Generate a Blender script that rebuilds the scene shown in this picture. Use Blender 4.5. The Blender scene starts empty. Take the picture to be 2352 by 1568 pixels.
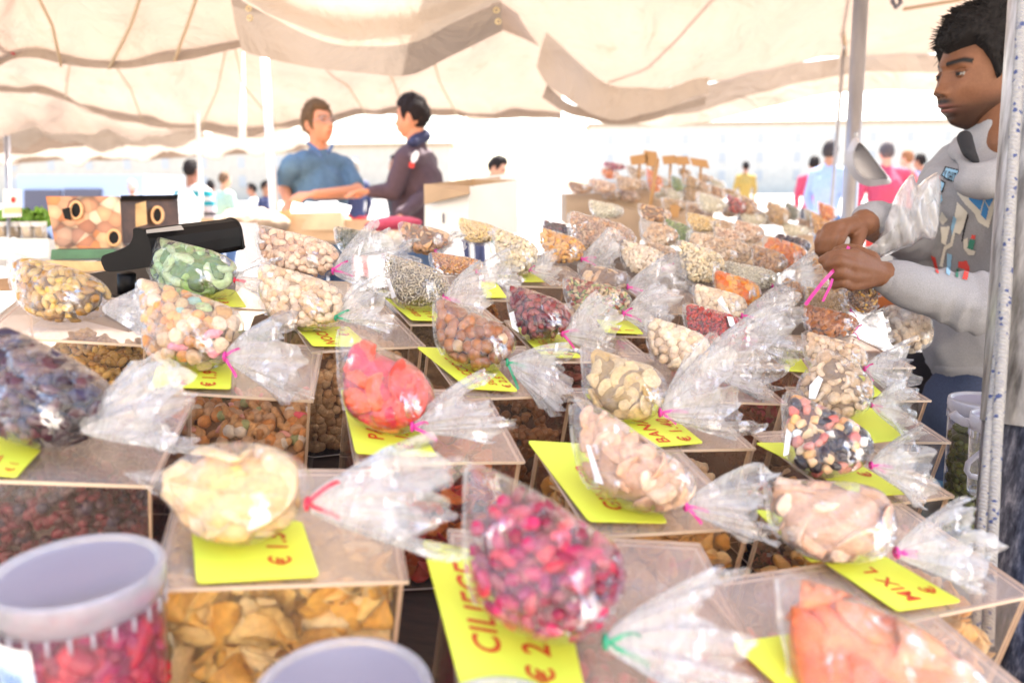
import bpy, bmesh, math, random
import numpy as np
from mathutils import Vector, Matrix
from mathutils.bvhtree import BVHTree

# ------------------------------------------------------------------ camera, world, sun
S = bpy.context.scene
COL = S.collection
F = 1829.0; CX, CY = 1176.0, 784.0          # the photograph measured on a 2352 x 1568 grid
rad = math.radians
CAMM = Matrix.Translation((0, 0, 1.4)) @ Matrix.Rotation(rad(90 - 10.95), 4, 'X') @ Matrix.Rotation(-0.012, 4, 'Z')
cd = bpy.data.cameras.new('camera'); cam = bpy.data.objects.new('camera', cd); COL.objects.link(cam)
cam.matrix_world = CAMM
cd.sensor_width = 36; cd.lens = 36 * F / 2352; cd.clip_start = 0.02; cd.clip_end = 600
cd.dof.use_dof = True; cd.dof.focus_distance = 1.1; cd.dof.aperture_fstop = 4.0
S.camera = cam

SUN_EL, SUN_AZ = 58.0, 28.0                  # azimuth clockwise from +Y: behind the stall, to the right
w = bpy.data.worlds.new('World'); S.world = w; w.use_nodes = True
nt = w.node_tree; bg = nt.nodes['Background']
sky = nt.nodes.new('ShaderNodeTexSky'); sky.sky_type = 'NISHITA'; sky.sun_disc = False
sky.sun_elevation = rad(SUN_EL); sky.sun_rotation = rad(SUN_AZ); sky.dust_density = 2.5; sky.air_density = 1.0; sky.ozone_density = .3
nt.links.new(sky.outputs[0], bg.inputs[0]); bg.inputs[1].default_value = 0.15
sl = bpy.data.lights.new('sun', 'SUN'); sun = bpy.data.objects.new('sun', sl); COL.objects.link(sun)
sl.energy = 5.0; sl.angle = rad(0.5); sl.color = (1, .95, .86)
sd = Vector((math.sin(rad(SUN_AZ)) * math.cos(rad(SUN_EL)), math.cos(rad(SUN_AZ)) * math.cos(rad(SUN_EL)), math.sin(rad(SUN_EL))))
sun.rotation_euler = sd.to_track_quat('Z', 'Y').to_euler()
S.view_settings.view_transform = 'Standard'; S.view_settings.look = 'None'
S.view_settings.exposure = 2.55; S.view_settings.gamma = 1.0
S.cycles.use_denoising = True
S.cycles.max_bounces = 10; S.cycles.diffuse_bounces = 4; S.cycles.glossy_bounces = 3
S.cycles.transmission_bounces = 6; S.cycles.transparent_max_bounces = 36
S.cycles.caustics_reflective = False; S.cycles.caustics_refractive = False
S.cycles.sample_clamp_indirect = 6.0

# ------------------------------------------------------------------ measuring helpers
def W(px, py, d):                            # pixel + distance along the view axis -> world point
    return CAMM @ Vector(((px - CX) / F * d, -(py - CY) / F * d, -d))
NC = Vector((.15, 1, .3685)).normalized()    # the sloping display, as seen from the camera
R3 = CAMM.to_3x3(); TN = (R3 @ NC).normalized()
H = 0.376
CAMP = CAMM.translation
def Td(px, py, dh=0.0):
    r = Vector(((px - CX) / F, -(py - CY) / F, -1)); return -(H - dh) / NC.dot(r)
def T(px, py, dh=0.0): return W(px, py, Td(px, py, dh))
CR, CU, CB = R3 @ Vector((1, 0, 0)), R3 @ Vector((0, 1, 0)), R3 @ Vector((0, 0, 1))
def A3(v): return np.array((v[0], v[1], v[2]), float)
RNG = np.random.RandomState(7)

# ------------------------------------------------------------------ linking helpers
def link(o, parent=None):
    COL.objects.link(o)
    if parent is not None: o.parent = parent
    return o
def tag(o, label=None, cat=None, group=None, kind=None):
    if label: o['label'] = label
    if cat: o['category'] = cat
    if group: o['group'] = group
    if kind: o['kind'] = kind
    return o
def thing(name, label, cat, loc, group=None):
    o = bpy.data.objects.new(name, None); o.location = loc; o.empty_display_size = .02
    link(o); return tag(o, label, cat, group)
def mk(name, verts, faces, m, parent=None, smooth=False, col=None, origin=None, mids=None):
    """verts are world coordinates; the object sits at its parent's place (or at origin)"""
    V = np.asarray(verts, float).reshape(-1, 3)
    if parent is not None: off = A3(parent.location) + (A3(parent.parent.location) if parent.parent else 0)
    elif origin is not None: off = A3(origin)
    else: off = np.array((V[:, 0].mean(), V[:, 1].mean(), V[:, 2].min()))
    me = bpy.data.meshes.new(name)
    if isinstance(faces, np.ndarray) and faces.ndim == 2:
        n, k = faces.shape
        me.vertices.add(len(V)); me.vertices.foreach_set('co', (V - off).ravel())
        me.loops.add(n * k); me.loops.foreach_set('vertex_index', faces.astype(np.int32).ravel())
        me.polygons.add(n); me.polygons.foreach_set('loop_start', np.arange(0, n * k, k, dtype=np.int32))
        me.update(calc_edges=True)
    else:
        me.from_pydata([tuple(v) for v in (V - off)], [], [tuple(int(i) for i in f) for f in faces]); me.update()
    if smooth: me.polygons.foreach_set('use_smooth', np.ones(len(me.polygons), bool))
    for mm in (m if isinstance(m, (list, tuple)) else [m]): me.materials.append(mm)
    if mids is not None: me.polygons.foreach_set('material_index', np.asarray(mids, np.int32))
    if col is not None:
        ca = me.color_attributes.new('Col', 'FLOAT_COLOR', 'POINT')
        c = np.ones((len(V), 4), np.float32); c[:, :3] = col; ca.data.foreach_set('color', c.ravel())
    o = bpy.data.objects.new(name, me)
    if parent is None: o.location = off
    return link(o, parent)

# ------------------------------------------------------------------ materials
def newmat(name):
    m = bpy.data.materials.new(name); m.use_nodes = True; n = m.node_tree; n.nodes.clear()
    out = n.nodes.new('ShaderNodeOutputMaterial'); return m, n, out
def N(n, t, **kw):
    x = n.nodes.new(t)
    for k, v in kw.items():
        if k.startswith('i_'):
            key = k[2:]; key = int(key) if key.isdigit() else key.replace('_', ' ')
            x.inputs[key].default_value = v
        else: setattr(x, k, v)
    return x
def noise(n, scale, detail=4, rough=.6, coord='Object', stretch=None, dist=0.0):
    tc = N(n, 'ShaderNodeTexCoord'); src = tc.outputs[coord]
    if stretch:
        mp = N(n, 'ShaderNodeMapping'); mp.inputs['Scale'].default_value = stretch; n.links.new(src, mp.inputs[0]); src = mp.outputs[0]
    t = N(n, 'ShaderNodeTexNoise'); t.inputs['Scale'].default_value = scale; t.inputs['Detail'].default_value = detail
    t.inputs['Roughness'].default_value = rough; t.inputs['Distortion'].default_value = dist
    n.links.new(src, t.inputs['Vector']); return t.outputs['Fac']
def ramp(n, fac, stops):
    r = N(n, 'ShaderNodeValToRGB'); e = r.color_ramp.elements
    while len(e) < len(stops): e.new(0.5)
    for k, (p, c) in enumerate(stops): e[k].position = p; e[k].color = (*c, 1) if len(c) == 3 else c
    n.links.new(fac, r.inputs[0]); return r.outputs[0]
def g3(v): return (v, v, v)
def mat(name, col, rough=.6, nscale=None, namp=.15, bump=0.0, bscale=None, metal=0.0, spec=.5, trans=0.0, sss=0.0, stretch=None, vc=False, coat=0.0, emit=None):
    m, n, out = newmat(name); b = N(n, 'ShaderNodeBsdfPrincipled')
    b.inputs['Roughness'].default_value = rough; b.inputs['Metallic'].default_value = metal
    b.inputs['Specular IOR Level'].default_value = spec; b.inputs['Transmission Weight'].default_value = trans
    b.inputs['Coat Weight'].default_value = coat
    if sss: b.inputs['Subsurface Weight'].default_value = sss; b.inputs['Subsurface Radius'].default_value = (.01, .006, .003); b.inputs['Subsurface Scale'].default_value = .5
    src = None
    if vc: a = N(n, 'ShaderNodeAttribute', attribute_name='Col'); src = a.outputs['Color']
    if nscale:
        f = noise(n, nscale, stretch=stretch)
        lo = 1 - namp; r = ramp(n, f, [(.3, g3(lo)), (.7, g3(1 + namp * .6))])
        mx = N(n, 'ShaderNodeMix', data_type='RGBA', blend_type='MULTIPLY'); mx.inputs[0].default_value = 1
        if src is not None: n.links.new(src, mx.inputs[6])
        else: mx.inputs[6].default_value = (*col, 1)
        n.links.new(r, mx.inputs[7]); src = mx.outputs[2]
    if src is not None: n.links.new(src, b.inputs['Base Color'])
    else: b.inputs['Base Color'].default_value = (*col, 1)
    if bump:
        f = noise(n, bscale or 60, stretch=stretch); bp = N(n, 'ShaderNodeBump'); bp.inputs['Strength'].default_value = bump
        bp.inputs['Distance'].default_value = .002; n.links.new(f, bp.inputs['Height']); n.links.new(bp.outputs[0], b.inputs['Normal'])
    if emit: b.inputs['Emission Color'].default_value = (*col, 1); b.inputs['Emission Strength'].default_value = emit
    n.links.new(b.outputs[0], out.inputs[0]); return m
def schlick(n, r0, normal=None, pw=5.0):
    lw = N(n, 'ShaderNodeLayerWeight'); lw.inputs[0].default_value = .5
    if normal is not None: n.links.new(normal, lw.inputs['Normal'])
    p = N(n, 'ShaderNodeMath', operation='POWER'); n.links.new(lw.outputs['Facing'], p.inputs[0]); p.inputs[1].default_value = pw
    m_ = N(n, 'ShaderNodeMath', operation='MULTIPLY_ADD'); n.links.new(p.outputs[0], m_.inputs[0]); m_.inputs[1].default_value = 1 - r0; m_.inputs[2].default_value = r0; m_.use_clamp = True
    return m_.outputs[0]
def film_mat(name, white, tint=(1, 1, 1), gloss=.10, scale=45, bump=.7, streak=.5, fres=.055):
    """clear plastic film: see-through, glossy, crinkled, a little milky"""
    m, n, out = newmat(name)
    f = noise(n, scale, 5, .62, stretch=(1, 1, 1.8), dist=1.2)
    f2 = noise(n, scale * .33, 3, .5, stretch=(1.6, 1, .8), dist=2.5)
    ad = N(n, 'ShaderNodeMath', operation='ADD'); n.links.new(f, ad.inputs[0]); n.links.new(f2, ad.inputs[1])
    bp = N(n, 'ShaderNodeBump'); bp.inputs['Strength'].default_value = bump; bp.inputs['Distance'].default_value = .006
    n.links.new(ad.outputs[0], bp.inputs['Height'])
    tr = N(n, 'ShaderNodeBsdfTransparent'); tr.inputs[0].default_value = (*tint, 1)
    gl = N(n, 'ShaderNodeBsdfGlossy'); gl.inputs['Roughness'].default_value = gloss; gl.inputs[0].default_value = (.98, .98, 1, 1)
    n.links.new(bp.outputs[0], gl.inputs['Normal'])
    df = N(n, 'ShaderNodeBsdfDiffuse'); df.inputs[0].default_value = (.9, .9, .9, 1); n.links.new(bp.outputs[0], df.inputs['Normal'])
    tl = N(n, 'ShaderNodeBsdfTranslucent'); tl.inputs[0].default_value = (.9, .9, .9, 1); n.links.new(bp.outputs[0], tl.inputs['Normal'])
    dm = N(n, 'ShaderNodeMixShader'); dm.inputs[0].default_value = .5; n.links.new(df.outputs[0], dm.inputs[1]); n.links.new(tl.outputs[0], dm.inputs[2])
    # milky patches
    fr = ramp(n, f2, [(.35, g3(white * .55)), (.75, g3(min(1, white * 1.6)))])
    m1 = N(n, 'ShaderNodeMixShader'); n.links.new(fr, m1.inputs[0]); n.links.new(tr.outputs[0], m1.inputs[1]); n.links.new(dm.outputs[0], m1.inputs[2])
    fz = schlick(n, fres, bp.outputs[0], 3.0)
    fm = noise(n, scale * .3, 2, .5, dist=1.0); fmr = ramp(n, fm, [(.48, g3(0)), (.58, g3(1))]); fs = noise(n, scale * .8, 4, .6, stretch=(1.6, 1, .45), dist=.8)
    sr0 = ramp(n, fs, [(.52, g3(0)), (.60, g3(streak))]); sr = N(n, 'ShaderNodeMath', operation='MULTIPLY'); n.links.new(sr0, sr.inputs[0]); n.links.new(fmr, sr.inputs[1]); sr = sr.outputs[0]
    mxx = N(n, 'ShaderNodeMath', operation='MAXIMUM'); n.links.new(fz, mxx.inputs[0])
    ml = N(n, 'ShaderNodeMath', operation='MULTIPLY'); n.links.new(sr, ml.inputs[0]); ml.inputs[1].default_value = .85
    n.links.new(ml.outputs[0], mxx.inputs[1])
    m2 = N(n, 'ShaderNodeMixShader'); n.links.new(mxx.outputs[0], m2.inputs[0]); n.links.new(m1.outputs[0], m2.inputs[1]); n.links.new(gl.outputs[0], m2.inputs[2])
    n.links.new(m2.outputs[0], out.inputs[0]); return m
def canvas_mat(name, col, back):
    m, n, out = newmat(name)
    f = noise(n, 1.3, 5, .6); st = noise(n, 5, 4, .6, stretch=(1, 1, .4))
    c = ramp(n, f, [(.35, tuple(x * .86 for x in col)), (.65, col)])
    c2 = ramp(n, st, [(.42, g3(1)), (.62, (1.0, .99, .97)), (.78, (.8, .74, .68))])
    mx = N(n, 'ShaderNodeMix', data_type='RGBA', blend_type='MULTIPLY'); mx.inputs[0].default_value = 1
    n.links.new(c, mx.inputs[6]); n.links.new(c2, mx.inputs[7])
    df = N(n, 'ShaderNodeBsdfDiffuse'); tl = N(n, 'ShaderNodeBsdfTranslucent')
    n.links.new(mx.outputs[2], df.inputs[0]); n.links.new(mx.outputs[2], tl.inputs[0])
    fb = noise(n, 3.0, 5, .55, dist=.8); bp = N(n, 'ShaderNodeBump'); bp.inputs['Strength'].default_value = .8; bp.inputs['Distance'].default_value = .09
    n.links.new(fb, bp.inputs['Height']); n.links.new(bp.outputs[0], df.inputs['Normal']); n.links.new(bp.outputs[0], tl.inputs['Normal'])
    ms = N(n, 'ShaderNodeMixShader'); ms.inputs[0].default_value = back; n.links.new(df.outputs[0], ms.inputs[1]); n.links.new(tl.outputs[0], ms.inputs[2])
    n.links.new(ms.outputs[0], out.inputs[0]); return m
def acrylic_mat(name, tint, haze, f0=.12):
    m, n, out = newmat(name)
    tr = N(n, 'ShaderNodeBsdfTransparent'); tr.inputs[0].default_value = (*tint, 1)
    gl = N(n, 'ShaderNodeBsdfGlossy'); gl.inputs['Roughness'].default_value = .06
    df = N(n, 'ShaderNodeBsdfDiffuse'); df.inputs[0].default_value = (.93, .77, .67, 1)
    f = noise(n, 9, 6, .7, stretch=(1, 1, 1)); sc = noise(n, 26, 6, .6)
    ad = N(n, 'ShaderNodeMath', operation='MULTIPLY'); n.links.new(f, ad.inputs[0]); n.links.new(sc, ad.inputs[1])
    hz = ramp(n, ad.outputs[0], [(.15, g3(haze * .85)), (.4, g3(haze * 1.15))])
    m1 = N(n, 'ShaderNodeMixShader'); n.links.new(hz, m1.inputs[0]); n.links.new(tr.outputs[0], m1.inputs[1]); n.links.new(df.outputs[0], m1.inputs[2])
    m2 = N(n, 'ShaderNodeMixShader'); n.links.new(schlick(n, f0), m2.inputs[0]); n.links.new(m1.outputs[0], m2.inputs[1]); n.links.new(gl.outputs[0], m2.inputs[2])
    n.links.new(m2.outputs[0], out.inputs[0]); return m

M = {}
M['film'] = film_mat('bag_film', .05, gloss=.12, streak=.8)
M['film_w'] = film_mat('milky_bag_film', .10, gloss=.10, streak=.9)
M['film_far'] = film_mat('bag_film_far', .14, gloss=.14, streak=.8)
M['tail'] = film_mat('bag_tail_film', .34, gloss=.16, scale=60, streak=.6, fres=.06)
M['carrier'] = film_mat('carrier_film', .55, gloss=.2, scale=14, bump=.5, streak=.4)
M['lid'] = acrylic_mat('acrylic_lid', (.985, .94, .91), .20, .09)
M['acr'] = acrylic_mat('acrylic_side', (.97, .94, .91), .025, .03)
M['acredge'] = mat('acrylic_edge', (.66, .52, .40), .3)
M['dry'] = mat('dry_goods', (1, 1, 1), .62, vc=True, nscale=260, namp=.25, bump=.5, bscale=400)
M['gloss'] = mat('candied_goods', (1, 1, 1), .32, vc=True, nscale=180, namp=.22, bump=.5, bscale=300, sss=.25)
M['card'] = mat('yellow_card', (.76, .84, .08), .45, nscale=12, namp=.05)
M['print'] = mat('red_print', (.62, .07, .02), .5)
M['pink'] = mat('pink_ribbon', (.62, .04, .30), .3, nscale=60, namp=.2)
M['green_r'] = mat('green_ribbon', (.02, .28, .16), .3)
M['red_r'] = mat('red_ribbon', (.6, .02, .06), .3)
M['sticker'] = mat('white_sticker', (.8, .8, .82), .5, nscale=50, namp=.05)
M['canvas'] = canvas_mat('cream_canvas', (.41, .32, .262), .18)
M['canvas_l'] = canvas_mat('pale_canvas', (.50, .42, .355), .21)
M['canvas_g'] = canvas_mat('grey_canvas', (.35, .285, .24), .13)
# ------------------------------------------------------------------ small shape library (numpy)
def ico(sub):
    bm = bmesh.new(); bmesh.ops.create_icosphere(bm, subdivisions=sub, radius=1.0)
    V = np.array([v.co[:] for v in bm.verts]); Tt = np.array([[v.index for v in f.verts] for f in bm.faces]); bm.free(); return V, Tt
ICO = {1: ico(1), 2: ico(2), 3: ico(3)}
def wob(V, amp, freq, seed):
    r = np.random.RandomState(seed); s = np.zeros(len(V))
    for k in range(5):
        d = r.normal(size=3); d /= np.linalg.norm(d); s += np.sin(V @ d * freq * (1 + .4 * k) + r.uniform(0, 6.28)) / (1 + .5 * k)
    return s * amp
def tube_np(P, Rr, ns=8, close=True):
    P = np.asarray(P, float); n = len(P); Rr = np.broadcast_to(np.asarray(Rr, float), (n,))
    Tn_ = np.gradient(P, axis=0); Tn_ /= np.linalg.norm(Tn_, axis=1)[:, None] + 1e-12
    up = np.array((0.13, .21, 1.0)); V = []
    a = np.cross(Tn_[0], up); a /= np.linalg.norm(a)
    for i in range(n):
        a = a - Tn_[i] * (a @ Tn_[i]); a /= np.linalg.norm(a) + 1e-12; b = np.cross(Tn_[i], a)
        for j in range(ns):
            t = 2 * math.pi * j / ns; V.append(P[i] + Rr[i] * (math.cos(t) * a + math.sin(t) * b))
    Fc = []
    for i in range(n - 1):
        for j in range(ns):
            p, q = i * ns + j, i * ns + (j + 1) % ns; Fc += [(p, q, q + ns), (p, q + ns, p + ns)]
    V = list(V)
    if close:
        c0 = len(V); V += [P[0], P[-1]]
        for j in range(ns):
            Fc += [(c0, (j + 1) % ns, j), (c0 + 1, (n - 1) * ns + j, (n - 1) * ns + (j + 1) % ns)]
    return np.array(V), np.array(Fc)
def base_shape(kind, seed, hi=2):
    V, Tt = ICO[hi]; V = V.copy(); r = np.random.RandomState(seed)
    if kind == 'nut': V *= (1 + wob(V, .035, 4, seed))[:, None]; V[:, 2] += .12 * np.exp(-((V[:, 0] ** 2 + V[:, 1] ** 2) / .06)) * (V[:, 2] > 0)
    elif kind == 'pea':
        V *= (1 + wob(V, .03, 4, seed))[:, None]; V[:, 0] *= 1 - .14 * np.exp(-(V[:, 2] ** 2) / .02)
    elif kind == 'bean': V = V * (1.25, .8, .68) * (1 + wob(V, .04, 3, seed))[:, None]
    elif kind == 'almond':
        V = V * (1.35, .72, .42); V[:, 1] *= 1 - .42 * V[:, 0] / 1.35; V[:, 2] *= 1 - .25 * V[:, 0] / 1.35; V *= (1 + wob(V, .02, 9, seed))[:, None]
    elif kind == 'seed': V = V * (1.3, .48, .36); V[:, 1] *= 1 - .35 * V[:, 0] / 1.3
    elif kind == 'raisin': V = V * (1.2, .75, .62) * (1 + wob(V, .085, 7, seed))[:, None]
    elif kind == 'date': V = V * (1.35, .8, .7) * (1 + wob(V, .06, 6, seed))[:, None]
    elif kind == 'walnut': V = V * (1.15, .9, .7) * (1 + wob(V, .10, 9, seed))[:, None]
    elif kind == 'puff': V = V * (1.5, .6, .6) * (1 + wob(V, .09, 5, seed))[:, None]
    elif kind == 'chunk':
        V = np.sign(V) * np.abs(V) ** .55 * (1, .85, .75) * (1 + wob(V, .07, 3, seed))[:, None]
    elif kind == 'stick': V = np.sign(V) * np.abs(V) ** .6 * (1.6, .42, .36); V *= (1 + wob(V, .05, 9, seed))[:, None]
    elif kind == 'slab':
        V = V * (1.15, .75, .2); V[:, 0] *= 1 + wob(V, .10, 3, seed + 1); V[:, 1] *= 1 + wob(V, .16, 3, seed + 2)
        V[:, 2] += r.uniform(.15, .35) * V[:, 0] ** 2 - r.uniform(0, .3) * V[:, 1] ** 2 + wob(V * (1, 1, 0), .07, 4, seed + 3)
    elif kind == 'chip':
        q = np.sqrt(V[:, 0] ** 2 + V[:, 1] ** 2); V = np.stack([V[:, 0], V[:, 1], np.sign(V[:, 2]) * np.minimum(np.abs(V[:, 2]), .3) * .42], 1)
        V[:, 2] += .18 * V[:, 0] ** 2 - .1 * V[:, 1] ** 2; V[:, :2] *= (1 + wob(V, .05, 3, seed))[:, None]
    elif kind == 'cashew':
        t = np.linspace(-1.25, 1.25, 9); P = np.stack([np.sin(t), np.cos(t) - .6, 0 * t], 1)
        V, Tt = tube_np(P, .40 * (1 - .35 * np.abs(t / 1.25) ** 2.5) + .04 * t / 1.25, 7); V[:, 2] *= .85; V *= (1 + wob(V, .03, 5, seed))[:, None]
    elif kind == 'ring':
        t = np.linspace(0, 2 * math.pi, 17); P = np.stack([np.cos(t), .8 * np.sin(t), .16 * np.sin(2 * t + seed)], 1)
        V, Tt = tube_np(P, .30 + .05 * np.sin(5 * t), 7, False); V[:, 2] *= .8
    elif kind == 'petal':
        V = V * (1.2, .85, .12); V[:, 0] *= 1 + wob(V, .16, 4, seed + 1); V[:, 2] += .55 * V[:, 0] ** 2 - .2 * V[:, 1] ** 2 + wob(V * (1, 1, 0), .12, 5, seed + 2)
    return V, Tt
_bc = {}
def shapes(kind, hi):
    if (kind, hi) not in _bc: _bc[(kind, hi)] = [base_shape(kind, s * 17 + 3, hi) for s in range(5)]
    return _bc[(kind, hi)]
class Acc:
    def __init__(s): s.V = []; s.T = []; s.C = []; s.n = 0
    def add(s, V, Tt, c):
        s.V.append(V); s.T.append(Tt + s.n); s.n += len(V); s.C.append(np.broadcast_to(np.asarray(c, float), (len(V), 3)))
    def build(s, name, m, parent=None, smooth=True, **k):
        if not s.V: return None
        return mk(name, np.concatenate(s.V), np.concatenate(s.T), m, parent, smooth, col=np.concatenate(s.C), **k)
def rrot(r, nrm=None, flat=0.0):
    q = r.normal(size=4); q /= np.linalg.norm(q); w_, x, y, z = q
    Rm = np.array([[1 - 2 * (y * y + z * z), 2 * (x * y - z * w_), 2 * (x * z + y * w_)], [2 * (x * y + z * w_), 1 - 2 * (x * x + z * z), 2 * (y * z - x * w_)], [2 * (x * z - y * w_), 2 * (y * z + x * w_), 1 - 2 * (x * x + y * y)]])
    if nrm is not None and flat > 0 and r.rand() < flat:   # lay the flat side against the film
        z_ = nrm + r.normal(size=3) * .28; z_ /= np.linalg.norm(z_); a = r.normal(size=3); x_ = np.cross(a, z_); x_ /= np.linalg.norm(x_)
        Rm = np.stack([x_, np.cross(z_, x_), z_], 1)
    return Rm
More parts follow.
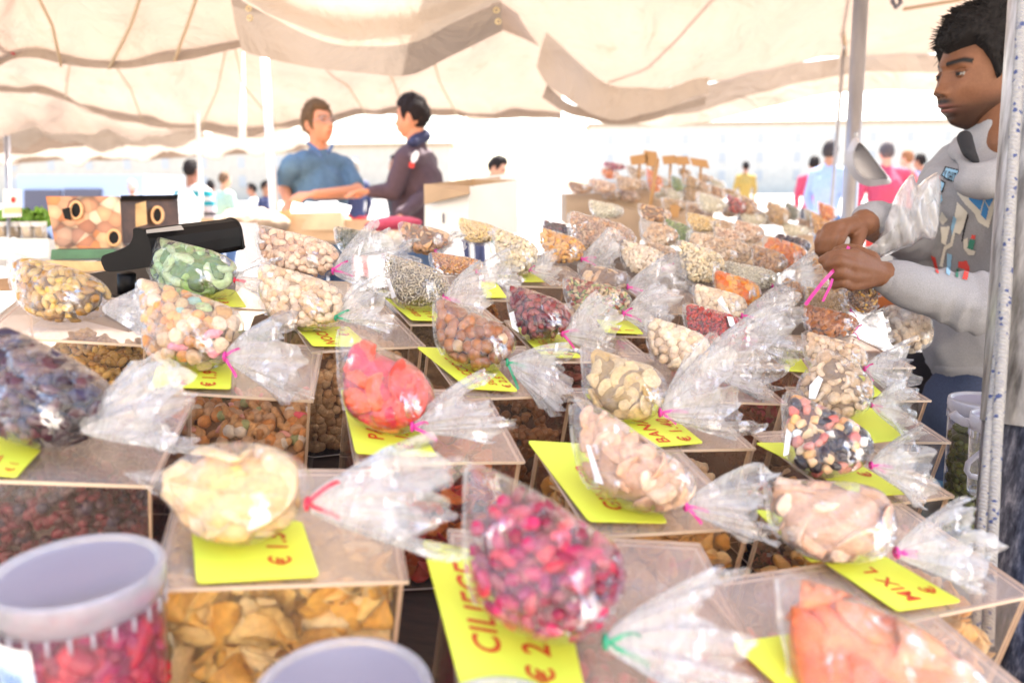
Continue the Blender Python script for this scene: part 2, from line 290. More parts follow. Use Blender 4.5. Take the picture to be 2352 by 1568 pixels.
# what is in the bags and bins: (shape, size factor, weight, colours); then material, flatness, core colour
FILL = {
 'raisin_gold': ([('raisin', 1, 1, [(.42, .23, .035), (.5, .3, .06), (.33, .16, .025), (.55, .36, .10)])], 'gloss', .4, (.22, .11, .02)),
 'raisin_dark': ([('raisin', 1, 1, [(.028, .008, .016), (.05, .01, .02), (.085, .02, .03), (.025, .012, .045)])], 'gloss', .3, (.02, .006, .012)),
 'berry': ([('raisin', 1.0, 3, [(.09, .006, .02), (.13, .01, .03), (.05, .005, .018)]), ('nut', .9, 1, [(.018, .01, .045), (.03, .01, .03)])], 'gloss', .2, (.035, .004, .01)),
 'mixnuts': ([('nut', 1, 5, [(.62, .42, .26), (.7, .52, .36), (.55, .33, .16)]), ('nut', .75, 3, [(.66, .28, .08), (.7, .36, .14)]), ('puff', .95, 1.0, [(.85, .14, .22), (.85, .3, .35)]),
              ('chunk', .8, 2, [(.5, .28, .13), (.58, .4, .2)]), ('stick', .9, 1.2, [(.5, .32, .17)]), ('bean', .8, .5, [(.33, .42, .2), (.3, .45, .38)])], 'dry', .3, (.36, .2, .1)),
 'mixsticks': ([('puff', 1, 5, [(.58, .32, .13), (.66, .38, .17), (.5, .24, .09)]), ('nut', 1.0, 3, [(.62, .4, .24), (.66, .28, .08)]), ('puff', .9, .7, [(.8, .10, .16), (.8, .4, .35)]), ('nut', .8, .3, [(.35, .42, .2)]), ('pea', 1, .6, [(.75, .68, .6)])], 'dry', .2, (.32, .17, .08)),
 'kiwi': ([('ring', 1.1, 5, [(.22, .36, .10), (.28, .44, .18), (.42, .54, .30)]), ('slab', .9, 1, [(.36, .46, .22), (.18, .3, .08)])], 'gloss', .75, (.10, .2, .05)),
 'chickpea': ([('pea', 1, 1, [(.72, .52, .34), (.78, .6, .43), (.66, .44, .26)])], 'dry', 0, (.42, .27, .15)),
 'hazel_raw': ([('nut', 1, 1, [(.6, .36, .17), (.66, .43, .22), (.5, .28, .12)])], 'dry', 0, (.28, .15, .07)),
 'peeledpeanut': ([('bean', 1, 1, [(.76, .52, .36), (.8, .6, .44), (.68, .42, .28)])], 'dry', .2, (.5, .3, .2)),
 'hazel': ([('nut', 1, 6, [(.30, .11, .04), (.36, .15, .06), (.24, .08, .03)]), ('nut', .9, .5, [(.62, .42, .24)])], 'gloss', 0, (.12, .04, .02)),
 'almond': ([('almond', 1, 1, [(.42, .15, .045), (.5, .2, .07), (.34, .11, .035)])], 'dry', .7, (.2, .07, .03)),
 'slices': ([('slab', 1, 1, [(.66, .36, .16), (.55, .26, .10), (.72, .46, .25)]), ('almond', .8, .6, [(.3, .12, .04)])], 'dry', .6, (.25, .12, .05)),
 'sunflower': ([('seed', 1, 1, [(.46, .40, .30), (.54, .47, .36), (.38, .32, .23)])], 'dry', .6, (.3, .25, .18)),
 'darkseed': ([('seed', 1, 1, [(.15, .16, .09), (.2, .2, .12), (.1, .11, .06)])], 'dry', .6, (.1, .1, .06)),
 'orangeseed': ([('pea', 1, 1, [(.55, .22, .05), (.62, .3, .08), (.45, .15, .03)])], 'gloss', 0, (.35, .14, .04)),
 'corn': ([('pea', 1, 1, [(.72, .5, .2), (.78, .58, .3)])], 'dry', 0, (.6, .4, .15)),
 'paleseed': ([('almond', 1, 1, [(.7, .56, .32), (.76, .63, .42)])], 'dry', .6, (.5, .38, .2)),
 'cranberry': ([('raisin', 1, 1, [(.16, .02, .025), (.22, .035, .035), (.12, .012, .02), (.28, .06, .05)])], 'gloss', .2, (.08, .01, .015)),
 'papaya': ([('slab', 1.2, 1, [(.74, .06, .035), (.78, .09, .05), (.70, .03, .08), (.80, .13, .05)])], 'gloss', .7, (.55, .025, .05)),
 'papaya_d': ([('slab', 1.1, 1, [(.50, .04, .015), (.58, .10, .02), (.42, .02, .03), (.6, .16, .03)])], 'gloss', .4, (.25, .015, .01)),
 'peanut_o': ([('bean', 1, 1, [(.66, .33, .08), (.72, .4, .12), (.58, .26, .05)])], 'dry', .2, (.4, .18, .05)),
 'granola': ([('raisin', 1, 1, [(.55, .32, .2), (.6, .4, .26), (.45, .25, .15)])], 'dry', 0, (.42, .24, .15)),
 'pistachio': ([('almond', 1, 3, [(.5, .36, .2), (.58, .42, .22)]), ('seed', 1, 2, [(.2, .26, .07), (.26, .33, .1)]), ('bean', .9, 2, [(.34, .12, .07), (.28, .08, .06)])], 'dry', .4, (.2, .14, .06)),
 'mushroom': ([('slab', 1.2, 2, [(.5, .3, .17), (.6, .4, .24)]), ('slab', 1, 1, [(.16, .08, .05)])], 'dry', .6, (.26, .14, .08)),
 'whitebean': ([('bean', 1, 1, [(.76, .6, .44), (.8, .68, .54)])], 'dry', .2, (.55, .4, .28)),
 'rice': ([('seed', 1, 1, [(.78, .72, .56), (.82, .78, .64)])], 'dry', .3, (.7, .64, .48)),
 'popcorn': ([('raisin', 1, 1, [(.78, .62, .38), (.82, .7, .48)])], 'dry', 0, (.68, .52, .3)),
 'oat': ([('chip', 1, 1, [(.72, .5, .32), (.64, .4, .22), (.78, .6, .42)])], 'dry', .5, (.55, .36, .22)),
 'walnut': ([('walnut', 1, 1, [(.5, .28, .14), (.58, .36, .2), (.4, .2, .09)])], 'dry', 0, (.3, .15, .07)),
 'apricot': ([('slab', 1, 1, [(.78, .22, .02), (.82, .3, .04), (.7, .15, .01)])], 'gloss', .6, (.6, .14, .01)),
 'apricot_b': ([('bean', 1.5, 1, [(.8, .27, .03), (.82, .34, .06), (.7, .14, .01)])], 'gloss', .6, (.72, .2, .02)),
 'macadamia': ([('nut', 1, 1, [(.78, .6, .42), (.82, .68, .5), (.72, .52, .34)])], 'dry', 0, (.55, .38, .24)),
 'goji': ([('raisin', .9, 1, [(.42, .03, .025), (.5, .05, .03), (.3, .015, .015)])], 'gloss', .3, (.2, .015, .012)),
 'banana': ([('chip', 1.1, 3, [(.60, .42, .20), (.66, .50, .28), (.55, .36, .13)]), ('slab', .8, 1, [(.62, .46, .25)])], 'dry', .75, (.45, .3, .13)),
 'sesame': ([('seed', 1, 1, [(.55, .33, .13), (.62, .4, .18)])], 'dry', .3, (.46, .27, .1)),
 'cashew': ([('cashew', 1.05, 5, [(.66, .48, .31), (.72, .55, .38), (.6, .42, .26)]), ('nut', .8, 2, [(.66, .48, .3), (.6, .4, .24)])], 'dry', .4, (.36, .24, .14)),
 'mixfruit': ([('chunk', .85, 3, [(.62, .15, .12), (.66, .25, .2)]), ('date', .95, 3.5, [(.02, .012, .018), (.035, .02, .025)]), ('chunk', .8, 2.4, [(.72, .42, .16), (.75, .5, .28)]), ('slab', 1, 1.4, [(.74, .56, .36)]),
               ('chunk', .7, 1, [(.82, .8, .78)]), ('bean', .8, .8, [(.7, .3, .07)])], 'gloss', .4, (.2, .1, .07)),
 'ginger': ([('slab', 1.05, 1, [(.68, .43, .28), (.73, .52, .37), (.64, .37, .23)])], 'gloss', .5, (.58, .34, .22)),
 'ginger_y': ([('slab', 1, 1, [(.72, .42, .13), (.78, .5, .2), (.66, .34, .07), (.8, .6, .34)])], 'gloss', .35, (.45, .24, .06)),
 'pineapple': ([('petal', 1.15, 1, [(.80, .50, .13), (.83, .58, .21), (.76, .43, .08), (.84, .66, .36)])], 'gloss', .55, (.74, .45, .12)),
 'pine_bag': ([('petal', 1.1, 1, [(.74, .44, .17), (.78, .54, .28), (.72, .38, .11)])], 'gloss', .85, (.74, .44, .17)),
 'cherry': ([('date', 1, 3, [(.38, .004, .035), (.44, .006, .075), (.25, .003, .035), (.50, .014, .04)]), ('raisin', 1, 2, [(.20, .005, .03), (.34, .01, .08)])], 'gloss', 0, (.22, .003, .025)),
 'peach': ([('slab', 1.25, 1, [(.76, .21, .08), (.8, .29, .13), (.74, .16, .05)])], 'gloss', .85, (.76, .21, .08)),
 'blackmix': ([('raisin', 1, 2, [(.14, .06, .03), (.25, .12, .04)]), ('nut', .9, 1, [(.5, .28, .05)])], 'gloss', 0, (.12, .05, .02)),
 'chilli': ([('seed', 1, 1, [(.2, .05, .02), (.28, .08, .03), (.16, .04, .02)])], 'dry', .3, (.2, .055, .025)),
 'spice': ([('seed', 1, 1, [(.24, .17, .08), (.3, .2, .1), (.18, .13, .06)])], 'dry', .3, (.2, .14, .07)),
 'brownnut': ([('nut', 1, 5, [(.22, .09, .035), (.28, .12, .05)]), ('almond', .8, 1, [(.34, .15, .06)])], 'gloss', 0, (.08, .03, .015)),
 'pinkmix': ([('slab', 1, 2, [(.7, .05, .2), (.75, .12, .25)]), ('slab', 1, 1, [(.6, .35, .3)])], 'gloss', .3, (.4, .05, .12)),
 'greenleaf': ([('slab', 1, 1, [(.22, .33, .07), (.3, .4, .1), (.15, .25, .05)])], 'dry', .2, (.16, .24, .05)),
}
def pick(r, spec):
    ws = np.array([s[2] for s in spec], float); k = r.choice(len(spec), p=ws / ws.sum()); s = spec[k]; c = s[3][r.randint(len(s[3]))]
    return s[0], s[1], np.clip(np.array(c) * r.uniform(.85, 1.15), 0, .92)

# ------------------------------------------------------------------ tied bags
TEAR = [(0, .02), (0, .34), (.06, .66), (.17, .88), (.36, .99), (.62, 1.0), (.84, .93), (.97, .78), (1.0, .60), (.93, .42), (.76, .28), (.5, .16), (.24, .06), (.07, -.01)]
def catmull(P, n):
    P = np.asarray(P, float); k = len(P); out = []
    L = np.linalg.norm(np.roll(P, -1, 0) - P, axis=1); tot = L.sum(); acc = np.concatenate([[0], np.cumsum(L)])
    for s in np.linspace(0, tot, n, endpoint=False):
        i = min(np.searchsorted(acc, s, 'right') - 1, k - 1); t = (s - acc[i]) / max(L[i], 1e-9)
        p0, p1, p2, p3 = P[(i - 1) % k], P[i], P[(i + 1) % k], P[(i + 2) % k]
        out.append(.5 * ((2 * p1) + (-p0 + p2) * t + (2 * p0 - 5 * p1 + 4 * p2 - p3) * t * t + (-p0 + 3 * p1 - 3 * p2 + p3) * t ** 3))
    return np.array(out)
BAGS = []
def bag(label, box, fill, size, seed, outline=None, tie=None, tail=None, tipcut=.16, ribbon='pink', sticker=None, thick=.8, d=None, lean=.45,
        film='film', group='tied bags of dried fruit and nuts on the sloping display', dh=.006, tailup=.0, rib=True, cat='bag', dens=1.0):
    r = np.random.RandomState(seed * 13 + 5)
    if outline is None:
        x0, y0, x1, y1 = box; P = np.array([(x0 + u * (x1 - x0), y0 + v * (y1 - y0)) for u, v in TEAR])
    else: P = np.array(outline, float)
    P = catmull(P, 84); x0, y0 = P.min(0); x1, y1 = P.max(0); w_, h_ = x1 - x0, y1 - y0
    if tie is None: tie = (x0 + .93 * w_, y0 + .80 * h_)
    tie = np.array(tie, float)
    ib = P[:, 1].argmax(); bx, by = P[ib]
    if d is None: d = Td(bx, by, dh)
    S0 = d / F
    th = thick * .5 * min(w_, h_) * S0                   # half thickness in metres
    d0 = d - th * .35
    def P3(p, z):                                        # point of the bag: outline position, height off its middle sheet
        p = np.atleast_2d(p); z = np.asarray(z, float)
        dd = d0 + lean * (by - p[:, 1]) * S0
        c = np.stack([(p[:, 0] - CX) / F * dd, -(p[:, 1] - CY) / F * dd, -dd], 1)
        nl = np.array((0, lean * .7, 1.0)); nl /= np.linalg.norm(nl)
        c = c + z[:, None] * nl
        return c @ np.array(R3).T + A3(CAMP)
    base = P3((bx, by), [0])[0]
    root = thing('fruit_bag' if fill not in ('x',) else 'bag', label, cat, base, group)
    cen = P.mean(0) * .55 + np.array((x0 + .58 * w_, y0 + .62 * h_)) * .45
    tip = P[np.argmin((P[:, 0] - x0) + (P[:, 1] - y0))]
    ax = tie - tip; al = np.linalg.norm(ax); ax = ax / al
    n = len(P); NR = 13
    rs = 1 - (1 - np.linspace(0, 1, NR)) ** 1.5
    def blob(scale, back, cut, pleat):
        V = []; rings = []
        for sgn in (1, -1):
            for q in (rs[::-1] if sgn > 0 else rs):
                if sgn < 0 and q == 1: continue
                p = cen + (P - cen) * q * scale
                if cut:
                    s = (p - tip) @ ax / al; p = p + ax * (np.maximum(0, cut - s) * al)[:, None]
                sN = np.clip((p - tip) @ ax / al, 0, 1)
                z = th * scale * math.sqrt(max(0, 1 - q ** 2.3)) * (.45 + .65 * sN) * (1 if sgn > 0 else -back)
                if pleat:
                    dt = np.linalg.norm(p - tie, axis=1) / al; an = np.arctan2(p[:, 1] - tie[1], p[:, 0] - tie[0])
                    z = z + th * .16 * np.exp(-dt / .28) * (np.sin(an * 23 + seed) + .6 * np.sin(an * 41 + 2 * seed)) * min(1, (1 - q) * 8)
                    z = z + th * .055 * (np.sin(p[:, 0] / w_ * 19 + 3 * np.sin(p[:, 1] / h_ * 6 + seed)) + np.sin((p[:, 1] + .6 * p[:, 0]) / h_ * 24 + seed)) * min(1, (1 - q) * 5)
                V.append(P3(p, z)); rings.append(q)
        V = np.concatenate(V); Fq = []
        m_ = len(V) // n
        for i in range(m_ - 1):
            for j in range(n): Fq.append((i * n + j, i * n + (j + 1) % n, (i + 1) * n + (j + 1) % n, (i + 1) * n + j))
        return V, np.array(Fq)
    spec, mk_, flat, core = FILL[fill]
    V, Fq = blob(.80, .8, tipcut, False)
    acc = Acc()
    Tq = np.concatenate([Fq[:, [0, 1, 2]], Fq[:, [0, 2, 3]]]); acc.add(V, Tq, np.array(core) * (1 if flat >= .5 and mk_ == 'gloss' else .7))  # core colour darkened: shade of the gaps between pieces put into it
    sz = size * S0 * .5
    hi = 3 if size > 34 else (2 if size > 9 else 1)
    pts = []; tries = 0; area = w_ * h_ * .62
    want = int(area / (size * size) * 2.6 * dens); want = min(want, 900)
    md = size * .50
    while len(pts) < want and tries < want * 9:
        tries += 1
        p = np.array((r.uniform(x0, x1), r.uniform(y0, y1))); v = p - cen
        k = np.argmin(np.abs(((np.arctan2(P[:, 1] - cen[1], P[:, 0] - cen[0]) - math.atan2(v[1], v[0]) + math.pi) % (2 * math.pi)) - math.pi))
        q = np.linalg.norm(v) / (np.linalg.norm(P[k] - cen) + 1e-6)
        if q > .93 - .25 * size / min(w_, h_) * .6: continue
        s = (p - tip) @ ax / al
        if s < tipcut: continue
        if pts:
            a = np.array([(t_[0], t_[1]) for t_ in pts])
            if ((a - p) ** 2).sum(1).min() < md * md: continue
        pts.append((p[0], p[1], q, s))
    angs = np.arctan2(P[:, 1] - cen[1], P[:, 0] - cen[0]); od = np.argsort(angs); ra = np.linalg.norm(P - cen, axis=1)
    xa = np.concatenate([angs[od] - 2 * math.pi, angs[od], angs[od] + 2 * math.pi]); xr = np.tile(ra[od], 3)
    for (x, y, q, s) in pts:
        for sgn in ((1, -1) if size > 12 and r.rand() < .4 else (1,)):
            zt = th * math.sqrt(max(0, 1 - q ** 2.3)) * (.45 + .65 * s)
            z = zt * (.97 if sgn > 0 else -.80) - sz * (.95 - .45 * flat) * sgn
            kind, sf, c = pick(r, spec); Vb, Tb = shapes(kind, hi)[r.randint(5)]
            nr = np.array((.6 * (x - cen[0]) / (w_ * .5), -.6 * (y - cen[1]) / (w_ * .5), float(sgn))); nr /= np.linalg.norm(nr)
            Rm = rrot(r, nr, flat); sc = sz * sf * r.uniform(.88, 1.12)
            L = (Vb * sc) @ Rm.T
            pp = np.stack([x + L[:, 0] / S0, y - L[:, 1] / S0], 1); v = pp - cen; rr = np.linalg.norm(v, axis=1) + 1e-6
            mr = np.interp(np.arctan2(v[:, 1], v[:, 0]), xa, xr); qq = rr / mr; lim = np.minimum(1, .955 / np.maximum(qq, 1e-6))
            pp = cen + v * lim[:, None]; qq = np.minimum(qq, .955); sv = np.clip((pp - tip) @ ax / al, 0, 1)
            zm = th * np.sqrt(1 - qq ** 2.3) * (.45 + .65 * sv)
            zz = z + L[:, 2]; zz = np.minimum(zz, zm * .97); zz = np.maximum(zz, -zm * .85)
            acc.add(P3(pp, zz), Tb, c)
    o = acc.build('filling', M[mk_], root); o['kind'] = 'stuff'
    V, Fq = blob(1.0, .85, 0, True); mk('film', V, Fq, M[film], root, True)
    # heat-sealed edge down the left side
    li = [k for k in range(n) if P[k, 0] < x0 + .16 * w_ and P[k, 1] < y0 + .8 * h_]
    if len(li) > 3 and size > 6:
        li.sort(key=lambda k: P[k, 1]); q = P[li]; wd = .028 * w_
        a_ = P3(q, np.zeros(len(q))); b_ = P3(q - np.array((wd, 0)) - np.stack([0 * q[:, 0], wd * .3 * np.sin(q[:, 1] * .3)], 1), np.sin(q[:, 1] / h_ * 20) * th * .05)
        mk('seam', np.concatenate([a_, b_]), [(k, k + 1, len(q) + k + 1, len(q) + k) for k in range(len(q) - 1)], M['tail'], root, True)
    # tail: gathered film fanning out of the knot
    if tail is not None:
        ang, L, sp = tail; ang = math.radians(ang); ud = np.array((math.cos(ang), -math.sin(ang))); vd = np.array((ud[1], -ud[0])) * -1
        nu, nv = 22, 96; V = []; tz0 = th * .3
        ph = r.uniform(0, 6.28, 8)
        for i in range(nu + 1):
            u = i / nu
            for j in range(nv):
                f = 2 * math.pi * j / nv
                pl = .5 * math.sin(9 * f + ph[0] + .8 * u) + .35 * math.sin(17 * f + ph[1] - u) + .22 * math.sin(29 * f + ph[2])
                rg = 1 + .16 * math.sin(3 * f + ph[3]) + .12 * math.sin(7 * f + ph[4]) + .05 * math.sin(19 * f + ph[5])
                wd = (.05 + sp * u ** .85 * (1 - .12 * u)) * L
                bb = wd * (math.cos(f) * (1 + .10 * pl) + .10 * math.sin(2.3 * f + ph[6]) * u)
                cc = wd * (.36 * math.sin(f) + .20 * pl * u ** .6 + .12 * u * math.sin(5 * u + ph[7]))
                aa = L * u * (1 + (rg - 1) * u)
                p = tie + ud * aa + vd * bb; p = p + np.array((0, L * .10 * u * u))
                V.append(P3(p, [tz0 + cc * S0 + tailup * L * S0 * u])[0])
        Fq = [(i * nv + j, i * nv + (j + 1) % nv, (i + 1) * nv + (j + 1) % nv, (i + 1) * nv + j) for i in range(nu) for j in range(nv)]
        mk('tail', V, np.array(Fq), M['tail'], root, True)
        # tie
        kn = P3(tie, [tz0])[0]; kr = min(.045 * L * S0, .0032)
        t = np.linspace(0, 2 * math.pi, 13); a3 = np.array(CU); b3 = np.array(CB)
        if rib:
            V1, T1 = tube_np([kn + (math.cos(x) * a3 + math.sin(x) * b3) * kr * 1.25 for x in t], kr * .55, 6, False)
            mk('tie', V1, T1, M[{'pink': 'pink', 'green': 'green_r', 'red': 'red_r'}[ribbon]], root, True)
            for k in range(2 if size > 8 else 1):
                da = ang + r.uniform(-1.1, -.1) + (.9 if k else 0); Ls = L * r.uniform(.22, .42) * S0
                dv = np.array(CR) * math.cos(da) + np.array(CU) * math.sin(da) + np.array(CB) * .35; wv = np.cross(dv, np.array(CB)); wv /= np.linalg.norm(wv)
                vs = []
                for i in range(9):
                    u = i / 8; c = kn + dv * Ls * u - np.array((0, 0, 1)) * Ls * .25 * u * u + np.array(CB) * Ls * .12 * math.sin(u * 5 + k)
                    vs += [c - wv * kr * .5, c + wv * kr * .5]
                mk('ribbon_end', vs, [(2 * i, 2 * i + 1, 2 * i + 3, 2 * i + 2) for i in range(8)], M[{'pink': 'pink', 'green': 'green_r', 'red': 'red_r'}[ribbon]], root, True)
    if sticker:
        c = []
        for (x, y) in sticker:
            v = np.array((x, y)) - cen; k = np.argmin(np.abs(((np.arctan2(P[:, 1] - cen[1], P[:, 0] - cen[0]) - math.atan2(v[1], v[0]) + math.pi) % (2 * math.pi)) - math.pi))
            q = min(.99, np.linalg.norm(v) / (np.linalg.norm(P[k] - cen) + 1e-6)); s = np.clip((np.array((x, y)) - tip) @ ax / al, 0, 1)
            c.append(P3((x, y), [th * math.sqrt(max(0, 1 - q ** 2.3)) * (.45 + .65 * s) + .003])[0])
        mk('sticker', c, [tuple(range(len(c)))], M['sticker'], root)
    BAGS.append(root); return root
# ------------------------------------------------------------------ acrylic bins on the sloping display
BIN_H = .15
D0 = (R3 @ Vector(((620 - CX) / F, -(45 - CY) / F, -1))).normalized(); D0 = (D0 - TN * D0.dot(TN)).normalized()
def boxverts(o, ex, ey, ez, x0, x1, y0, y1, z0, z1):
    return [A3(o) + A3(ex) * x + A3(ey) * y + A3(ez) * z for z in (z0, z1) for (x, y) in ((x0, y0), (x1, y0), (x1, y1), (x0, y1))]
BF = [(0, 3, 2, 1), (4, 5, 6, 7), (0, 1, 5, 4), (1, 2, 6, 5), (2, 3, 7, 6), (3, 0, 4, 7)]
BINS = {}
def acrylic_bin(key, label, FL, FR, depth, fill, size, seed, level=.62, BL=None, hh=BIN_H, dh=0.0, label_card=False, cover=True):
    r = np.random.RandomState(seed + 40)
    a, b = T(*FL, dh), T(*FR, dh); ex = (b - a); wd = ex.length; ex.normalize()
    if BL:
        c = T(*BL, dh) - a; c.normalize(); e2 = c.cross(TN).normalized(); ex = (ex + e2 * .8).normalized()
        mid = (a + b) / 2; a = mid - ex * wd / 2
    ey = TN.cross(ex).normalized(); ez = TN
    root = thing('acrylic_bin', label, 'bin', tuple(a - ez * hh), 'clear acrylic bins under the bags')
    ov = .003; tk = .0032
    lv = boxverts(a, ex, ey, ez, -ov, wd + ov, -ov, depth + ov, -tk, 0)
    if cover: mk('lid', lv, BF, [M['lid'], M['acredge']], root, mids=[0, 0, 1, 1, 1, 1])
    V = []; Fc = []; mids = []; wt = .003
    for (x0, x1, y0, y1) in ((0, wd, 0, wt), (0, wd, depth - wt, depth), (0, wt, wt + .0003, depth - wt - .0003), (wd - wt, wd, wt + .0003, depth - wt - .0003)):
        k = len(V); V += boxverts(a, ex, ey, ez, x0, x1, y0, y1, -hh, -tk - .0004); Fc += [tuple(i + k for i in f) for f in BF]
        big = (2, 4) if x1 - x0 > y1 - y0 else (3, 5)
        mids += [0 if i in big else 1 for i in range(6)]
    mk('bin_wall', V, Fc, [M['acr'], M['acredge']], root, mids=mids)
    V = boxverts(a, ex, ey, ez, wt + .0005, wd - wt - .0005, wt + .0005, depth - wt - .0005, -hh + .0005, -hh + .004); mk('bin_floor', V, BF, M['acr'], root)
    # goods
    spec, mname, flat, core = FILL[fill]; acc = Acc(); S0 = Td(*FL) / F; sz = size * S0 * .5
    x0, x1, y0, y1 = wt + .001, wd - wt - .001, wt + .001, depth - wt - .001; zl = -hh * (1 - level)
    nx, ny = 14, 14; g = []
    hm = lambda x, y: zl + hh * .07 * (math.sin(x * 40 + seed) + math.sin(y * 33 + 2 * seed)) * .7 + hh * .06 * math.sin((x + y) * 70)
    ins = min(sz * 1.0, .02)
    for j in range(ny + 1):
        for i in range(nx + 1):
            x = x0 + ins + (x1 - x0 - 2 * ins) * i / nx; y = y0 + ins + (y1 - y0 - 2 * ins) * j / ny
            g.append(A3(a) + A3(ex) * x + A3(ey) * y + A3(ez) * (hm(x, y) - sz * .6))
    k = len(g); q = [(j * (nx + 1) + i, j * (nx + 1) + i + 1, (j + 1) * (nx + 1) + i + 1, (j + 1) * (nx + 1) + i) for j in range(ny) for i in range(nx)]
    edge = [i for i in range(nx + 1)] + [(j) * (nx + 1) + nx for j in range(1, ny + 1)] + [ny * (nx + 1) + i for i in range(nx - 1, -1, -1)] + [j * (nx + 1) for j in range(ny - 1, 0, -1)]
    for e in edge:
        p = g[e]; h_ = (p - A3(a)) @ A3(ez); g.append(p - A3(ez) * (h_ + hh - .006))
    m_ = len(edge)
    for i in range(m_): q.append((edge[i], k + i, k + (i + 1) % m_, edge[(i + 1) % m_]))
    q = np.array(q); acc.add(np.array(g), np.concatenate([q[:, [0, 1, 2]], q[:, [0, 2, 3]]]), np.array(core) * (1 if flat >= .5 and mname == 'gloss' else .7))  # darker core colour, painted-in shade for the gaps in the goods
    hi = 3 if size > 40 else (2 if size > 10 else 1)
    def put(x, y, z, nr):
        kind, sf, c = pick(r, spec); Vb, Tb = shapes(kind, hi)[r.randint(5)]; Rm = rrot(r, nr, flat); sc = sz * sf * r.uniform(.88, 1.12)
        Vw = (Vb * sc) @ Rm.T; L = np.stack([Vw @ A3(ex), Vw @ A3(ey), Vw @ A3(ez)], 1) + np.array((x, y, z))
        L[:, 0] = np.clip(L[:, 0], x0, x1); L[:, 1] = np.clip(L[:, 1], y0, y1); L[:, 2] = np.clip(L[:, 2], -hh + .005, -.006)
        acc.add(A3(a) + L[:, :1] * A3(ex) + L[:, 1:2] * A3(ey) + L[:, 2:] * A3(ez), Tb, c)
    sp = sz * 1.25
    def cnt(A_): return int(min(700, A_ / (sp * sp)))
    for _ in range(cnt((x1 - x0) * (y1 - y0))):
        x, y = r.uniform(x0 + sz * .7, x1 - sz * .7), r.uniform(y0 + sz * .7, y1 - sz * .7); put(x, y, hm(x, y) + r.uniform(-.3, .5) * sz, A3(ez))
    for _ in range(cnt((x1 - x0) * hh * level * 1.1)):
        x = r.uniform(x0 + sz * .6, x1 - sz * .6); put(x, y0 + sz * r.uniform(.55, 1.1), r.uniform(-hh + sz, hm(x, y0)), -A3(ey))
    for side in (0, 1):
        for _ in range(cnt((y1 - y0) * hh * level)):
            y = r.uniform(y0 + sz * .6, y1 - sz * .6); put((x0 + sz * r.uniform(.55, 1.1)) if side == 0 else (x1 - sz * r.uniform(.55, 1.1)), y, r.uniform(-hh + sz, hm(x1 if side else x0, y)), A3(ex) * (1 if side else -1))
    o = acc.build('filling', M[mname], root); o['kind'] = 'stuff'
    if label_card:
        lw = wd * .45; zt = -hh * .12
        mk('label_card', [A3(a) + A3(ex) * x + A3(ey) * (wt + .002) + A3(ez) * z for x, z in ((wd * .3, zt - hh * .45), (wd * .3 + lw, zt - hh * .45), (wd * .3 + lw, zt), (wd * .3, zt))], [(0, 1, 2, 3)], M['sticker'], root)
    BINS[key] = (a, ex, ey, ez, wd, depth); return root

def text_verts(s, offset=0.0):
    cu = bpy.data.curves.new('t', 'FONT'); cu.body = s; cu.size = 1.0; cu.space_character = 1.1; cu.offset = offset; cu.resolution_u = 3; cu.fill_mode = 'FRONT'
    ob = bpy.data.objects.new('t', cu); COL.objects.link(ob); dg = bpy.context.evaluated_depsgraph_get(); dg.update()
    me = bpy.data.meshes.new_from_object(ob.evaluated_get(dg)); V = np.array([v.co[:] for v in me.vertices]); Fs = [tuple(p.vertices) for p in me.polygons]
    bpy.data.objects.remove(ob); bpy.data.curves.remove(cu); bpy.data.meshes.remove(me); return V, Fs
def price_card(label, quad, lines, hgt=.25, dh=.0045):
    """quad: image corners front-left, front-right, back-right, back-left; text runs from front to back"""
    q = [T(x, y, dh) for x, y in quad]; base = tuple(sum(q, Vector()) / 4)
    def uv(u, v, lift=0.0):
        p = (q[0] * (1 - u) + q[1] * u) * (1 - v) + (q[3] * (1 - u) + q[2] * u) * v; return A3(p + TN * lift)
    root = thing('price_card', label, 'price card', base, 'yellow price cards on the bins')
    pts = []
    rc = .045
    for (cu, cv, a0) in ((rc, rc, 180), (1 - rc, rc, 270), (1 - rc, 1 - rc, 0), (rc, 1 - rc, 90)):
        for k in range(5): t = math.radians(a0 + 90 * k / 4); pts.append((cu + rc * math.cos(t), cv + rc * math.sin(t)))
    n = len(pts); V = [uv(u, v, 0) for u, v in pts] + [uv(u, v, .0012) for u, v in pts]
    mk('card', V, [tuple(range(n))[::-1], tuple(range(n, 2 * n))] + [(k, (k + 1) % n, n + (k + 1) % n, n + k) for k in range(n)], M['card'], root)
    wu = ((q[1] - q[0]).length + (q[2] - q[3]).length) / 2; wv = ((q[3] - q[0]).length + (q[2] - q[1]).length) / 2
    for (s, u, v0, sz) in lines:                         # u: where the baseline runs (0 left .. 1 right), v0: start from the front
        Vt, Ft = text_verts(s, .016); m_ = sz * wu
        P = [uv(u - y * m_ / wu, v0 + x * m_ * .86 / wv, .0018) for x, y, _ in Vt]
        mk('lettering', P, Ft, M['print'], root)
    return root
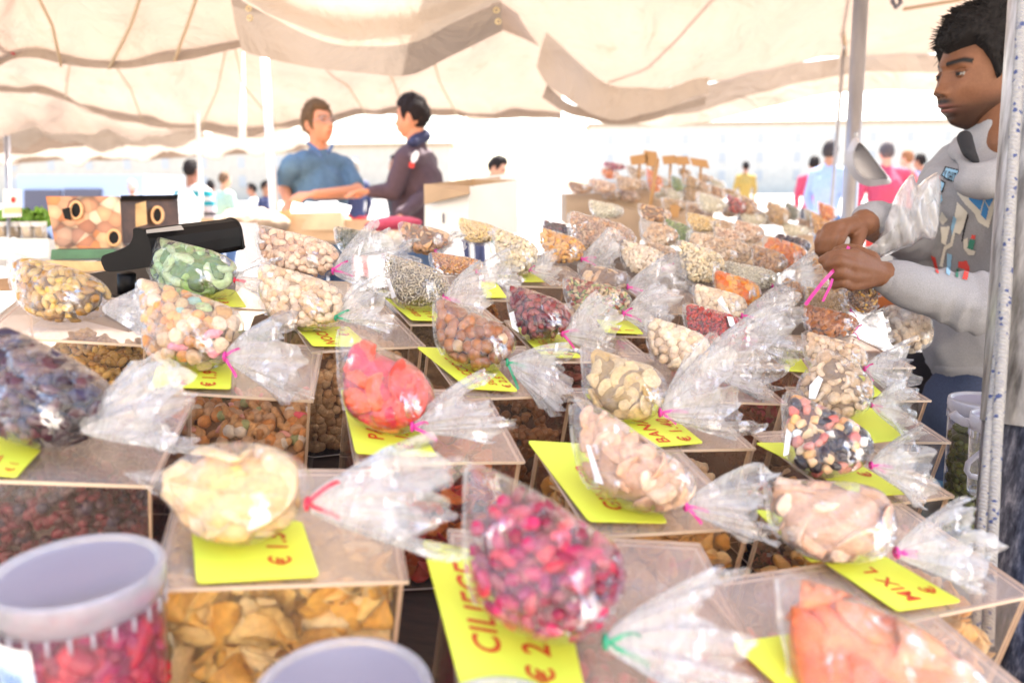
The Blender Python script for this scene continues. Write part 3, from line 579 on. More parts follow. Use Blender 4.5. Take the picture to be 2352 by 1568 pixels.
# ------------------------------------------------------------------ display bench under the bins
bench_dh = -BIN_H - .004
POLY = [(-80, 705), (30, 682), (360, 655), (560, 600), (590, 540), (760, 512), (1050, 490), (1330, 450), (1520, 452), (1720, 498), (1900, 560), (2010, 690), (2060, 775), (2145, 900), (2195, 1000), (2225, 1140), (2420, 1370), (2640, 1700), (2750, 2000), (1200, 2500), (-700, 2200), (-420, 1100)]
bp_ = [T(x, y, 0) + TN * bench_dh for x, y in POLY]
bench = thing('display_bench', 'dark wooden sloping bench carrying the clear bins', 'bench', tuple(T(1000, 900, bench_dh - .03)))
M['wood'] = mat('dark_bench_wood', (.055, .03, .017), .6, nscale=20, namp=.35, stretch=(1, 8, 1), bump=.2)
M['woodl'] = mat('light_wood', (.60, .38, .18), .6, nscale=14, namp=.3, stretch=(1, 9, 1), bump=.2)
n_ = len(bp_); V = [A3(p - TN * .03) for p in bp_] + [A3(p) for p in bp_]
mk('bench_top', V, [tuple(range(n_)), tuple(range(n_, 2 * n_))[::-1]] + [(k, n_ + k, n_ + (k + 1) % n_, (k + 1) % n_) for k in range(n_)], M['wood'], bench)
for px, py in ((20, 760), (1300, 520), (1960, 700), (2330, 1420), (1200, 2300), (-380, 1500)):
    p = T(px, py, 0) + TN * (bench_dh - .035); V = []
    for z in (0, 1): V += [(p.x + a, p.y + b, 0 if z == 0 else p.z - .001) for a, b in ((-.03, -.03), (.03, -.03), (.03, .03), (-.03, .03))]
    mk('leg', V, BF, M['wood'], bench)

# ------------------------------------------------------------------ bins (front-left, front-right image corners; depth in metres)
acrylic_bin('B1', 'clear bin of yellow candied pineapple slabs, nearest the cherry tub', (357, 1338), (930, 1334), .155, 'pineapple', 150, 1, .93, BL=(389, 1165))
acrylic_bin('B2', 'clear bin of dark orange candied papaya behind the red bag', (820, 1054), (1200, 1060), .16, 'papaya_d', 60, 2, .6, BL=(776, 906), label_card=False)
acrylic_bin('B3', 'clear bin of pink and orange nut mix behind the pineapple bag', (345, 893), (714, 916), .15, 'mixsticks', 34, 3, .58)
acrylic_bin('B4', 'clear bin of golden raisins at the left edge', (-45, 768), (333, 789), .15, 'raisin_gold', 26, 4, .62)
acrylic_bin('B5', 'clear bin of dark red berries above the tub of cherries', (-150, 1092), (346, 1110), .16, 'berry', 34, 5, .82, BL=None)
acrylic_bin('B6', 'clear bin of dried cherries with the large cherry bag on it', (1062, 1622), (1815, 1640), .185, 'cherry', 60, 6, .55)
acrylic_bin('B7', 'clear bin of sugared ginger pieces with the ginger card', (1360, 1219), (1733, 1212), .155, 'ginger_y', 62, 7, .8, BL=(1212, 1030))
acrylic_bin('B8', 'clear bin of brown hazelnuts under the hazelnut bag', (1062, 908), (1320, 908), .15, 'brownnut', 25, 8, .6, BL=(952, 796))
acrylic_bin('B9', 'clear bin of small yellow nuts under the banana chips', (1420, 1030), (1729, 1027), .15, 'macadamia', 26, 9, .45, BL=(1315, 905))
acrylic_bin('B10', 'clear bin of dark red chilli flakes left of the mixed fruit bag', (1530, 920), (1797, 920), .15, 'chilli', 12, 10, .72, BL=(1460, 830))
acrylic_bin('B11', 'clear bin of mixed fruit under the bag with black raisins', (1945, 1150), (2201, 1147), .155, 'mixfruit', 30, 11, .6, BL=(1731, 1021))
acrylic_bin('B12', 'empty-looking clear bin with a white label under the cashew bag', (1970, 1010), (2177, 1012), .15, 'cashew', 22, 12, .25, label_card=True)
acrylic_bin('B13', 'clear bin at the right edge below the pale chickpea bag', (1915, 915), (2133, 917), .14, 'chickpea', 18, 13, .3, label_card=True)
acrylic_bin('B14', 'clear bin at the right edge under the almond bag tail', (1900, 843), (2097, 841), .13, 'almond', 18, 14, .4)
acrylic_bin('B16', 'clear bin of yellow candied fruit under the mix card with the grey strip', (2049, 1410), (2385, 1372), .165, 'ginger_y', 60, 16, .62, BL=(1735, 1173))
acrylic_bin('B17', 'clear bin in the near right corner under the peach bag', (1900, 1660), (2420, 1640), .16, 'peach', 60, 17, .5, BL=(1679, 1476))
acrylic_bin('B18', 'clear bin of raw hazelnuts beside the pink nut mix', (716, 798), (976, 798), .15, 'hazel_raw', 24, 18, .72, BL=(671, 758))
acrylic_bin('B19', 'clear bin under the bag of green kiwi rings', (372, 700), (640, 710), .14, 'greenleaf', 30, 19, .5)
acrylic_bin('B20', 'clear bin of brown spice under the sunflower seed bag', (943, 740), (1150, 742), .14, 'spice', 9, 20, .66, BL=(862, 670))
acrylic_bin('B21', 'clear bin of amber seeds behind the cranberry bag', (1010, 684), (1190, 688), .13, 'orangeseed', 10, 21, .6)
acrylic_bin('B22', 'clear bin of dark red dates under the cranberry bag', (1246, 825), (1500, 830), .15, 'cranberry', 26, 22, .6, BL=(1156, 740))
acrylic_bin('B23', 'clear bin under the pistachio and seed bag', (1360, 768), (1560, 772), .14, 'granola', 16, 23, .4)
acrylic_bin('B24', 'clear bin between the peanut bag and the pistachio bag', (1200, 655), (1370, 660), .13, 'granola', 14, 24, .5)
acrylic_bin('B25', 'clear bin behind the red goji berry bag', (1516, 717), (1660, 722), .13, 'walnut', 16, 25, .4)
acrylic_bin('B26', 'clear bin with bright pink candy left of the chickpea bag', (1640, 838), (1829, 842), .14, 'pinkmix', 30, 26, .5)
acrylic_bin('B27', 'clear bin left of the almond bag', (1690, 778), (1824, 778), .13, 'walnut', 16, 27, .4)
acrylic_bin('B28', 'clear bin of raw nuts behind the papaya bag', (690, 708), (830, 712), .13, 'hazel_raw', 16, 28, .5)

# ------------------------------------------------------------------ price cards (text runs from the front edge towards the back)
price_card('yellow card reading MIX and 1.9 under the pink nut mix', [(345, 889), (530, 894), (533, 838), (366, 828)], [('MIX', .45, .06, .26), ('€ 1.9', .80, .04, .26)])
price_card('yellow card with a price half hidden under the pineapple bag', [(452, 1340), (733, 1324), (694, 1200), (436, 1178)], [('P', .48, .50, .28), ('€ 1.5', .80, .18, .26)])
price_card('green-yellow card at the left edge under the dark raisin bag', [(-70, 1085), (38, 1096), (98, 1030), (-30, 1000)], [('ZE', .48, .3, .26), ('€ 1', .86, .1, .26)])
price_card('yellow card with red letters under the red papaya bag', [(817, 1042), (1003, 1048), (950, 960), (782, 895)], [('PA', .40, .22, .27), ('€ 1.40', .76, .10, .27)])
price_card('yellow card reading NOCCIOLE under the shelled hazelnut bag', [(1075, 893), (1190, 900), (1105, 806), (956, 798)], [('NOCCIOLE', .40, .10, .24), ('SGUSC', .68, .10, .22), ('€ 2.5', .93, .06, .22)])
price_card('yellow card reading GINGER under the pale ginger bag', [(1352, 1198), (1535, 1202), (1395, 1024), (1210, 1013)], [('GINGER', .55, .12, .30), ('€ 1.60', .90, .10, .28)])
price_card('yellow card reading BAN and 1.40 in front of the banana chips', [(1490, 1028), (1616, 1018), (1500, 925), (1340, 905)], [('BANANE', .45, .04, .30), ('€ 1.40', .86, .04, .30)])
price_card('large yellow card reading CILIEGE under the cherry bag', [(1062, 1592), (1350, 1625), (1285, 1310), (968, 1240)], [('CILIEGE', .40, .24, .30), ('€ 2.20', .78, .10, .30)])
price_card('yellow card reading MIX with a grey strip at the right', [(2060, 1404), (2208, 1382), (2030, 1278), (1890, 1290)], [('MIX L', .52, .10, .30), ('€', .90, .18, .28)])
price_card('yellow card edge under the pale ginger strips bag', [(1860, 1290), (1990, 1285), (1850, 1180), (1733, 1172)], [])
price_card('plain yellow card beside the peach bag in the near right corner', [(1860, 1640), (2120, 1630), (1930, 1440), (1681, 1478)], [])
price_card('bright yellow card under the black and red mixed fruit bag', [(1975, 1140), (2085, 1135), (1890, 1018), (1733, 1018)], [('MIX', .55, .45, .30), ('€ 1.5', .90, .30, .28)])
price_card('yellow card under the cashew bag tail', [(2000, 1018), (2095, 1008), (2000, 925), (1900, 925)], [])
price_card('yellow card beside the tail of the pale chickpea bag', [(1975, 918), (2030, 908), (1975, 858), (1880, 858)], [])
price_card('yellow card with an N under the round chickpea bag', [(718, 795), (850, 797), (800, 752), (680, 752)], [('NOCI', .45, .06, .28), ('€ 1', .85, .5, .26)])
price_card('yellow card with a red euro sign under the kiwi bag', [(470, 702), (566, 706), (540, 668), (440, 655)], [('€ 1', .62, .1, .30)])
price_card('yellow card under the grey sunflower seed bag', [(945, 736), (1020, 738), (960, 678), (865, 669)], [('GIRASOLE', .42, .1, .26), ('€ 1.3', .8, .08, .26)])
price_card('yellow card reading FR under the cranberry bag', [(1248, 822), (1335, 822), (1290, 772), (1170, 740)], [('FRAGOLE', .42, .08, .27), ('€ 2.5', .82, .06, .26)])
price_card('yellow card with a grey mark under the pistachio bag', [(1390, 764), (1478, 768), (1450, 738), (1370, 735)], [('M', .45, .12, .34), ('1', .8, .12, .34)])
price_card('small yellow card behind the cranberry bag', [(1115, 684), (1164, 684), (1140, 650), (1100, 648)], [('1', .6, .2, .3)])
price_card('small yellow card below the pumpkin seed bag', [(1205, 648), (1252, 648), (1240, 632), (1190, 630)], [])
price_card('small yellow card left of the almond bag', [(1805, 852), (1860, 856), (1840, 826), (1790, 826)], [])

# ------------------------------------------------------------------ the bags, nearest first
bag('huge bag of red dried cherries with a long pointed tip in the foreground', None, 'cherry', 46, 1,
    outline=[(1078, 1066), (1072, 1180), (1075, 1300), (1100, 1390), (1170, 1450), (1270, 1482), (1360, 1462), (1425, 1390), (1440, 1310), (1415, 1250), (1330, 1190), (1240, 1130), (1150, 1085), (1100, 1066)],
    tie=(1385, 1470), tail=(4, 275, .60), tipcut=.24, thick=.85, ribbon='green')
bag('peach coloured bag of candied fruit cut off by the near right corner', None, 'peach', 190, 2,
    outline=[(1795, 1318), (1800, 1420), (1815, 1520), (1840, 1640), (1960, 1760), (2150, 1770), (2260, 1660), (2240, 1560), (2120, 1450), (1980, 1375), (1870, 1330)],
    tie=(2240, 1700), tipcut=.14, thick=.8, d=.53)
bag('cream yellow bag of candied pineapple lying on a yellow card', None, 'pine_bag', 165, 3,
    outline=[(297, 1086), (345, 1118), (400, 1180), (440, 1225), (500, 1250), (560, 1255), (640, 1222), (705, 1165), (722, 1120), (700, 1065), (640, 1028), (560, 1015), (470, 1022), (420, 1050), (380, 1075)],
    tie=(714, 1160), tail=(5, 290, .48), tipcut=.25, thick=.85, ribbon='red', film='film_w')
bag('bag of dark purple raisins cut off by the left edge of the picture', None, 'raisin_dark', 40, 4,
    outline=[(-60, 745), (-75, 860), (-60, 960), (0, 1010), (100, 1034), (180, 1010), (240, 975), (268, 930), (250, 880), (180, 830), (100, 785), (20, 750)],
    tie=(205, 990), tail=(18, 230, .52), tipcut=.14, thick=.8, rib=False)
bag('bag of white and pink nut mix tied with magenta ribbon', None, 'mixnuts', 36, 5,
    outline=[(318, 642), (322, 700), (330, 790), (350, 832), (400, 846), (455, 850), (510, 832), (550, 790), (560, 750), (545, 715), (490, 690), (420, 665), (360, 648)],
    tie=(526, 826), tail=(8, 150, .72), tipcut=.06, thick=.8)
bag('bag of red and pink papaya slices on the yellow card', None, 'papaya', 90, 6,
    outline=[(782, 752), (778, 830), (785, 900), (800, 950), (850, 985), (910, 996), (960, 980), (995, 945), (1001, 910), (985, 870), (940, 830), (880, 800), (820, 765)],
    tie=(950, 985), tail=(18, 185, .42), tipcut=.2, thick=.8)
bag('bag of shelled brown hazelnuts tied with green ribbon', None, 'hazel', 32, 7,
    outline=[(1000, 683), (998, 740), (1005, 790), (1030, 825), (1080, 850), (1130, 852), (1165, 835), (1184, 800), (1182, 772), (1150, 745), (1100, 725), (1050, 700), (1015, 682)],
    tie=(1165, 838), tail=(-12, 130, .62), tipcut=.08, thick=.8, ribbon='green')
bag('bag of golden raisins at the far left with its tail folded in front', (24, 585, 255, 738), 'raisin_gold', 27, 8, tie=(245, 715), tail=(-2, 120, .5), tipcut=.08, rib=False)
bag('bag of light green kiwi rings beside the black till', (336, 543, 556, 686), 'kiwi', 58, 9, tie=(545, 650), tail=(5, 90, .6), tipcut=.22, ribbon='red')
bag('bag of pale round chickpeas in the left middle', (592, 605, 798, 758), 'chickpea', 22, 10, tie=(775, 735), tail=(25, 110, .6), tipcut=.04, ribbon='green')
bag('bag of beige peeled peanuts behind the chickpea bag', (592, 520, 786, 640), 'peeledpeanut', 22, 11, tie=(768, 628), tail=(12, 130, .75), tipcut=.04)
bag('bag of dark green seeds in the back row', (767, 521, 911, 592), 'darkseed', 6, 12, tie=(880, 590), tail=(0, 70, .6), tipcut=.04, film='film_far')
bag('bag of sliced brown nuts in the back row in front of the dark jacket man', (918, 510, 1043, 583), 'slices', 20, 13, tie=(1000, 580), tail=(8, 60, .7), tipcut=.04, film='film_far')
bag('bag of grey sunflower seeds on the yellow card', (880, 584, 1036, 712), 'sunflower', 9, 14, tie=(1020, 690), tail=(10, 105, .75), tipcut=.0, thick=.9,
    sticker=[(890, 648), (899, 650), (914, 692), (902, 690)])
bag('bag of small amber seeds behind the sunflower seeds', (988, 580, 1116, 632), 'orangeseed', 8, 15, tie=(1095, 625), tail=(10, 90, .6), tipcut=.02, film='film_far')
bag('bag of yellow corn with a green tie in the back row', (1052, 501, 1150, 562), 'corn', 8, 16, tie=(1130, 555), tail=(-30, 60, .6), tipcut=.02, film='film_far', ribbon='green')
bag('bag of pale yellow seeds in front of the white carton', (1134, 524, 1240, 634), 'paleseed', 13, 17, tie=(1215, 625), tail=(8, 60, .7), tipcut=.05, film='film_far')
bag('bag of dark red cranberries with a white sticker', (1168, 654, 1315, 785), 'cranberry', 22, 18, tie=(1290, 770), tail=(10, 115, .75), tipcut=.06, sticker=[(1169, 722), (1180, 722), (1192, 768), (1176, 756)])
bag('bag of roasted orange peanuts tied with pink ribbon', (1238, 524, 1346, 610), 'peanut_o', 12, 19, tie=(1335, 600), tail=(10, 80, .75), tipcut=.1, film='film_far')
bag('large rounded bag of pinkish granola', (1307, 488, 1462, 602), 'granola', 9, 20, tie=(1440, 590), tail=(-20, 60, .6), tipcut=.04, film='film_far', thick=.95)
bag('bag of pistachios and mixed seeds', (1297, 636, 1452, 731), 'pistachio', 12, 21, tie=(1430, 725), tail=(5, 110, .7), tipcut=.03)
bag('bag of brown dried mushrooms behind the pistachio bag', (1330, 604, 1452, 672), 'mushroom', 34, 22, tie=(1440, 662), tail=(5, 100, .75), tipcut=.05, film='film_far')
bag('bag of small white beans in the middle of the display', (1425, 551, 1531, 636), 'whitebean', 11, 23, tie=(1520, 622), tail=(0, 75, .8), tipcut=.06, film='film_far')
bag('soft greyish bag right behind the white beans', (1477, 552, 1558, 610), 'oat', 12, 24, tipcut=.1, film='film_far')
bag('plump bag of creamy popcorn kernels', (1556, 553, 1664, 658), 'popcorn', 10, 25, tipcut=.02, film='film_far', thick=1.0)
bag('large bag of toasted oat flakes with a pale crest', (1580, 533, 1730, 612), 'oat', 15, 26, tipcut=.04, film='film_far')
bag('bag of brown walnut pieces left of the orange fruit', (1728, 562, 1808, 636), 'walnut', 12, 27, tipcut=.04, film='film_far')
bag('bag of bright orange dried papaya near the far hand', (1753, 542, 1853, 620), 'apricot', 20, 28, tipcut=.1, film='film_far')
bag('thin dark bag behind the bright orange dried papaya', (1780, 536, 1862, 588), 'raisin_dark', 12, 29, tipcut=.05, film='film_far', dh=.03)
bag('smooth white egg-shaped bag of rice', (1660, 600, 1786, 671), 'rice', 6, 30, tie=(1770, 660), tail=(10, 120, .6), tipcut=.0, film='film_far', thick=1.0)
bag('slim bag of glossy orange apricots', (1640, 621, 1748, 712), 'apricot_b', 26, 31, tie=(1730, 700), tail=(0, 80, .7), tipcut=.14)
bag('bag of pale macadamia nuts with a paper slip on top', (1594, 653, 1716, 738), 'macadamia', 16, 32, tie=(1700, 728), tail=(5, 120, .6), tipcut=.02, sticker=[(1640, 700), (1650, 690), (1672, 730), (1662, 738)])
bag('bag of crimson goji berries in front of the macadamia bag', (1572, 697, 1718, 802), 'goji', 12, 33, tie=(1700, 780), tail=(12, 110, .7), tipcut=.02, sticker=[(1660, 738), (1674, 740), (1680, 770), (1664, 762)])
bag('bag of large white macadamia nuts beside the banana chips', (1486, 728, 1632, 852), 'macadamia', 24, 34, tie=(1600, 840), tail=(10, 150, .7), tipcut=.02, rib=False)
bag('bag of sliced banana chips tied with pink ribbon', None, 'banana', 46, 35,
    outline=[(1338, 795), (1340, 850), (1345, 905), (1370, 945), (1420, 966), (1475, 968), (1515, 945), (1532, 905), (1525, 870), (1490, 840), (1440, 825), (1390, 808), (1350, 793)],
    tie=(1512, 952), tail=(22, 165, .75), tipcut=.05, thick=.8)
bag('bag of pale sugared ginger with a long empty tip on the ginger card', None, 'ginger', 62, 36,
    outline=[(1316, 916), (1318, 1000), (1335, 1080), (1365, 1130), (1430, 1165), (1500, 1182), (1560, 1175), (1595, 1140), (1590, 1100), (1540, 1050), (1470, 1000), (1400, 950), (1340, 918)],
    tie=(1568, 1165), tail=(6, 170, .55), tipcut=.15, thick=.8, sticker=[(1342, 1030), (1350, 1032), (1380, 1120), (1362, 1112)])
bag('bag of whole brown almonds near the near hand', (1843, 698, 1971, 779), 'almond', 15, 37, tie=(1955, 765), tail=(12, 70, .7), tipcut=.02)
bag('bag of tan sesame seeds behind the almond bag', (1846, 658, 1958, 728), 'sesame', 6, 38, tie=(1950, 715), tail=(5, 60, .7), tipcut=.02)
bag('bag of golden toasted corn under the pink ribbon and hands', (1864, 592, 1952, 702), 'peanut_o', 10, 39, tipcut=.06, film='film_far')
bag('bag of pale cream chickpeas above the cashew bag', (1845, 762, 1991, 866), 'chickpea', 18, 40, tie=(1980, 850), tail=(0, 95, .75), tipcut=.0)
bag('pyramid bag of pale cashew nuts with a white sticker', None, 'cashew', 34, 41,
    outline=[(1885, 803), (1862, 838), (1838, 875), (1831, 915), (1850, 945), (1900, 962), (1950, 965), (1988, 945), (2000, 905), (1990, 870), (1960, 840), (1925, 812), (1905, 803)],
    tie=(1992, 935), tail=(0, 85, .85), tipcut=.0, thick=.85, sticker=[(1848, 893), (1866, 872), (1874, 882), (1858, 926), (1846, 922)])
bag('bag of black, red and orange mixed dried fruit', None, 'mixfruit', 30, 42,
    outline=[(1803, 903), (1800, 960), (1806, 1030), (1825, 1075), (1870, 1095), (1920, 1097), (1970, 1080), (1998, 1045), (1998, 1015), (1970, 980), (1920, 950), (1860, 920), (1820, 902)],
    tie=(1990, 1072), tail=(6, 120, .8), tipcut=.03, thick=.8, sticker=[(1802, 985), (1810, 1000), (1806, 1045), (1794, 1050)])
bag('bag of pale pink ginger strips on the mix card at the right', None, 'ginger', 95, 43,
    outline=[(1745, 1082), (1765, 1130), (1768, 1180), (1785, 1225), (1830, 1265), (1890, 1290), (1960, 1297), (2020, 1285), (2048, 1240), (2050, 1180), (2020, 1130), (1960, 1108), (1880, 1102), (1810, 1098)],
    tie=(2046, 1270), tail=(14, 180, .62), tipcut=.08, thick=.85, film='film_w')
# far end of the display
bag('small cream bag far back left of the brown tins', (1352, 459, 1434, 503), 'rice', 6, 50, tipcut=.02, film='film_far', dh=.02)
bag('small bag of sliced almonds far back beside the paper sacks', (1466, 468, 1542, 512), 'slices', 12, 51, tipcut=.04, film='film_far', dh=.02)
bag('small bag of green herbs far back', (1527, 503, 1592, 560), 'greenleaf', 14, 52, tipcut=.05, film='film_far')
bag('bag of tan seeds with a pale edge behind the herbs', (1577, 488, 1655, 535), 'corn', 8, 53, tipcut=.04, film='film_far')
bag('white topped bag behind the soft greyish bag', (1470, 503, 1560, 575), 'oat', 12, 54, tipcut=.3, film='film_far')
bag('bag of pink beans far back towards the seller', (1686, 505, 1757, 560), 'peeledpeanut', 10, 55, tipcut=.1, film='film_far')
bag('small bag of rosy nuts left of the pink beans', (1640, 520, 1712, 566), 'peeledpeanut', 10, 56, tipcut=.04, film='film_far', dh=.02)
bag('dark red bag far back behind the orange peanuts', (1245, 505, 1318, 548), 'berry', 14, 57, tipcut=.05, film='film_far')
bag('bag of coarse brown nuts right of the sliced banana chips row', (1795, 634, 1850, 700), 'walnut', 12, 58, tipcut=.1, film='film_far')
bag('bag of pale green and white sweets at the right end of the display', None, 'whitebean', 24, 59,
    outline=[(2030, 705), (2036, 745), (2050, 790), (2080, 810), (2120, 805), (2138, 780), (2135, 740), (2110, 712), (2070, 700)], d=1.42, tipcut=.0, film='film_far')
print('BAGS', len(BAGS))
# ------------------------------------------------------------------ setting: plaza, sky comes from the world
M['plaza'] = mat('plaza_paving', (.24, .22, .20), .8, nscale=1.5, namp=.15, bump=.2)
g = 400
mk('ground', [(-g, -g, 0), (g, -g, 0), (g, g, 0), (-g, g, 0)], [(0, 1, 2, 3)], M['plaza'], origin=(0, 0, 0))['kind'] = 'structure'

# ------------------------------------------------------------------ awnings: cloth sheets with real places, hung over the stalls
def P_(p):
    if len(p) == 4: return A3(p[:3])                      # world point
    return A3(W(*p))
def cloth(name, rows, m, label, nu=60, nv=10, fold=.03, seed=0, parent=None, group='cream canvas awnings over the market stalls', sag=.0):
    G = np.array([[P_(p) for p in r] for r in rows]); R_, C_ = G.shape[:2]
    def cm(A, t):
        n = len(A); i = min(int(t), n - 2); u = t - i; p1, p2 = A[i], A[i + 1]; p0 = A[i - 1] if i > 0 else 2 * p1 - p2; p3 = A[i + 2] if i + 2 < n else 2 * p2 - p1
        return .5 * ((2 * p1) + (-p0 + p2) * u + (2 * p0 - 5 * p1 + 4 * p2 - p3) * u * u + (-p0 + 3 * p1 - 3 * p2 + p3) * u ** 3)
    nvv = nv * (R_ - 1); V = []; r = np.random.RandomState(seed); ph = r.uniform(0, 6.28, 8)
    for a in range(nvv + 1):
        rowp = np.array([cm(G[:, c], a / nv) for c in range(C_)])
        for b in range(nu + 1):
            t = b / nu * (C_ - 1); p = cm(rowp, t); x, y, z = p
            f = math.sin(x * 7 + ph[0] + .8 * math.sin(y * 2.2 + ph[1])) + .6 * math.sin(x * 13 + y * 4 + ph[2]) + .5 * math.sin((x + y) * 3.1 + ph[3]) + .35 * math.sin(x * 23 - y * 6 + ph[4])
            p = p + np.array((0, .5, .8)) * f * fold; p[2] -= sag * math.sin(math.pi * (t % 1)) ; V.append(p)
    Fq = [(a * (nu + 1) + b, a * (nu + 1) + b + 1, (a + 1) * (nu + 1) + b + 1, (a + 1) * (nu + 1) + b) for a in range(nvv) for b in range(nu)]
    o = mk(name, V, np.array(Fq), m, parent, True)
    if parent is None:
        tag(o, label, 'awning', group)
        V1, T1 = tube_np(np.array(V[:nu + 1]), .007, 5); mk('hem', V1, T1, M['canvas_g'], o, True)
    return o
def wpt(x, y, z): return (x, y, z, 'w')
# near left sheet, its scalloped hem crosses the upper left of the picture
aw = thing('awning', 'near left cream awning with a sagging hem and a dark red cord', 'awning', (-1.4, 2.5, 2.4), 'cream canvas awnings over the market stalls')
cloth('canopy', [[(-300, 240, 3.7), (-60, 176, 3.6), (40, 131, 3.55), (140, 150, 3.5), (250, 157, 3.5), (400, 140, 3.45), (556, 108, 3.4)],
               [(-300, 120, 3.5), (-60, 90, 3.4), (40, 60, 3.4), (140, 60, 3.35), (250, 60, 3.3), (400, 40, 3.3), (556, 10, 3.2)],
               [(-400, -250, 3.0), (-100, -250, 2.9), (20, -260, 2.9), (140, -260, 2.8), (260, -260, 2.8), (400, -270, 2.8), (600, -280, 2.7)],
               [wpt(-3.2, 1.35, 2.72), wpt(-2.6, 1.35, 2.76), wpt(-2.1, 1.35, 2.76), wpt(-1.7, 1.35, 2.76), wpt(-1.3, 1.35, 2.76), wpt(-.9, 1.35, 2.76), wpt(-.45, 1.35, 2.76)],
               [wpt(-3.2, .75, 2.8), wpt(-2.6, .75, 2.8), wpt(-2.1, .75, 2.8), wpt(-1.7, .75, 2.8), wpt(-1.3, .75, 2.8), wpt(-.9, .75, 2.8), wpt(-.45, .75, 2.8)]],
      M['canvas'], '', fold=.012, seed=1, parent=aw)
V1, T1 = tube_np([A3(W(*p)) for p in ((-60, 20, 3.3), (-10, 70, 3.4), (15, 110, 3.5), (42, 130, 3.54))], .008, 6); mk('cord', V1, T1, M['red_r'], aw, True)
aw = thing('awning', 'near central awning with a hanging scalloped valance and brass eyelets', 'awning', (0, 2.5, 2.3), 'cream canvas awnings over the market stalls')
cloth('valance', [[(555, 118, 3.05), (650, 140, 3.05), (760, 158, 3.05), (850, 168, 3.05), (950, 170, 3.05), (1040, 130, 3.05), (1154, 72, 3.05)],
                 [(540, 60, 3.03), (640, 95, 3.03), (760, 122, 3.0), (850, 130, 3.0), (950, 128, 3.0), (1040, 95, 3.0), (1153, 40, 3.0)],
                 [(528, -12, 3.0), (640, 45, 3.0), (740, 88, 2.95), (850, 104, 2.95), (950, 96, 2.95), (1040, 55, 2.95), (1152, 4, 2.98)]],
      M['canvas_g'], '', fold=.006, seed=2, parent=aw)
cloth('canopy', [[(528, -12, 3.0), (640, 45, 3.0), (740, 88, 2.95), (850, 104, 2.95), (950, 96, 2.95), (1040, 55, 2.95), (1152, 4, 2.98)],
               [(530, -150, 2.9), (640, -110, 2.85), (740, -90, 2.8), (850, -80, 2.8), (950, -90, 2.8), (1040, -110, 2.8), (1160, -150, 2.8)],
               [wpt(-.95, 1.4, 2.75), wpt(-.7, 1.4, 2.75), wpt(-.5, 1.4, 2.75), wpt(-.3, 1.4, 2.75), wpt(-.1, 1.4, 2.75), wpt(.1, 1.4, 2.75), wpt(.3, 1.4, 2.75)],
               [wpt(-.9, .75, 2.8), wpt(-.7, .75, 2.8), wpt(-.5, .75, 2.8), wpt(-.3, .75, 2.8), wpt(-.1, .75, 2.8), wpt(.1, .75, 2.8), wpt(.35, .75, 2.8)]],
      M['canvas_l'], '', fold=.008, seed=3, parent=aw)
for (x, y) in ((571, 20), (574, 42), (1218, 24), (1222, 50)):
    c = A3(W(x if x < 1000 else x - 78, y, 2.97)); t = np.linspace(0, 2 * math.pi, 13); V1, T1 = tube_np([c + A3(CR) * .009 * math.cos(a) + A3(CU) * .009 * math.sin(a) for a in t], .003, 5, False)
    mk('eyelet', V1, T1, mat('brass', (.7, .55, .3), .3, metal=1) if 'brass' not in bpy.data.materials else bpy.data.materials['brass'], aw, True)
# big right-hand awning
aw = thing('awning', 'large right awning with seamed cream roof and pale scalloped valance', 'awning', (1.6, 5, 2.4), 'cream canvas awnings over the market stalls')
rt = [(1150, 60, 5.8), (1260, 120, 5.7), (1395, 192, 5.6), (1540, 207, 5.6), (1750, 163, 5.6), (1945, 128, 5.6), (2150, 126, 5.6), (2560, 128, 5.6), (2900, 140, 5.6)]
cloth('canopy', [rt, [(1120, -20, 5.2), (1240, 40, 5.1), (1395, 90, 5.0), (1540, 105, 5.0), (1750, 70, 5.0), (1945, 35, 5.0), (2150, 30, 5.0), (2560, 30, 5.0), (2900, 40, 5.0)],
               [(1100, -260, 4.1), (1230, -220, 4.0), (1395, -200, 4.0), (1540, -190, 4.0), (1750, -200, 4.0), (1945, -210, 4.0), (2150, -210, 4.0), (2560, -200, 4.0), (2900, -200, 4.0)],
               [wpt(.1, 1.6, 2.85), wpt(.5, 1.6, 2.85), wpt(.9, 1.6, 2.85), wpt(1.3, 1.6, 2.85), wpt(1.8, 1.6, 2.85), wpt(2.4, 1.6, 2.85), wpt(3.0, 1.6, 2.85), wpt(3.8, 1.6, 2.85), wpt(4.6, 1.6, 2.85)],
               [wpt(.1, .75, 2.8), wpt(.5, .75, 2.8), wpt(.9, .75, 2.8), wpt(1.3, .75, 2.8), wpt(1.8, .75, 2.8), wpt(2.4, .75, 2.8), wpt(3.0, .75, 2.8), wpt(3.8, .75, 2.8), wpt(4.6, .75, 2.8)]],
      M['canvas'], '', nu=90, fold=.012, seed=4, parent=aw)
rv = [p for p in rt[2:]]
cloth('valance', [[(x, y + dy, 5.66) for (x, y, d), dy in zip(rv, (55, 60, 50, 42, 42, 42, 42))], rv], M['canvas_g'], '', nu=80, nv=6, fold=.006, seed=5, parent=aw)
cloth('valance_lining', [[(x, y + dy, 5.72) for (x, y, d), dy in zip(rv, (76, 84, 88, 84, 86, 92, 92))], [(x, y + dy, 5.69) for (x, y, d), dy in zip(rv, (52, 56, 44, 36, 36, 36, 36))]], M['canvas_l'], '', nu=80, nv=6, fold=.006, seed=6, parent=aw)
M['seam'] = mat('seam_tape', (.36, .25, .15), .7)
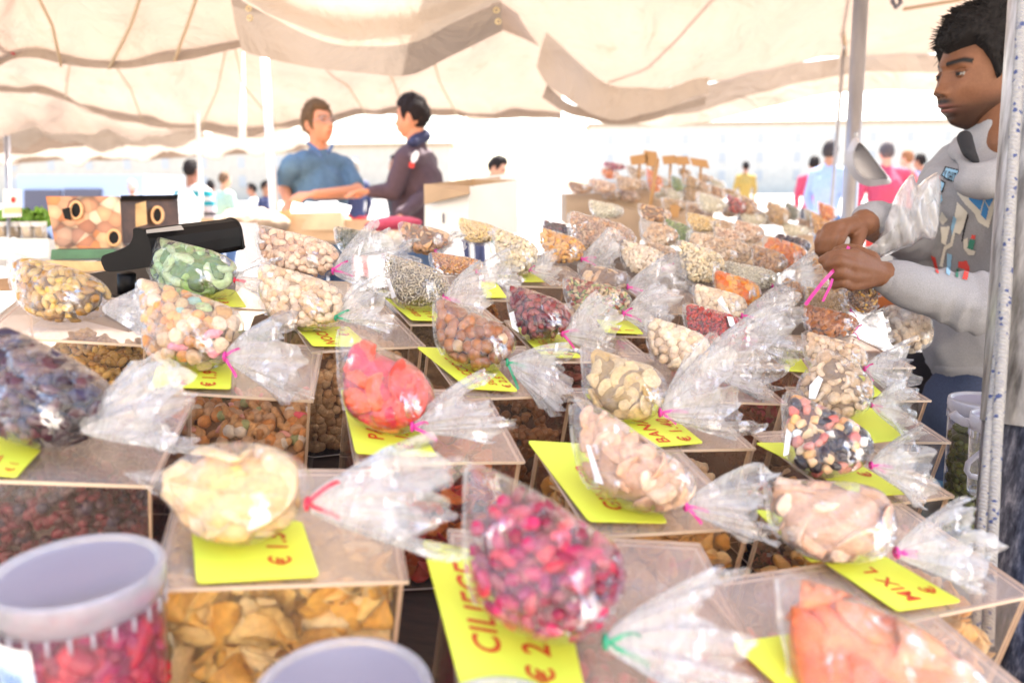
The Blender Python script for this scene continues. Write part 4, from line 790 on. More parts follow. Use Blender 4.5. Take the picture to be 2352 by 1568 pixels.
for P in (((1398, 188, 5.55), (1500, 110, 5.3), (1590, 20, 4.9), (1700, -100, 4.6)), ((1942, 128, 5.5), (1938, 60, 5.2), (1955, -40, 4.8), (1960, -120, 4.5)), ((2075, 22, 4.85), (2200, 2, 4.8), (2300, -30, 4.7))):
    V1, T1 = tube_np([A3(W(*p)) for p in P], .011, 5); mk('seam', V1, T1, M['seam'], aw, True)
V1, T1 = tube_np([A3(W(x, y - 14 + 3 * (k % 2), 5.6)) for k, (x, y) in enumerate([(1400 + (2180 - 1400) * i / 60, np.interp(1400 + (2180 - 1400) * i / 60, [1400, 1540, 1750, 1945, 2150], [202, 212, 166, 130, 128])) for i in range(61)])], .006, 4)
mk('lacing', V1, T1, M['sticker'], aw, True)
# drooping corner of cloth in the middle
aw = thing('awning', 'drooping grey-cream awning corner hanging in front of the right awning', 'awning', tuple(W(1400, 200, 4.9)), 'cream canvas awnings over the market stalls')
cloth('canopy', [[(1232, 160, 4.9), (1262, 205, 4.9), (1330, 245, 4.9), (1405, 272, 4.9), (1480, 262, 4.9), (1540, 245, 5.0), (1625, 218, 5.1)],
               [(1240, 125, 4.9), (1285, 160, 4.9), (1340, 190, 4.85), (1395, 215, 4.85), (1470, 225, 4.9), (1540, 215, 5.0), (1628, 190, 5.1)],
               [(1255, 80, 4.9), (1300, 120, 4.85), (1345, 155, 4.8), (1398, 190, 4.8), (1470, 200, 4.9), (1540, 200, 5.0), (1630, 178, 5.1)]], M['canvas_l'], '', nu=50, fold=.012, seed=7, parent=aw)
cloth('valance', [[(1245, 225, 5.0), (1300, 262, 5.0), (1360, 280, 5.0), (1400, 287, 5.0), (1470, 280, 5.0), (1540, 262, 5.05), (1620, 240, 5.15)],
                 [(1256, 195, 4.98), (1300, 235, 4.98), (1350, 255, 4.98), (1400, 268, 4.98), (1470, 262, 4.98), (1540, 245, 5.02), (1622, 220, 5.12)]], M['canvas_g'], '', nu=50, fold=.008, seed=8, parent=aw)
# middle distance
cloth('awning', [[(565, 318, 7.2), (600, 308, 7.2), (640, 292, 7.2), (740, 285, 7.2), (840, 262, 7.2), (950, 262, 7.2), (1050, 266, 7.2), (1150, 270, 7.2), (1210, 270, 7.2), (1290, 272, 7.2)],
                [(562, 200, 6.6), (600, 195, 6.6), (640, 200, 6.6), (740, 220, 6.6), (840, 200, 6.6), (950, 190, 6.6), (1050, 200, 6.6), (1150, 190, 6.6), (1210, 186, 6.6), (1290, 180, 6.6)],
                [(560, 90, 5.6), (600, 95, 5.6), (640, 110, 5.6), (740, 120, 5.6), (840, 110, 5.6), (950, 100, 5.6), (1050, 90, 5.6), (1150, 80, 5.9), (1210, 80, 5.9), (1260, 90, 5.9)],
                [(560, -80, 4.8), (600, -80, 4.8), (640, -80, 4.8), (740, -80, 4.8), (840, -80, 4.8), (950, -80, 4.8), (1050, -80, 4.8), (1120, -40, 5.3), (1170, -40, 5.3), (1210, -30, 5.3)]],
      M['canvas'], 'middle cream awning behind the two standing men', nu=90, fold=.02, seed=9)
cloth('awning', [[(-200, 190, 7.6), (0, 208, 7.6), (80, 214, 7.6), (150, 228, 7.6), (230, 262, 7.6), (330, 285, 7.6), (460, 298, 7.6), (548, 318, 7.6)],
                [(-200, 150, 7.1), (0, 160, 7.1), (80, 165, 7.1), (160, 190, 7.1), (240, 205, 7.1), (330, 210, 7.1), (460, 212, 7.1), (555, 205, 7.1)],
                [(-200, 100, 6.4), (0, 118, 6.4), (80, 120, 6.4), (160, 125, 6.4), (240, 130, 6.4), (330, 125, 6.4), (460, 110, 6.4), (560, 90, 6.4)],
                [(-200, 40, 5.4), (0, 40, 5.4), (80, 40, 5.4), (160, 40, 5.4), (240, 40, 5.4), (330, 30, 5.4), (460, 10, 5.4), (560, 0, 5.4)]],
      M['canvas'], 'second row cream awning at the upper left', nu=70, fold=.022, seed=12)
cloth('awning', [[(-200, 360, 10.2), (0, 352, 10.2), (90, 350, 10.2), (190, 335, 10.2), (300, 330, 10.2), (400, 322, 10.2), (470, 316, 10.2)],
                [(-200, 300, 9.7), (0, 300, 9.7), (90, 285, 9.7), (155, 262, 9.7), (230, 290, 9.7), (360, 310, 9.7), (470, 300, 9.7)],
                [(-200, 200, 9.0), (0, 205, 9.0), (90, 210, 9.0), (155, 215, 9.0), (230, 235, 9.0), (360, 260, 9.0), (470, 280, 9.0)]],
      M['canvas'], 'third row awning at the left with a peaked fold', nu=60, fold=.02, seed=13)
cloth('awning', [[(-200, 376, 11), (0, 375, 11), (120, 368, 11), (260, 366, 11), (420, 360, 11), (560, 352, 11), (700, 345, 11)],
                [(-200, 300, 9.5), (0, 305, 9.5), (120, 305, 9.5), (260, 310, 9.5), (420, 305, 9.5), (560, 290, 9.5), (700, 280, 9.5)]],
      M['canvas_l'], 'farthest pale awning low over the distant stalls at left', nu=60, fold=.05, seed=14)
# valance strips along the hems, shading put into their darker canvas; seams
def hemstrip(par, pts, h1, m, dd=.04, seed=1):
    cloth('valance', [[(x, y + 2, d - dd) for x, y, d in pts], [(x, y - h1 * .5, d - dd * .8) for x, y, d in pts], [(x, y - h1 * (.85 + .25 * math.sin(x * .02 + seed)), d - dd * .6) for x, y, d in pts]], m, '', nu=60, nv=4, fold=.007, seed=seed, parent=par)
AWN = {o.get('label', ''): o for o in bpy.data.objects if o.get('category') == 'awning'}
def aw_(k): return [o for l, o in AWN.items() if l.startswith(k)][0]
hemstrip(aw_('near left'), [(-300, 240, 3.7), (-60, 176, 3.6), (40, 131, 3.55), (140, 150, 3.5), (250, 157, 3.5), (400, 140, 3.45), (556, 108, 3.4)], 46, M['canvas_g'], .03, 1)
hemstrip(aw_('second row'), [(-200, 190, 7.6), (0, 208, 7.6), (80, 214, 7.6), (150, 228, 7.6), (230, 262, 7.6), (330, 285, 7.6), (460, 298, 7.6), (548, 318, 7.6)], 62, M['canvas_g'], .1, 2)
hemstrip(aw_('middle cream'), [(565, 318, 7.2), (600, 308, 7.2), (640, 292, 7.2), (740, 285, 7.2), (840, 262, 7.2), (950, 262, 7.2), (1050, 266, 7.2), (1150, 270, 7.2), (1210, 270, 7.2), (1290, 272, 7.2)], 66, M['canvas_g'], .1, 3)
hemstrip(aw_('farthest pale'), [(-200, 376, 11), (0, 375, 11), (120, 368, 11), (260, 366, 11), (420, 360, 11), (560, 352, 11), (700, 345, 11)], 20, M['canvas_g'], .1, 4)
M['fold'] = mat('brown_seam_tape', (.40, .31, .21), .8)  # brown tape colour of the awning seams
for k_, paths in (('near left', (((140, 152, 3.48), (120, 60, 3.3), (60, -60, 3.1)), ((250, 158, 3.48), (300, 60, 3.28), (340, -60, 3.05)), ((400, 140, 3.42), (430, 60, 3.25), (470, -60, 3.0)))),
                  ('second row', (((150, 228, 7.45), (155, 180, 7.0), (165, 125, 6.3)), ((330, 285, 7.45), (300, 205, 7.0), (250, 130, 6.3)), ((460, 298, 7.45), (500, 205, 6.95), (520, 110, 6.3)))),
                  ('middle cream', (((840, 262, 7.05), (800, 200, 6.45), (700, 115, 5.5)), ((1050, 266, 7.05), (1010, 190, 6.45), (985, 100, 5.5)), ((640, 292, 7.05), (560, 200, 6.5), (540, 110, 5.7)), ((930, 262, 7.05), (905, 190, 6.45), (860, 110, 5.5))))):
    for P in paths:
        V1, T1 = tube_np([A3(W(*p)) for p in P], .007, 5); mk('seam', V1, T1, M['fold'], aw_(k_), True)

# ------------------------------------------------------------------ poles
M['pole_w'] = mat('pale_pole', (.78, .76, .72), .4, nscale=8, namp=.15)
M['pole_m'] = mat('worn_steel', (.34, .33, .34), .35, nscale=12, namp=.3, metal=.6, stretch=(1, 1, .2))
def pole(label, x0, y0, x1, y1, d, r, m, grp='poles holding up the awnings'):
    a, b = A3(W(x0, y0, d)), A3(W(x1, y1, d)); u = (b - a) / (b[2] - a[2]); b = a + u * (0 - a[2]); top = a + u * (.15)
    V1, T1 = tube_np([top, top + (b - top) * .5, b], r, 16); o = mk('awning_pole', V1, T1, m, None, True); tag(o, label, 'pole', grp)
    return o, top, b
pole('white pole left of the man in the blue polo shirt', 607, 110, 630, 480, 4.6, .026, M['pole_w'])
pole('steel pole behind the seller with the scoop hanging on it', 1978, -10, 1950, 500, 2.6, .024, M['pole_m'])
pole('thin dark rod close behind the steel pole', 1948, -10, 1910, 470, 5.4, .012, M['pole_m'])
pole('slim pole right of the man in the dark jacket', 1068, 262, 1075, 400, 7.2, .018, M['pole_w'])
pole('slim pole right of the man in the striped shirt', 455, 300, 462, 470, 6.5, .016, M['pole_w'])
pole('far pole at the left edge behind the white sign', 17, 350, 20, 470, 7.4, .022, M['pole_m'])
pole('short dark pole seen through the bright gap in the middle', 1234, 390, 1246, 500, 7.5, .014, M['pole_m'])
# ------------------------------------------------------------------ people
def capsule(a, b, ra, rb, n=12):
    a, b = A3(a), A3(b); u = b - a; L = np.linalg.norm(u) + 1e-9; u /= L
    c = np.cross(u, (0.3, .1, .9)); c /= np.linalg.norm(c); d = np.cross(u, c); V = []; rows = []
    for t in np.linspace(-math.pi / 2, 0, 4)[0:]: rows.append((a + u * ra * math.sin(t), ra * max(math.cos(t), .02)))
    for t in np.linspace(0, math.pi / 2, 4): rows.append((b + u * rb * math.sin(t), rb * max(math.cos(t), .02)))
    for p, r_ in rows:
        for j in range(n): t = 2 * math.pi * j / n; V.append(p + r_ * (math.cos(t) * c + math.sin(t) * d))
    m_ = len(rows); Fq = [(i * n + j, i * n + (j + 1) % n, (i + 1) * n + (j + 1) % n, (i + 1) * n + j) for i in range(m_ - 1) for j in range(n)]
    Fq += [tuple(range(n))[::-1], tuple((m_ - 1) * n + j for j in range(n))]
    return V, Fq
def ellip(c, r, Rm=None, sub=2):
    V, Tt = ICO[sub]; V = V * np.array(r); V = V @ (Rm.T if Rm is not None else np.eye(3)) + A3(c); return list(V), [tuple(t) for t in Tt]
def fuse(prims, voxel, smooth=4):
    """one continuous skin over overlapping shapes"""
    V = []; Fc = []
    for v, f in prims:
        k = len(V); V += [tuple(p) for p in v]; Fc += [tuple(int(i) + k for i in q) for q in f]
    me = bpy.data.meshes.new('t'); me.from_pydata(V, [], Fc); me.update(); o = bpy.data.objects.new('t', me); COL.objects.link(o)
    bm = bmesh.new(); bm.from_mesh(me); bmesh.ops.recalc_face_normals(bm, faces=bm.faces); bm.to_mesh(me); bm.free()
    rm = o.modifiers.new('r', 'REMESH'); rm.mode = 'VOXEL'; rm.voxel_size = voxel
    if smooth: sm = o.modifiers.new('s', 'SMOOTH'); sm.iterations = smooth; sm.factor = .5
    dg = bpy.context.evaluated_depsgraph_get(); dg.update(); m2 = bpy.data.meshes.new_from_object(o.evaluated_get(dg))
    Vn = np.array([v.co[:] for v in m2.vertices]); Fn = [tuple(p.vertices) for p in m2.polygons]
    bpy.data.objects.remove(o); bpy.data.meshes.remove(me); bpy.data.meshes.remove(m2); return Vn, Fn
def vnormals(V, Fn):
    Nn = np.zeros_like(V); Q = np.array([f[:3] for f in Fn]); c = np.cross(V[Q[:, 1]] - V[Q[:, 0]], V[Q[:, 2]] - V[Q[:, 0]])
    for k in range(3): np.add.at(Nn, Q[:, k], c)
    return Nn / (np.linalg.norm(Nn, axis=1)[:, None] + 1e-12)

def head_np(res=110, beard=.0, skin=(.30, .13, .07), lips=(.30, .10, .08), brow=(.02, .012, .01), jaw=1.0, open_=0.0):
    """head in its own frame: X forward, Y to its left, Z up, about 0.235 tall"""
    nt_, np_ = res, int(res * 1.3); V = []
    for i in range(nt_ + 1):
        th = math.pi * i / nt_; z = math.cos(th); s = math.sin(th)
        for j in range(np_):
            ph = 2 * math.pi * j / np_; V.append((s * math.cos(ph), s * math.sin(ph), z))
    D = np.array(V); V = D.copy()
    fwd = D[:, 0] > 0
    V[:, 0] *= np.where(fwd, .088, .102); V[:, 1] *= .074; V[:, 2] *= .119
    z = V[:, 2]
    t = np.clip((-.012 - z) / .107, 0, 1)
    V[:, 1] *= 1 - .30 * t ** 1.35 * jaw
    V[:, 0] = np.where(fwd, V[:, 0] * (1 + .10 * np.sin(np.clip(t, 0, 1) * math.pi)) , V[:, 0] * (1 - .52 * t ** .8))
    V[:, 0] += .012 * t                                   # chin forward
    V[:, 2] = np.where(t > 0, V[:, 2] * (1 - .03 * t), V[:, 2])
    # squarer cross-section at the cheeks and temples
    k = np.exp(-((z - .0) / .06) ** 2); V[:, 1] *= 1 + .05 * k * (1 - np.abs(D[:, 1])) * 1.2
    y, z = V[:, 1].copy(), V[:, 2].copy(); fx = np.clip(D[:, 0] * 2.2, 0, 1)
    G = lambda y0, z0, sy, sz: np.exp(-((y - y0) / sy) ** 2 - ((z - z0) / sz) ** 2)
    def both(y0, z0, sy, sz): return G(y0, z0, sy, sz) + G(-y0, z0, sy, sz)
    dx = 0
    dx = dx + .0065 * both(.020, .027, .022, .009) + .003 * G(0, .030, .02, .012)      # brow ridge
    dx = dx - .0125 * both(.030, .006, .015, .0125)                                     # eye sockets
    dx = dx + .0095 * both(.0305, .0035, .0125, .0085)                                  # lids over the ball
    dx = dx - .0035 * both(.0305, .0125, .013, .0022)                                   # upper lid crease
    nz = np.clip((.018 - z) / .052, 0, 1)
    prof_ = np.interp(z, [-.044, -.0385, -.034, -.028, -.021, -.005, .012, .026, .034], [0, .0025, .0100, .0150, .0140, .0095, .0055, .0030, 0])
    dx = dx + np.exp(-(y / (.0085 + .0055 * nz)) ** 2) * prof_
    dx = dx + .0045 * G(0, -.029, .0130, .0080) + .009 * both(.0135, -.033, .0060, .0068)
    dx = dx - .004 * both(.0065, -.0405, .0035, .003)
    dx = dx + .004 * both(.044, -.022, .018, .016) - .0035 * both(.044, -.055, .014, .02)
    dx = dx + .0035 * G(0, -.052, .024, .012) - .0015 * G(0, -.048, .0035, .009)
    dx = dx + .0068 * G(0, -.0600, .0190, .0050) + .0080 * G(0, -.0715, .0165, .0058) - .0058 * G(0, -.0655, .021, .0020)
    dx = dx - .005 * G(0, -.083, .018, .006) + .0085 * G(0, -.101, .020, .013)
    V[:, 0] += dx * fx
    C = np.tile(np.array(skin), (len(V), 1)); r = np.random.RandomState(3)
    def blend(m_, c): 
        m_ = np.clip(m_, 0, 1)[:, None]; return C * (1 - m_) + np.array(c) * m_
    C = C * (1 + .07 * wob(D, 1, 6, 4))[:, None]
    C = blend(.22 * both(.030, .000, .019, .013) * fx, np.array(skin) * (.55, .48, .45))   # darker skin round the eyes
    if beard:
        jawm = np.clip((-.034 - z) / .03, 0, 1) * (D[:, 0] > -.35) * (1 - .75 * both(.040, -.045, .02, .018) * fx) + .9 * np.exp(-((z + .0505) / .0050) ** 2) * np.exp(-(y / .024) ** 4) * (fx > .3)
        C = blend(beard * jawm * .80, (.018, .011, .010))
    C = blend((G(0, -.0605, .021, .0040) + G(0, -.0705, .019, .0048)) * 1.1 * (fx > .3), lips)
    C = blend(1.3 * G(0, -.0655, .022, .0013) * (fx > .3), np.array(skin) * .22)
    bz = .0265 + .0055 * np.clip((np.abs(y) - .012) / .03, 0, 1) - .006 * np.clip((np.abs(y) - .038) / .015, 0, 1)
    C = blend(1.4 * np.exp(-((z - bz) / .0050) ** 2) * (np.abs(y) > .010) * (np.abs(y) < .052) * (fx > .2), brow)
    C = blend(1.2 * both(.0065, -.0395, .003, .0022) * (fx > .3), np.array(skin) * .12)
    C = blend(1.1 * both(.0305, .0085, .0135, .0013) * (fx > .3), (.012, .008, .008))       # lash line
    Fq = []
    for i in range(nt_):
        for j in range(np_): Fq.append((i * np_ + j, (i + 1) * np_ + j, (i + 1) * np_ + (j + 1) % np_, i * np_ + (j + 1) % np_))
    return V, np.array(Fq), C, D
def ear_np(side, skin):
    V, Tt = ICO[3]; V = V * (.017, .0075, .031)
    rr = (V[:, 0] / .017) ** 2 + (V[:, 2] / .031) ** 2
    out = V[:, 1] * side > 0
    V[:, 1] += np.where(out, side * (.0035 * np.exp(-((rr - .78) / .16) ** 2) - .006 * np.exp(-rr / .22)), 0)
    V[:, 0] *= np.where(V[:, 2] < 0, 1 - .35 * (-V[:, 2] / .031), 1)
    a = side * .42; ca, sa = math.cos(a), math.sin(a)
    X = V[:, 0] * ca + V[:, 1] * sa * 1; Y = -V[:, 0] * sa + V[:, 1] * ca; V = np.stack([X, Y, V[:, 2]], 1)
    V[:, 0] -= .12 * V[:, 2] * -1 * .6
    V += (-.014, side * .0745, -.006)
    C = np.tile(np.array(skin) * 1.05, (len(V), 1)); C *= (1 - .45 * np.exp(-rr / .2))[:, None]
    return V, Tt, C
def hair_np(D, V, length, front, side, back, seed, nose_z=0, top=.012, spikes=.5):
    """cap of hair over the skull: scalp follows the head, the hairline depends on the direction"""
    az = np.abs(np.arctan2(D[:, 1], D[:, 0]))              # 0 forward .. pi back
    line = np.interp(az, [0, .5, .8, 1.0, 1.18, 1.36, 1.60, 2.12, math.pi], [front, front + .008, front + .012, front - .002, side - .01, side - .050, .030, -.050, back])
    m_ = np.clip((V[:, 2] - line) / .010, 0, 1); m_ = m_ * m_ * (3 - 2 * m_)
    r = np.random.RandomState(seed); Nd = D.copy()
    ridg = wob(D, 1, 26, seed) * .0016 + wob(D, 1, 55, seed + 1) * .0012 + wob(D, 1, 9, seed + 2) * .002
    tk = (length * (.55 + .45 * np.clip(D[:, 2], 0, 1)) + top * np.clip(D[:, 2] + .1, 0, 1) + ridg)
    return V + Nd * (tk * m_)[:, None] - Nd * (.004 * (1 - m_))[:, None], m_
def frame_from(fw, up=(0, 0, 1), tilt=0.0, pitch=0.0):
    fw = A3(fw); fw /= np.linalg.norm(fw); u = np.array(up, float); yl = np.cross(u, fw); yl /= np.linalg.norm(yl); u = np.cross(fw, yl)
    cp, sp = math.cos(pitch), math.sin(pitch); fw, u = fw * cp + u * sp, u * cp - fw * sp
    ct, st = math.cos(tilt), math.sin(tilt); yl, u = yl * ct + u * st, u * ct - yl * st
    return np.stack([fw, yl, u], 1)
def strands(acc, pts, dirs, length, rad_, r, col=(.01, .008, .008)):
    for p, d in zip(pts, dirs):
        L = length * r.uniform(.6, 1.3); side = r.normal(size=3) * .25; q = [p, p + d * L * .4, p + d * L * .75 + side * L * .12, p + d * L + side * L * .3]
        V, Tt = tube_np(q, [rad_, rad_ * .9, rad_ * .55, rad_ * .1], 4, False); acc.add(V, Tt, col)
def skin_mat(name):
    return mat(name, (1, 1, 1), .5, vc=True, nscale=220, namp=.10, bump=.25, bscale=500, sss=.12, spec=.28)
M['skin'] = skin_mat('skin'); M['hairm'] = mat('hair', (1, 1, 1), .8, spec=.2, vc=True, bump=.6, bscale=300, nscale=120, namp=.3)
M['eye_w'] = mat('eye_white', (.17, .155, .145), .3); M['eye_d'] = mat('dark_iris', (.008, .005, .004), .35, spec=.2)
def build_head(root, c, R, scale=1.0, res=110, skin=(.30, .13, .07), beard=0.0, hair=(.012, .010, .010), hairp=None, extra=None, eyes=True, brow=(.02, .012, .01), lips=None, neck=None, strand=0, seed=1, jaw=1.0):
    """adds head skin to an Acc that the caller closes as the body; returns hair etc. as children of root"""
    V, Fq, C, D = head_np(res, beard, skin, lips or tuple(np.array(skin) * (1.15, .8, .8)), brow, jaw=jaw)
    X = lambda v: (np.asarray(v) * scale) @ R.T + A3(c)
    acc = extra; acc.add(X(V), np.concatenate([Fq[:, [0, 1, 2]], Fq[:, [0, 2, 3]]]), 1); acc.C[-1] = C
    for sd_ in (1, -1):
        Ve, Te, Ce = ear_np(sd_, skin); acc.add(X(Ve), Te, 1); acc.C[-1] = Ce
    hp = dict(length=.010, front=.068, side=.03, back=-.07, seed=seed, top=.012); hp.update(hairp or {}); hp.pop('spikes', None)
    Vh, m_ = hair_np(D, V, **hp); keep = m_[Fq].max(1) > .02; Fh = Fq[keep]; used = np.unique(Fh); mp = -np.ones(len(Vh), int); mp[used] = np.arange(len(used))
    ha = Acc(); Fh = mp[Fh]; ha.add(X(Vh[used]), np.concatenate([Fh[:, [0, 1, 2]], Fh[:, [0, 2, 3]]]), hair)
    if strand:
        r = np.random.RandomState(seed); ids = [i for i in range(len(V)) if m_[i] > .6]; pk = r.choice(ids, strand)
        pts, dr = [], []
        for i in pk:
            n_ = D[i]; az = abs(math.atan2(D[i, 1], D[i, 0]))
            d_ = n_ * .55 + np.array((1.1, 0, -.1)) * (1 if az < 1.3 and V[i, 2] > .05 else 0) + np.array((0, 0, -1.0)) * (0 if V[i, 2] > .07 else .9); d_ /= np.linalg.norm(d_)
            pts.append(X(Vh[i] - n_ * .002)); dr.append(R @ d_)
        strands(ha, pts, dr, .017 * scale, .0011 * scale, r, np.array(hair) * 1.1)
    ha.build('hair', M['hairm'], root)
    if eyes:
        for sd_ in (1, -1):
            ec = np.array((.0700, sd_ * .0305, .0035)); Ve, Te = ICO[3]; Rr = .0118
            mk('eye', X(Ve * Rr + ec), Te, M['eye_w'], root, True)
            gd = np.array((.96, .18 * 0 + .05, -.05)); gd /= np.linalg.norm(gd); sel = (ICO[3][0] @ gd)
            Vi = ICO[3][0] * (Rr * 1.03) + ec; keep = (sel[Te] > .74).all(1)
            if keep.any(): u_ = np.unique(Te[keep]); mp = -np.ones(len(Vi), int); mp[u_] = np.arange(len(u_)); mk('iris', X(Vi[u_]), mp[Te[keep]], M['eye_d'], root, True)
            lidz = ICO[3][0][Te].mean(1)[:, 2]; ks = (lidz > .30) | (lidz < -.40); Vl = ICO[3][0] * (Rr * 1.09) + ec; Vl[:, 0] -= .0006; acc.add(X(Vl), Te[ks], np.array(skin) * .78)
            # upper lid
            t = np.linspace(-1.15, 1.15, 11); P = [X(ec + np.array((Rr * 1.02 * math.cos(a * .9) * .93, math.sin(a) * Rr * 1.02, .0022 + .0016 * math.cos(a * 1.2)))) for a in t]
            V1, T1 = tube_np(P, .0016 * scale * (1 - .5 * np.abs(t / 1.15) ** 3), 6); acc.add(V1, T1, np.array(skin) * .38)
            P = [X(ec + np.array((Rr * .99 * math.cos(a * .9) * .93, math.sin(a) * Rr * .98, -.0046 + .0014 * (1 - math.cos(a)) * 2))) for a in t]
            V1, T1 = tube_np(P, .0013 * scale, 6); acc.add(V1, T1, np.array(skin) * .7)
    return X
def fold_disp(V, Fn, amp, freq, seed):
    Nn = vnormals(V, Fn); return V + Nn * ((wob(V, 1, freq, seed) * .6 + wob(V * (1, 1, .5), 1, freq * 2.3, seed + 1) * .3) * amp)[:, None]

# ---- the seller -----------------------------------------------------------------------------------------
M['hoodie'] = mat('grey_marl_fleece', (.30, .297, .315), .9, nscale=700, namp=.22, bump=.35, bscale=500)
M['jeans'] = mat('dark_jeans', (.03, .045, .10), .8, nscale=300, namp=.3, bump=.3, bscale=400)
M['dark_inner'] = mat('black_inner_collar', (.012, .012, .016), .8)
HD = 1.58
hc = A3(W(2252, 174, HD)); view = A3(CAMP) - hc; view[2] = 0; view /= np.linalg.norm(view); leftw = np.cross(view, (0, 0, 1)) * 1.0   # towards the picture's left
if (leftw @ A3(CR)) > 0: leftw = -leftw
fw = view * math.cos(rad(51)) + leftw * math.sin(rad(51))
seller = thing('person', 'young man in a grey printed hooded sweatshirt tying a bag behind the display', 'person', (hc[0], hc[1], 0))
R_h = frame_from(fw, pitch=-.06, tilt=0.0)
body = Acc()
XS = build_head(seller, hc + np.array((0, 0, 0)), R_h, scale=.90, res=190, skin=(.185, .080, .042), beard=1.0, brow=(.004, .003, .003), hairp=dict(length=.012, front=.046, side=.030, back=-.075, top=.027), extra=body, strand=1700, seed=5, lips=(.21, .085, .075))
# neck, forearms and hands: one skin
neck_b = A3(W(2305, 340, 1.56))
pr = [capsule(XS((-.034, 0, -.045)), neck_b, .038, .052), capsule(neck_b, A3(W(2330, 420, 1.58)), .056, .09)]
pr += [capsule(A3(W(2330, 420, 1.58)), A3(W(2205, 410, 1.66)), .05, .035), capsule(A3(W(2330, 420, 1.58)), A3(W(2400, 430, 1.50)), .05, .035)]
V1, F1 = fuse(pr, .007, 6)
def quads_to_tris(Fn): 
    out = []
    for f in Fn:
        for k in range(1, len(f) - 1): out.append((f[0], f[k], f[k + 1]))
    return np.array(out)
sk = np.array((.19, .083, .043))
body.add(V1, quads_to_tris(F1), sk * .9)
def hand(wrist, knuck, tips, thumb, rw=.024, palm_t=.013, fr=(.0090, .0094, .0088, .0078)):
    """wrist: point; knuck: 4 knuckle points (index..little); tips: per finger two further joints; thumb: 3 points from the palm's side"""
    pr = []
    w_ = A3(wrist); K = [A3(k) for k in knuck]
    for i, k in enumerate(K):
        mid = w_ * .55 + k * .45; pr.append(capsule(w_, k, rw * .72, fr[i] * 1.35))
    for i in range(3): pr.append(capsule((K[i] * .9 + w_ * .1), (K[i + 1] * .9 + w_ * .1), fr[i] * 1.15, fr[i] * 1.1))
    c = sum(K) / 4 * .5 + w_ * .5; pr.append(capsule(c * .8 + K[0] * .2, c * .8 + K[3] * .2, palm_t * 1.25, palm_t * 1.2))
    for i, (k, tp) in enumerate(zip(K, tips)):
        seq = [k] + [A3(t) for t in tp]; rr = [fr[i] * 1.12, fr[i], fr[i] * .92, fr[i] * .8]
        for a in range(len(seq) - 1): pr.append(capsule(seq[a], seq[a + 1], rr[a], rr[a + 1]))
    tb = [A3(t) for t in thumb]; rr = [.015, .0115, .0105, .009]
    for a in range(len(tb) - 1): pr.append(capsule(tb[a], tb[a + 1], rr[a], rr[a + 1]))
    return pr
# near hand (his left): back of the hand to us, fingers pointing left
nh = hand(W(2030, 630, 1.285), [W(1962, 588, 1.245), W(1956, 608, 1.24), W(1955, 632, 1.245), W(1958, 655, 1.255)],
          [[W(1930, 583, 1.235), W(1905, 589, 1.24), W(1890, 597, 1.25)], [W(1926, 600, 1.225), W(1908, 606, 1.235), W(1900, 612, 1.25)],
           [W(1930, 625, 1.23), W(1914, 630, 1.24), W(1910, 634, 1.255)], [W(1936, 650, 1.24), W(1920, 653, 1.25), W(1916, 656, 1.262)]],
          [W(2000, 598, 1.28), W(1968, 578, 1.29), W(1940, 574, 1.30), W(1922, 578, 1.30)])
nh += [capsule(W(2030, 632, 1.285), W(2210, 694, 1.31), .024, .032), capsule(W(2210, 694, 1.31), W(2370, 692, 1.36), .032, .036), capsule(W(2370, 692, 1.36), W(2400, 430, 1.50), .036, .036)]
# far hand (his right): fist, fingers hanging down, thumb towards the near hand
fh = hand(W(1985, 512, 1.42), [W(1940, 526, 1.375), W(1920, 523, 1.372), W(1902, 527, 1.375), W(1889, 538, 1.385)],
          [[W(1931, 548, 1.36), W(1922, 572, 1.365), W(1926, 584, 1.38)], [W(1910, 548, 1.355), W(1903, 573, 1.36), W(1908, 584, 1.375)],
           [W(1893, 551, 1.36), W(1889, 573, 1.365), W(1894, 584, 1.38)], [W(1880, 556, 1.37), W(1880, 575, 1.375), W(1886, 584, 1.388)]],
          [W(1972, 535, 1.40), W(1968, 556, 1.385), W(1962, 574, 1.375), W(1956, 586, 1.37)])
fh += [capsule(W(1985, 512, 1.42), W(2120, 572, 1.67), .026, .032), capsule(W(2120, 572, 1.67), W(2205, 410, 1.66), .032, .034)]
for prm, sd_ in ((nh, 1), (fh, 2)):
    V1, F1 = fuse(prm, .0026, 3); V1 = V1 + vnormals(V1, F1) * (wob(V1, 1, 160, sd_) * .0003)[:, None]
    body.add(V1, quads_to_tris(F1), sk)
for tp in ((1890, 597, 1.246), (1897, 611, 1.243)):
    pass
body.build('body', M['skin'], seller)
# sweatshirt: torso, both sleeves, hood
tq = lambda x, y, d: A3(W(x, y, d))
pr = [ellip(tq(2330, 560, 1.63), (.20, .125, .30)), ellip(tq(2320, 440, 1.60), (.20, .12, .10)), ellip(tq(2325, 790, 1.62), (.185, .13, .12)),
      capsule(tq(2215, 395, 1.66), tq(2420, 400, 1.52), .068, .075),
      capsule(tq(2180, 420, 1.68), tq(2140, 560, 1.72), .062, .056), capsule(tq(2140, 560, 1.72), tq(2110, 600, 1.66), .056, .052), capsule(tq(2130, 560, 1.68), tq(2002, 502, 1.435), .056, .036),   # far arm
      capsule(tq(2400, 420, 1.47), tq(2370, 690, 1.36), .066, .058), capsule(tq(2370, 692, 1.36), tq(2210, 694, 1.31), .060, .046), capsule(tq(2210, 694, 1.31), tq(2055, 645, 1.288), .046, .033)]     # near arm
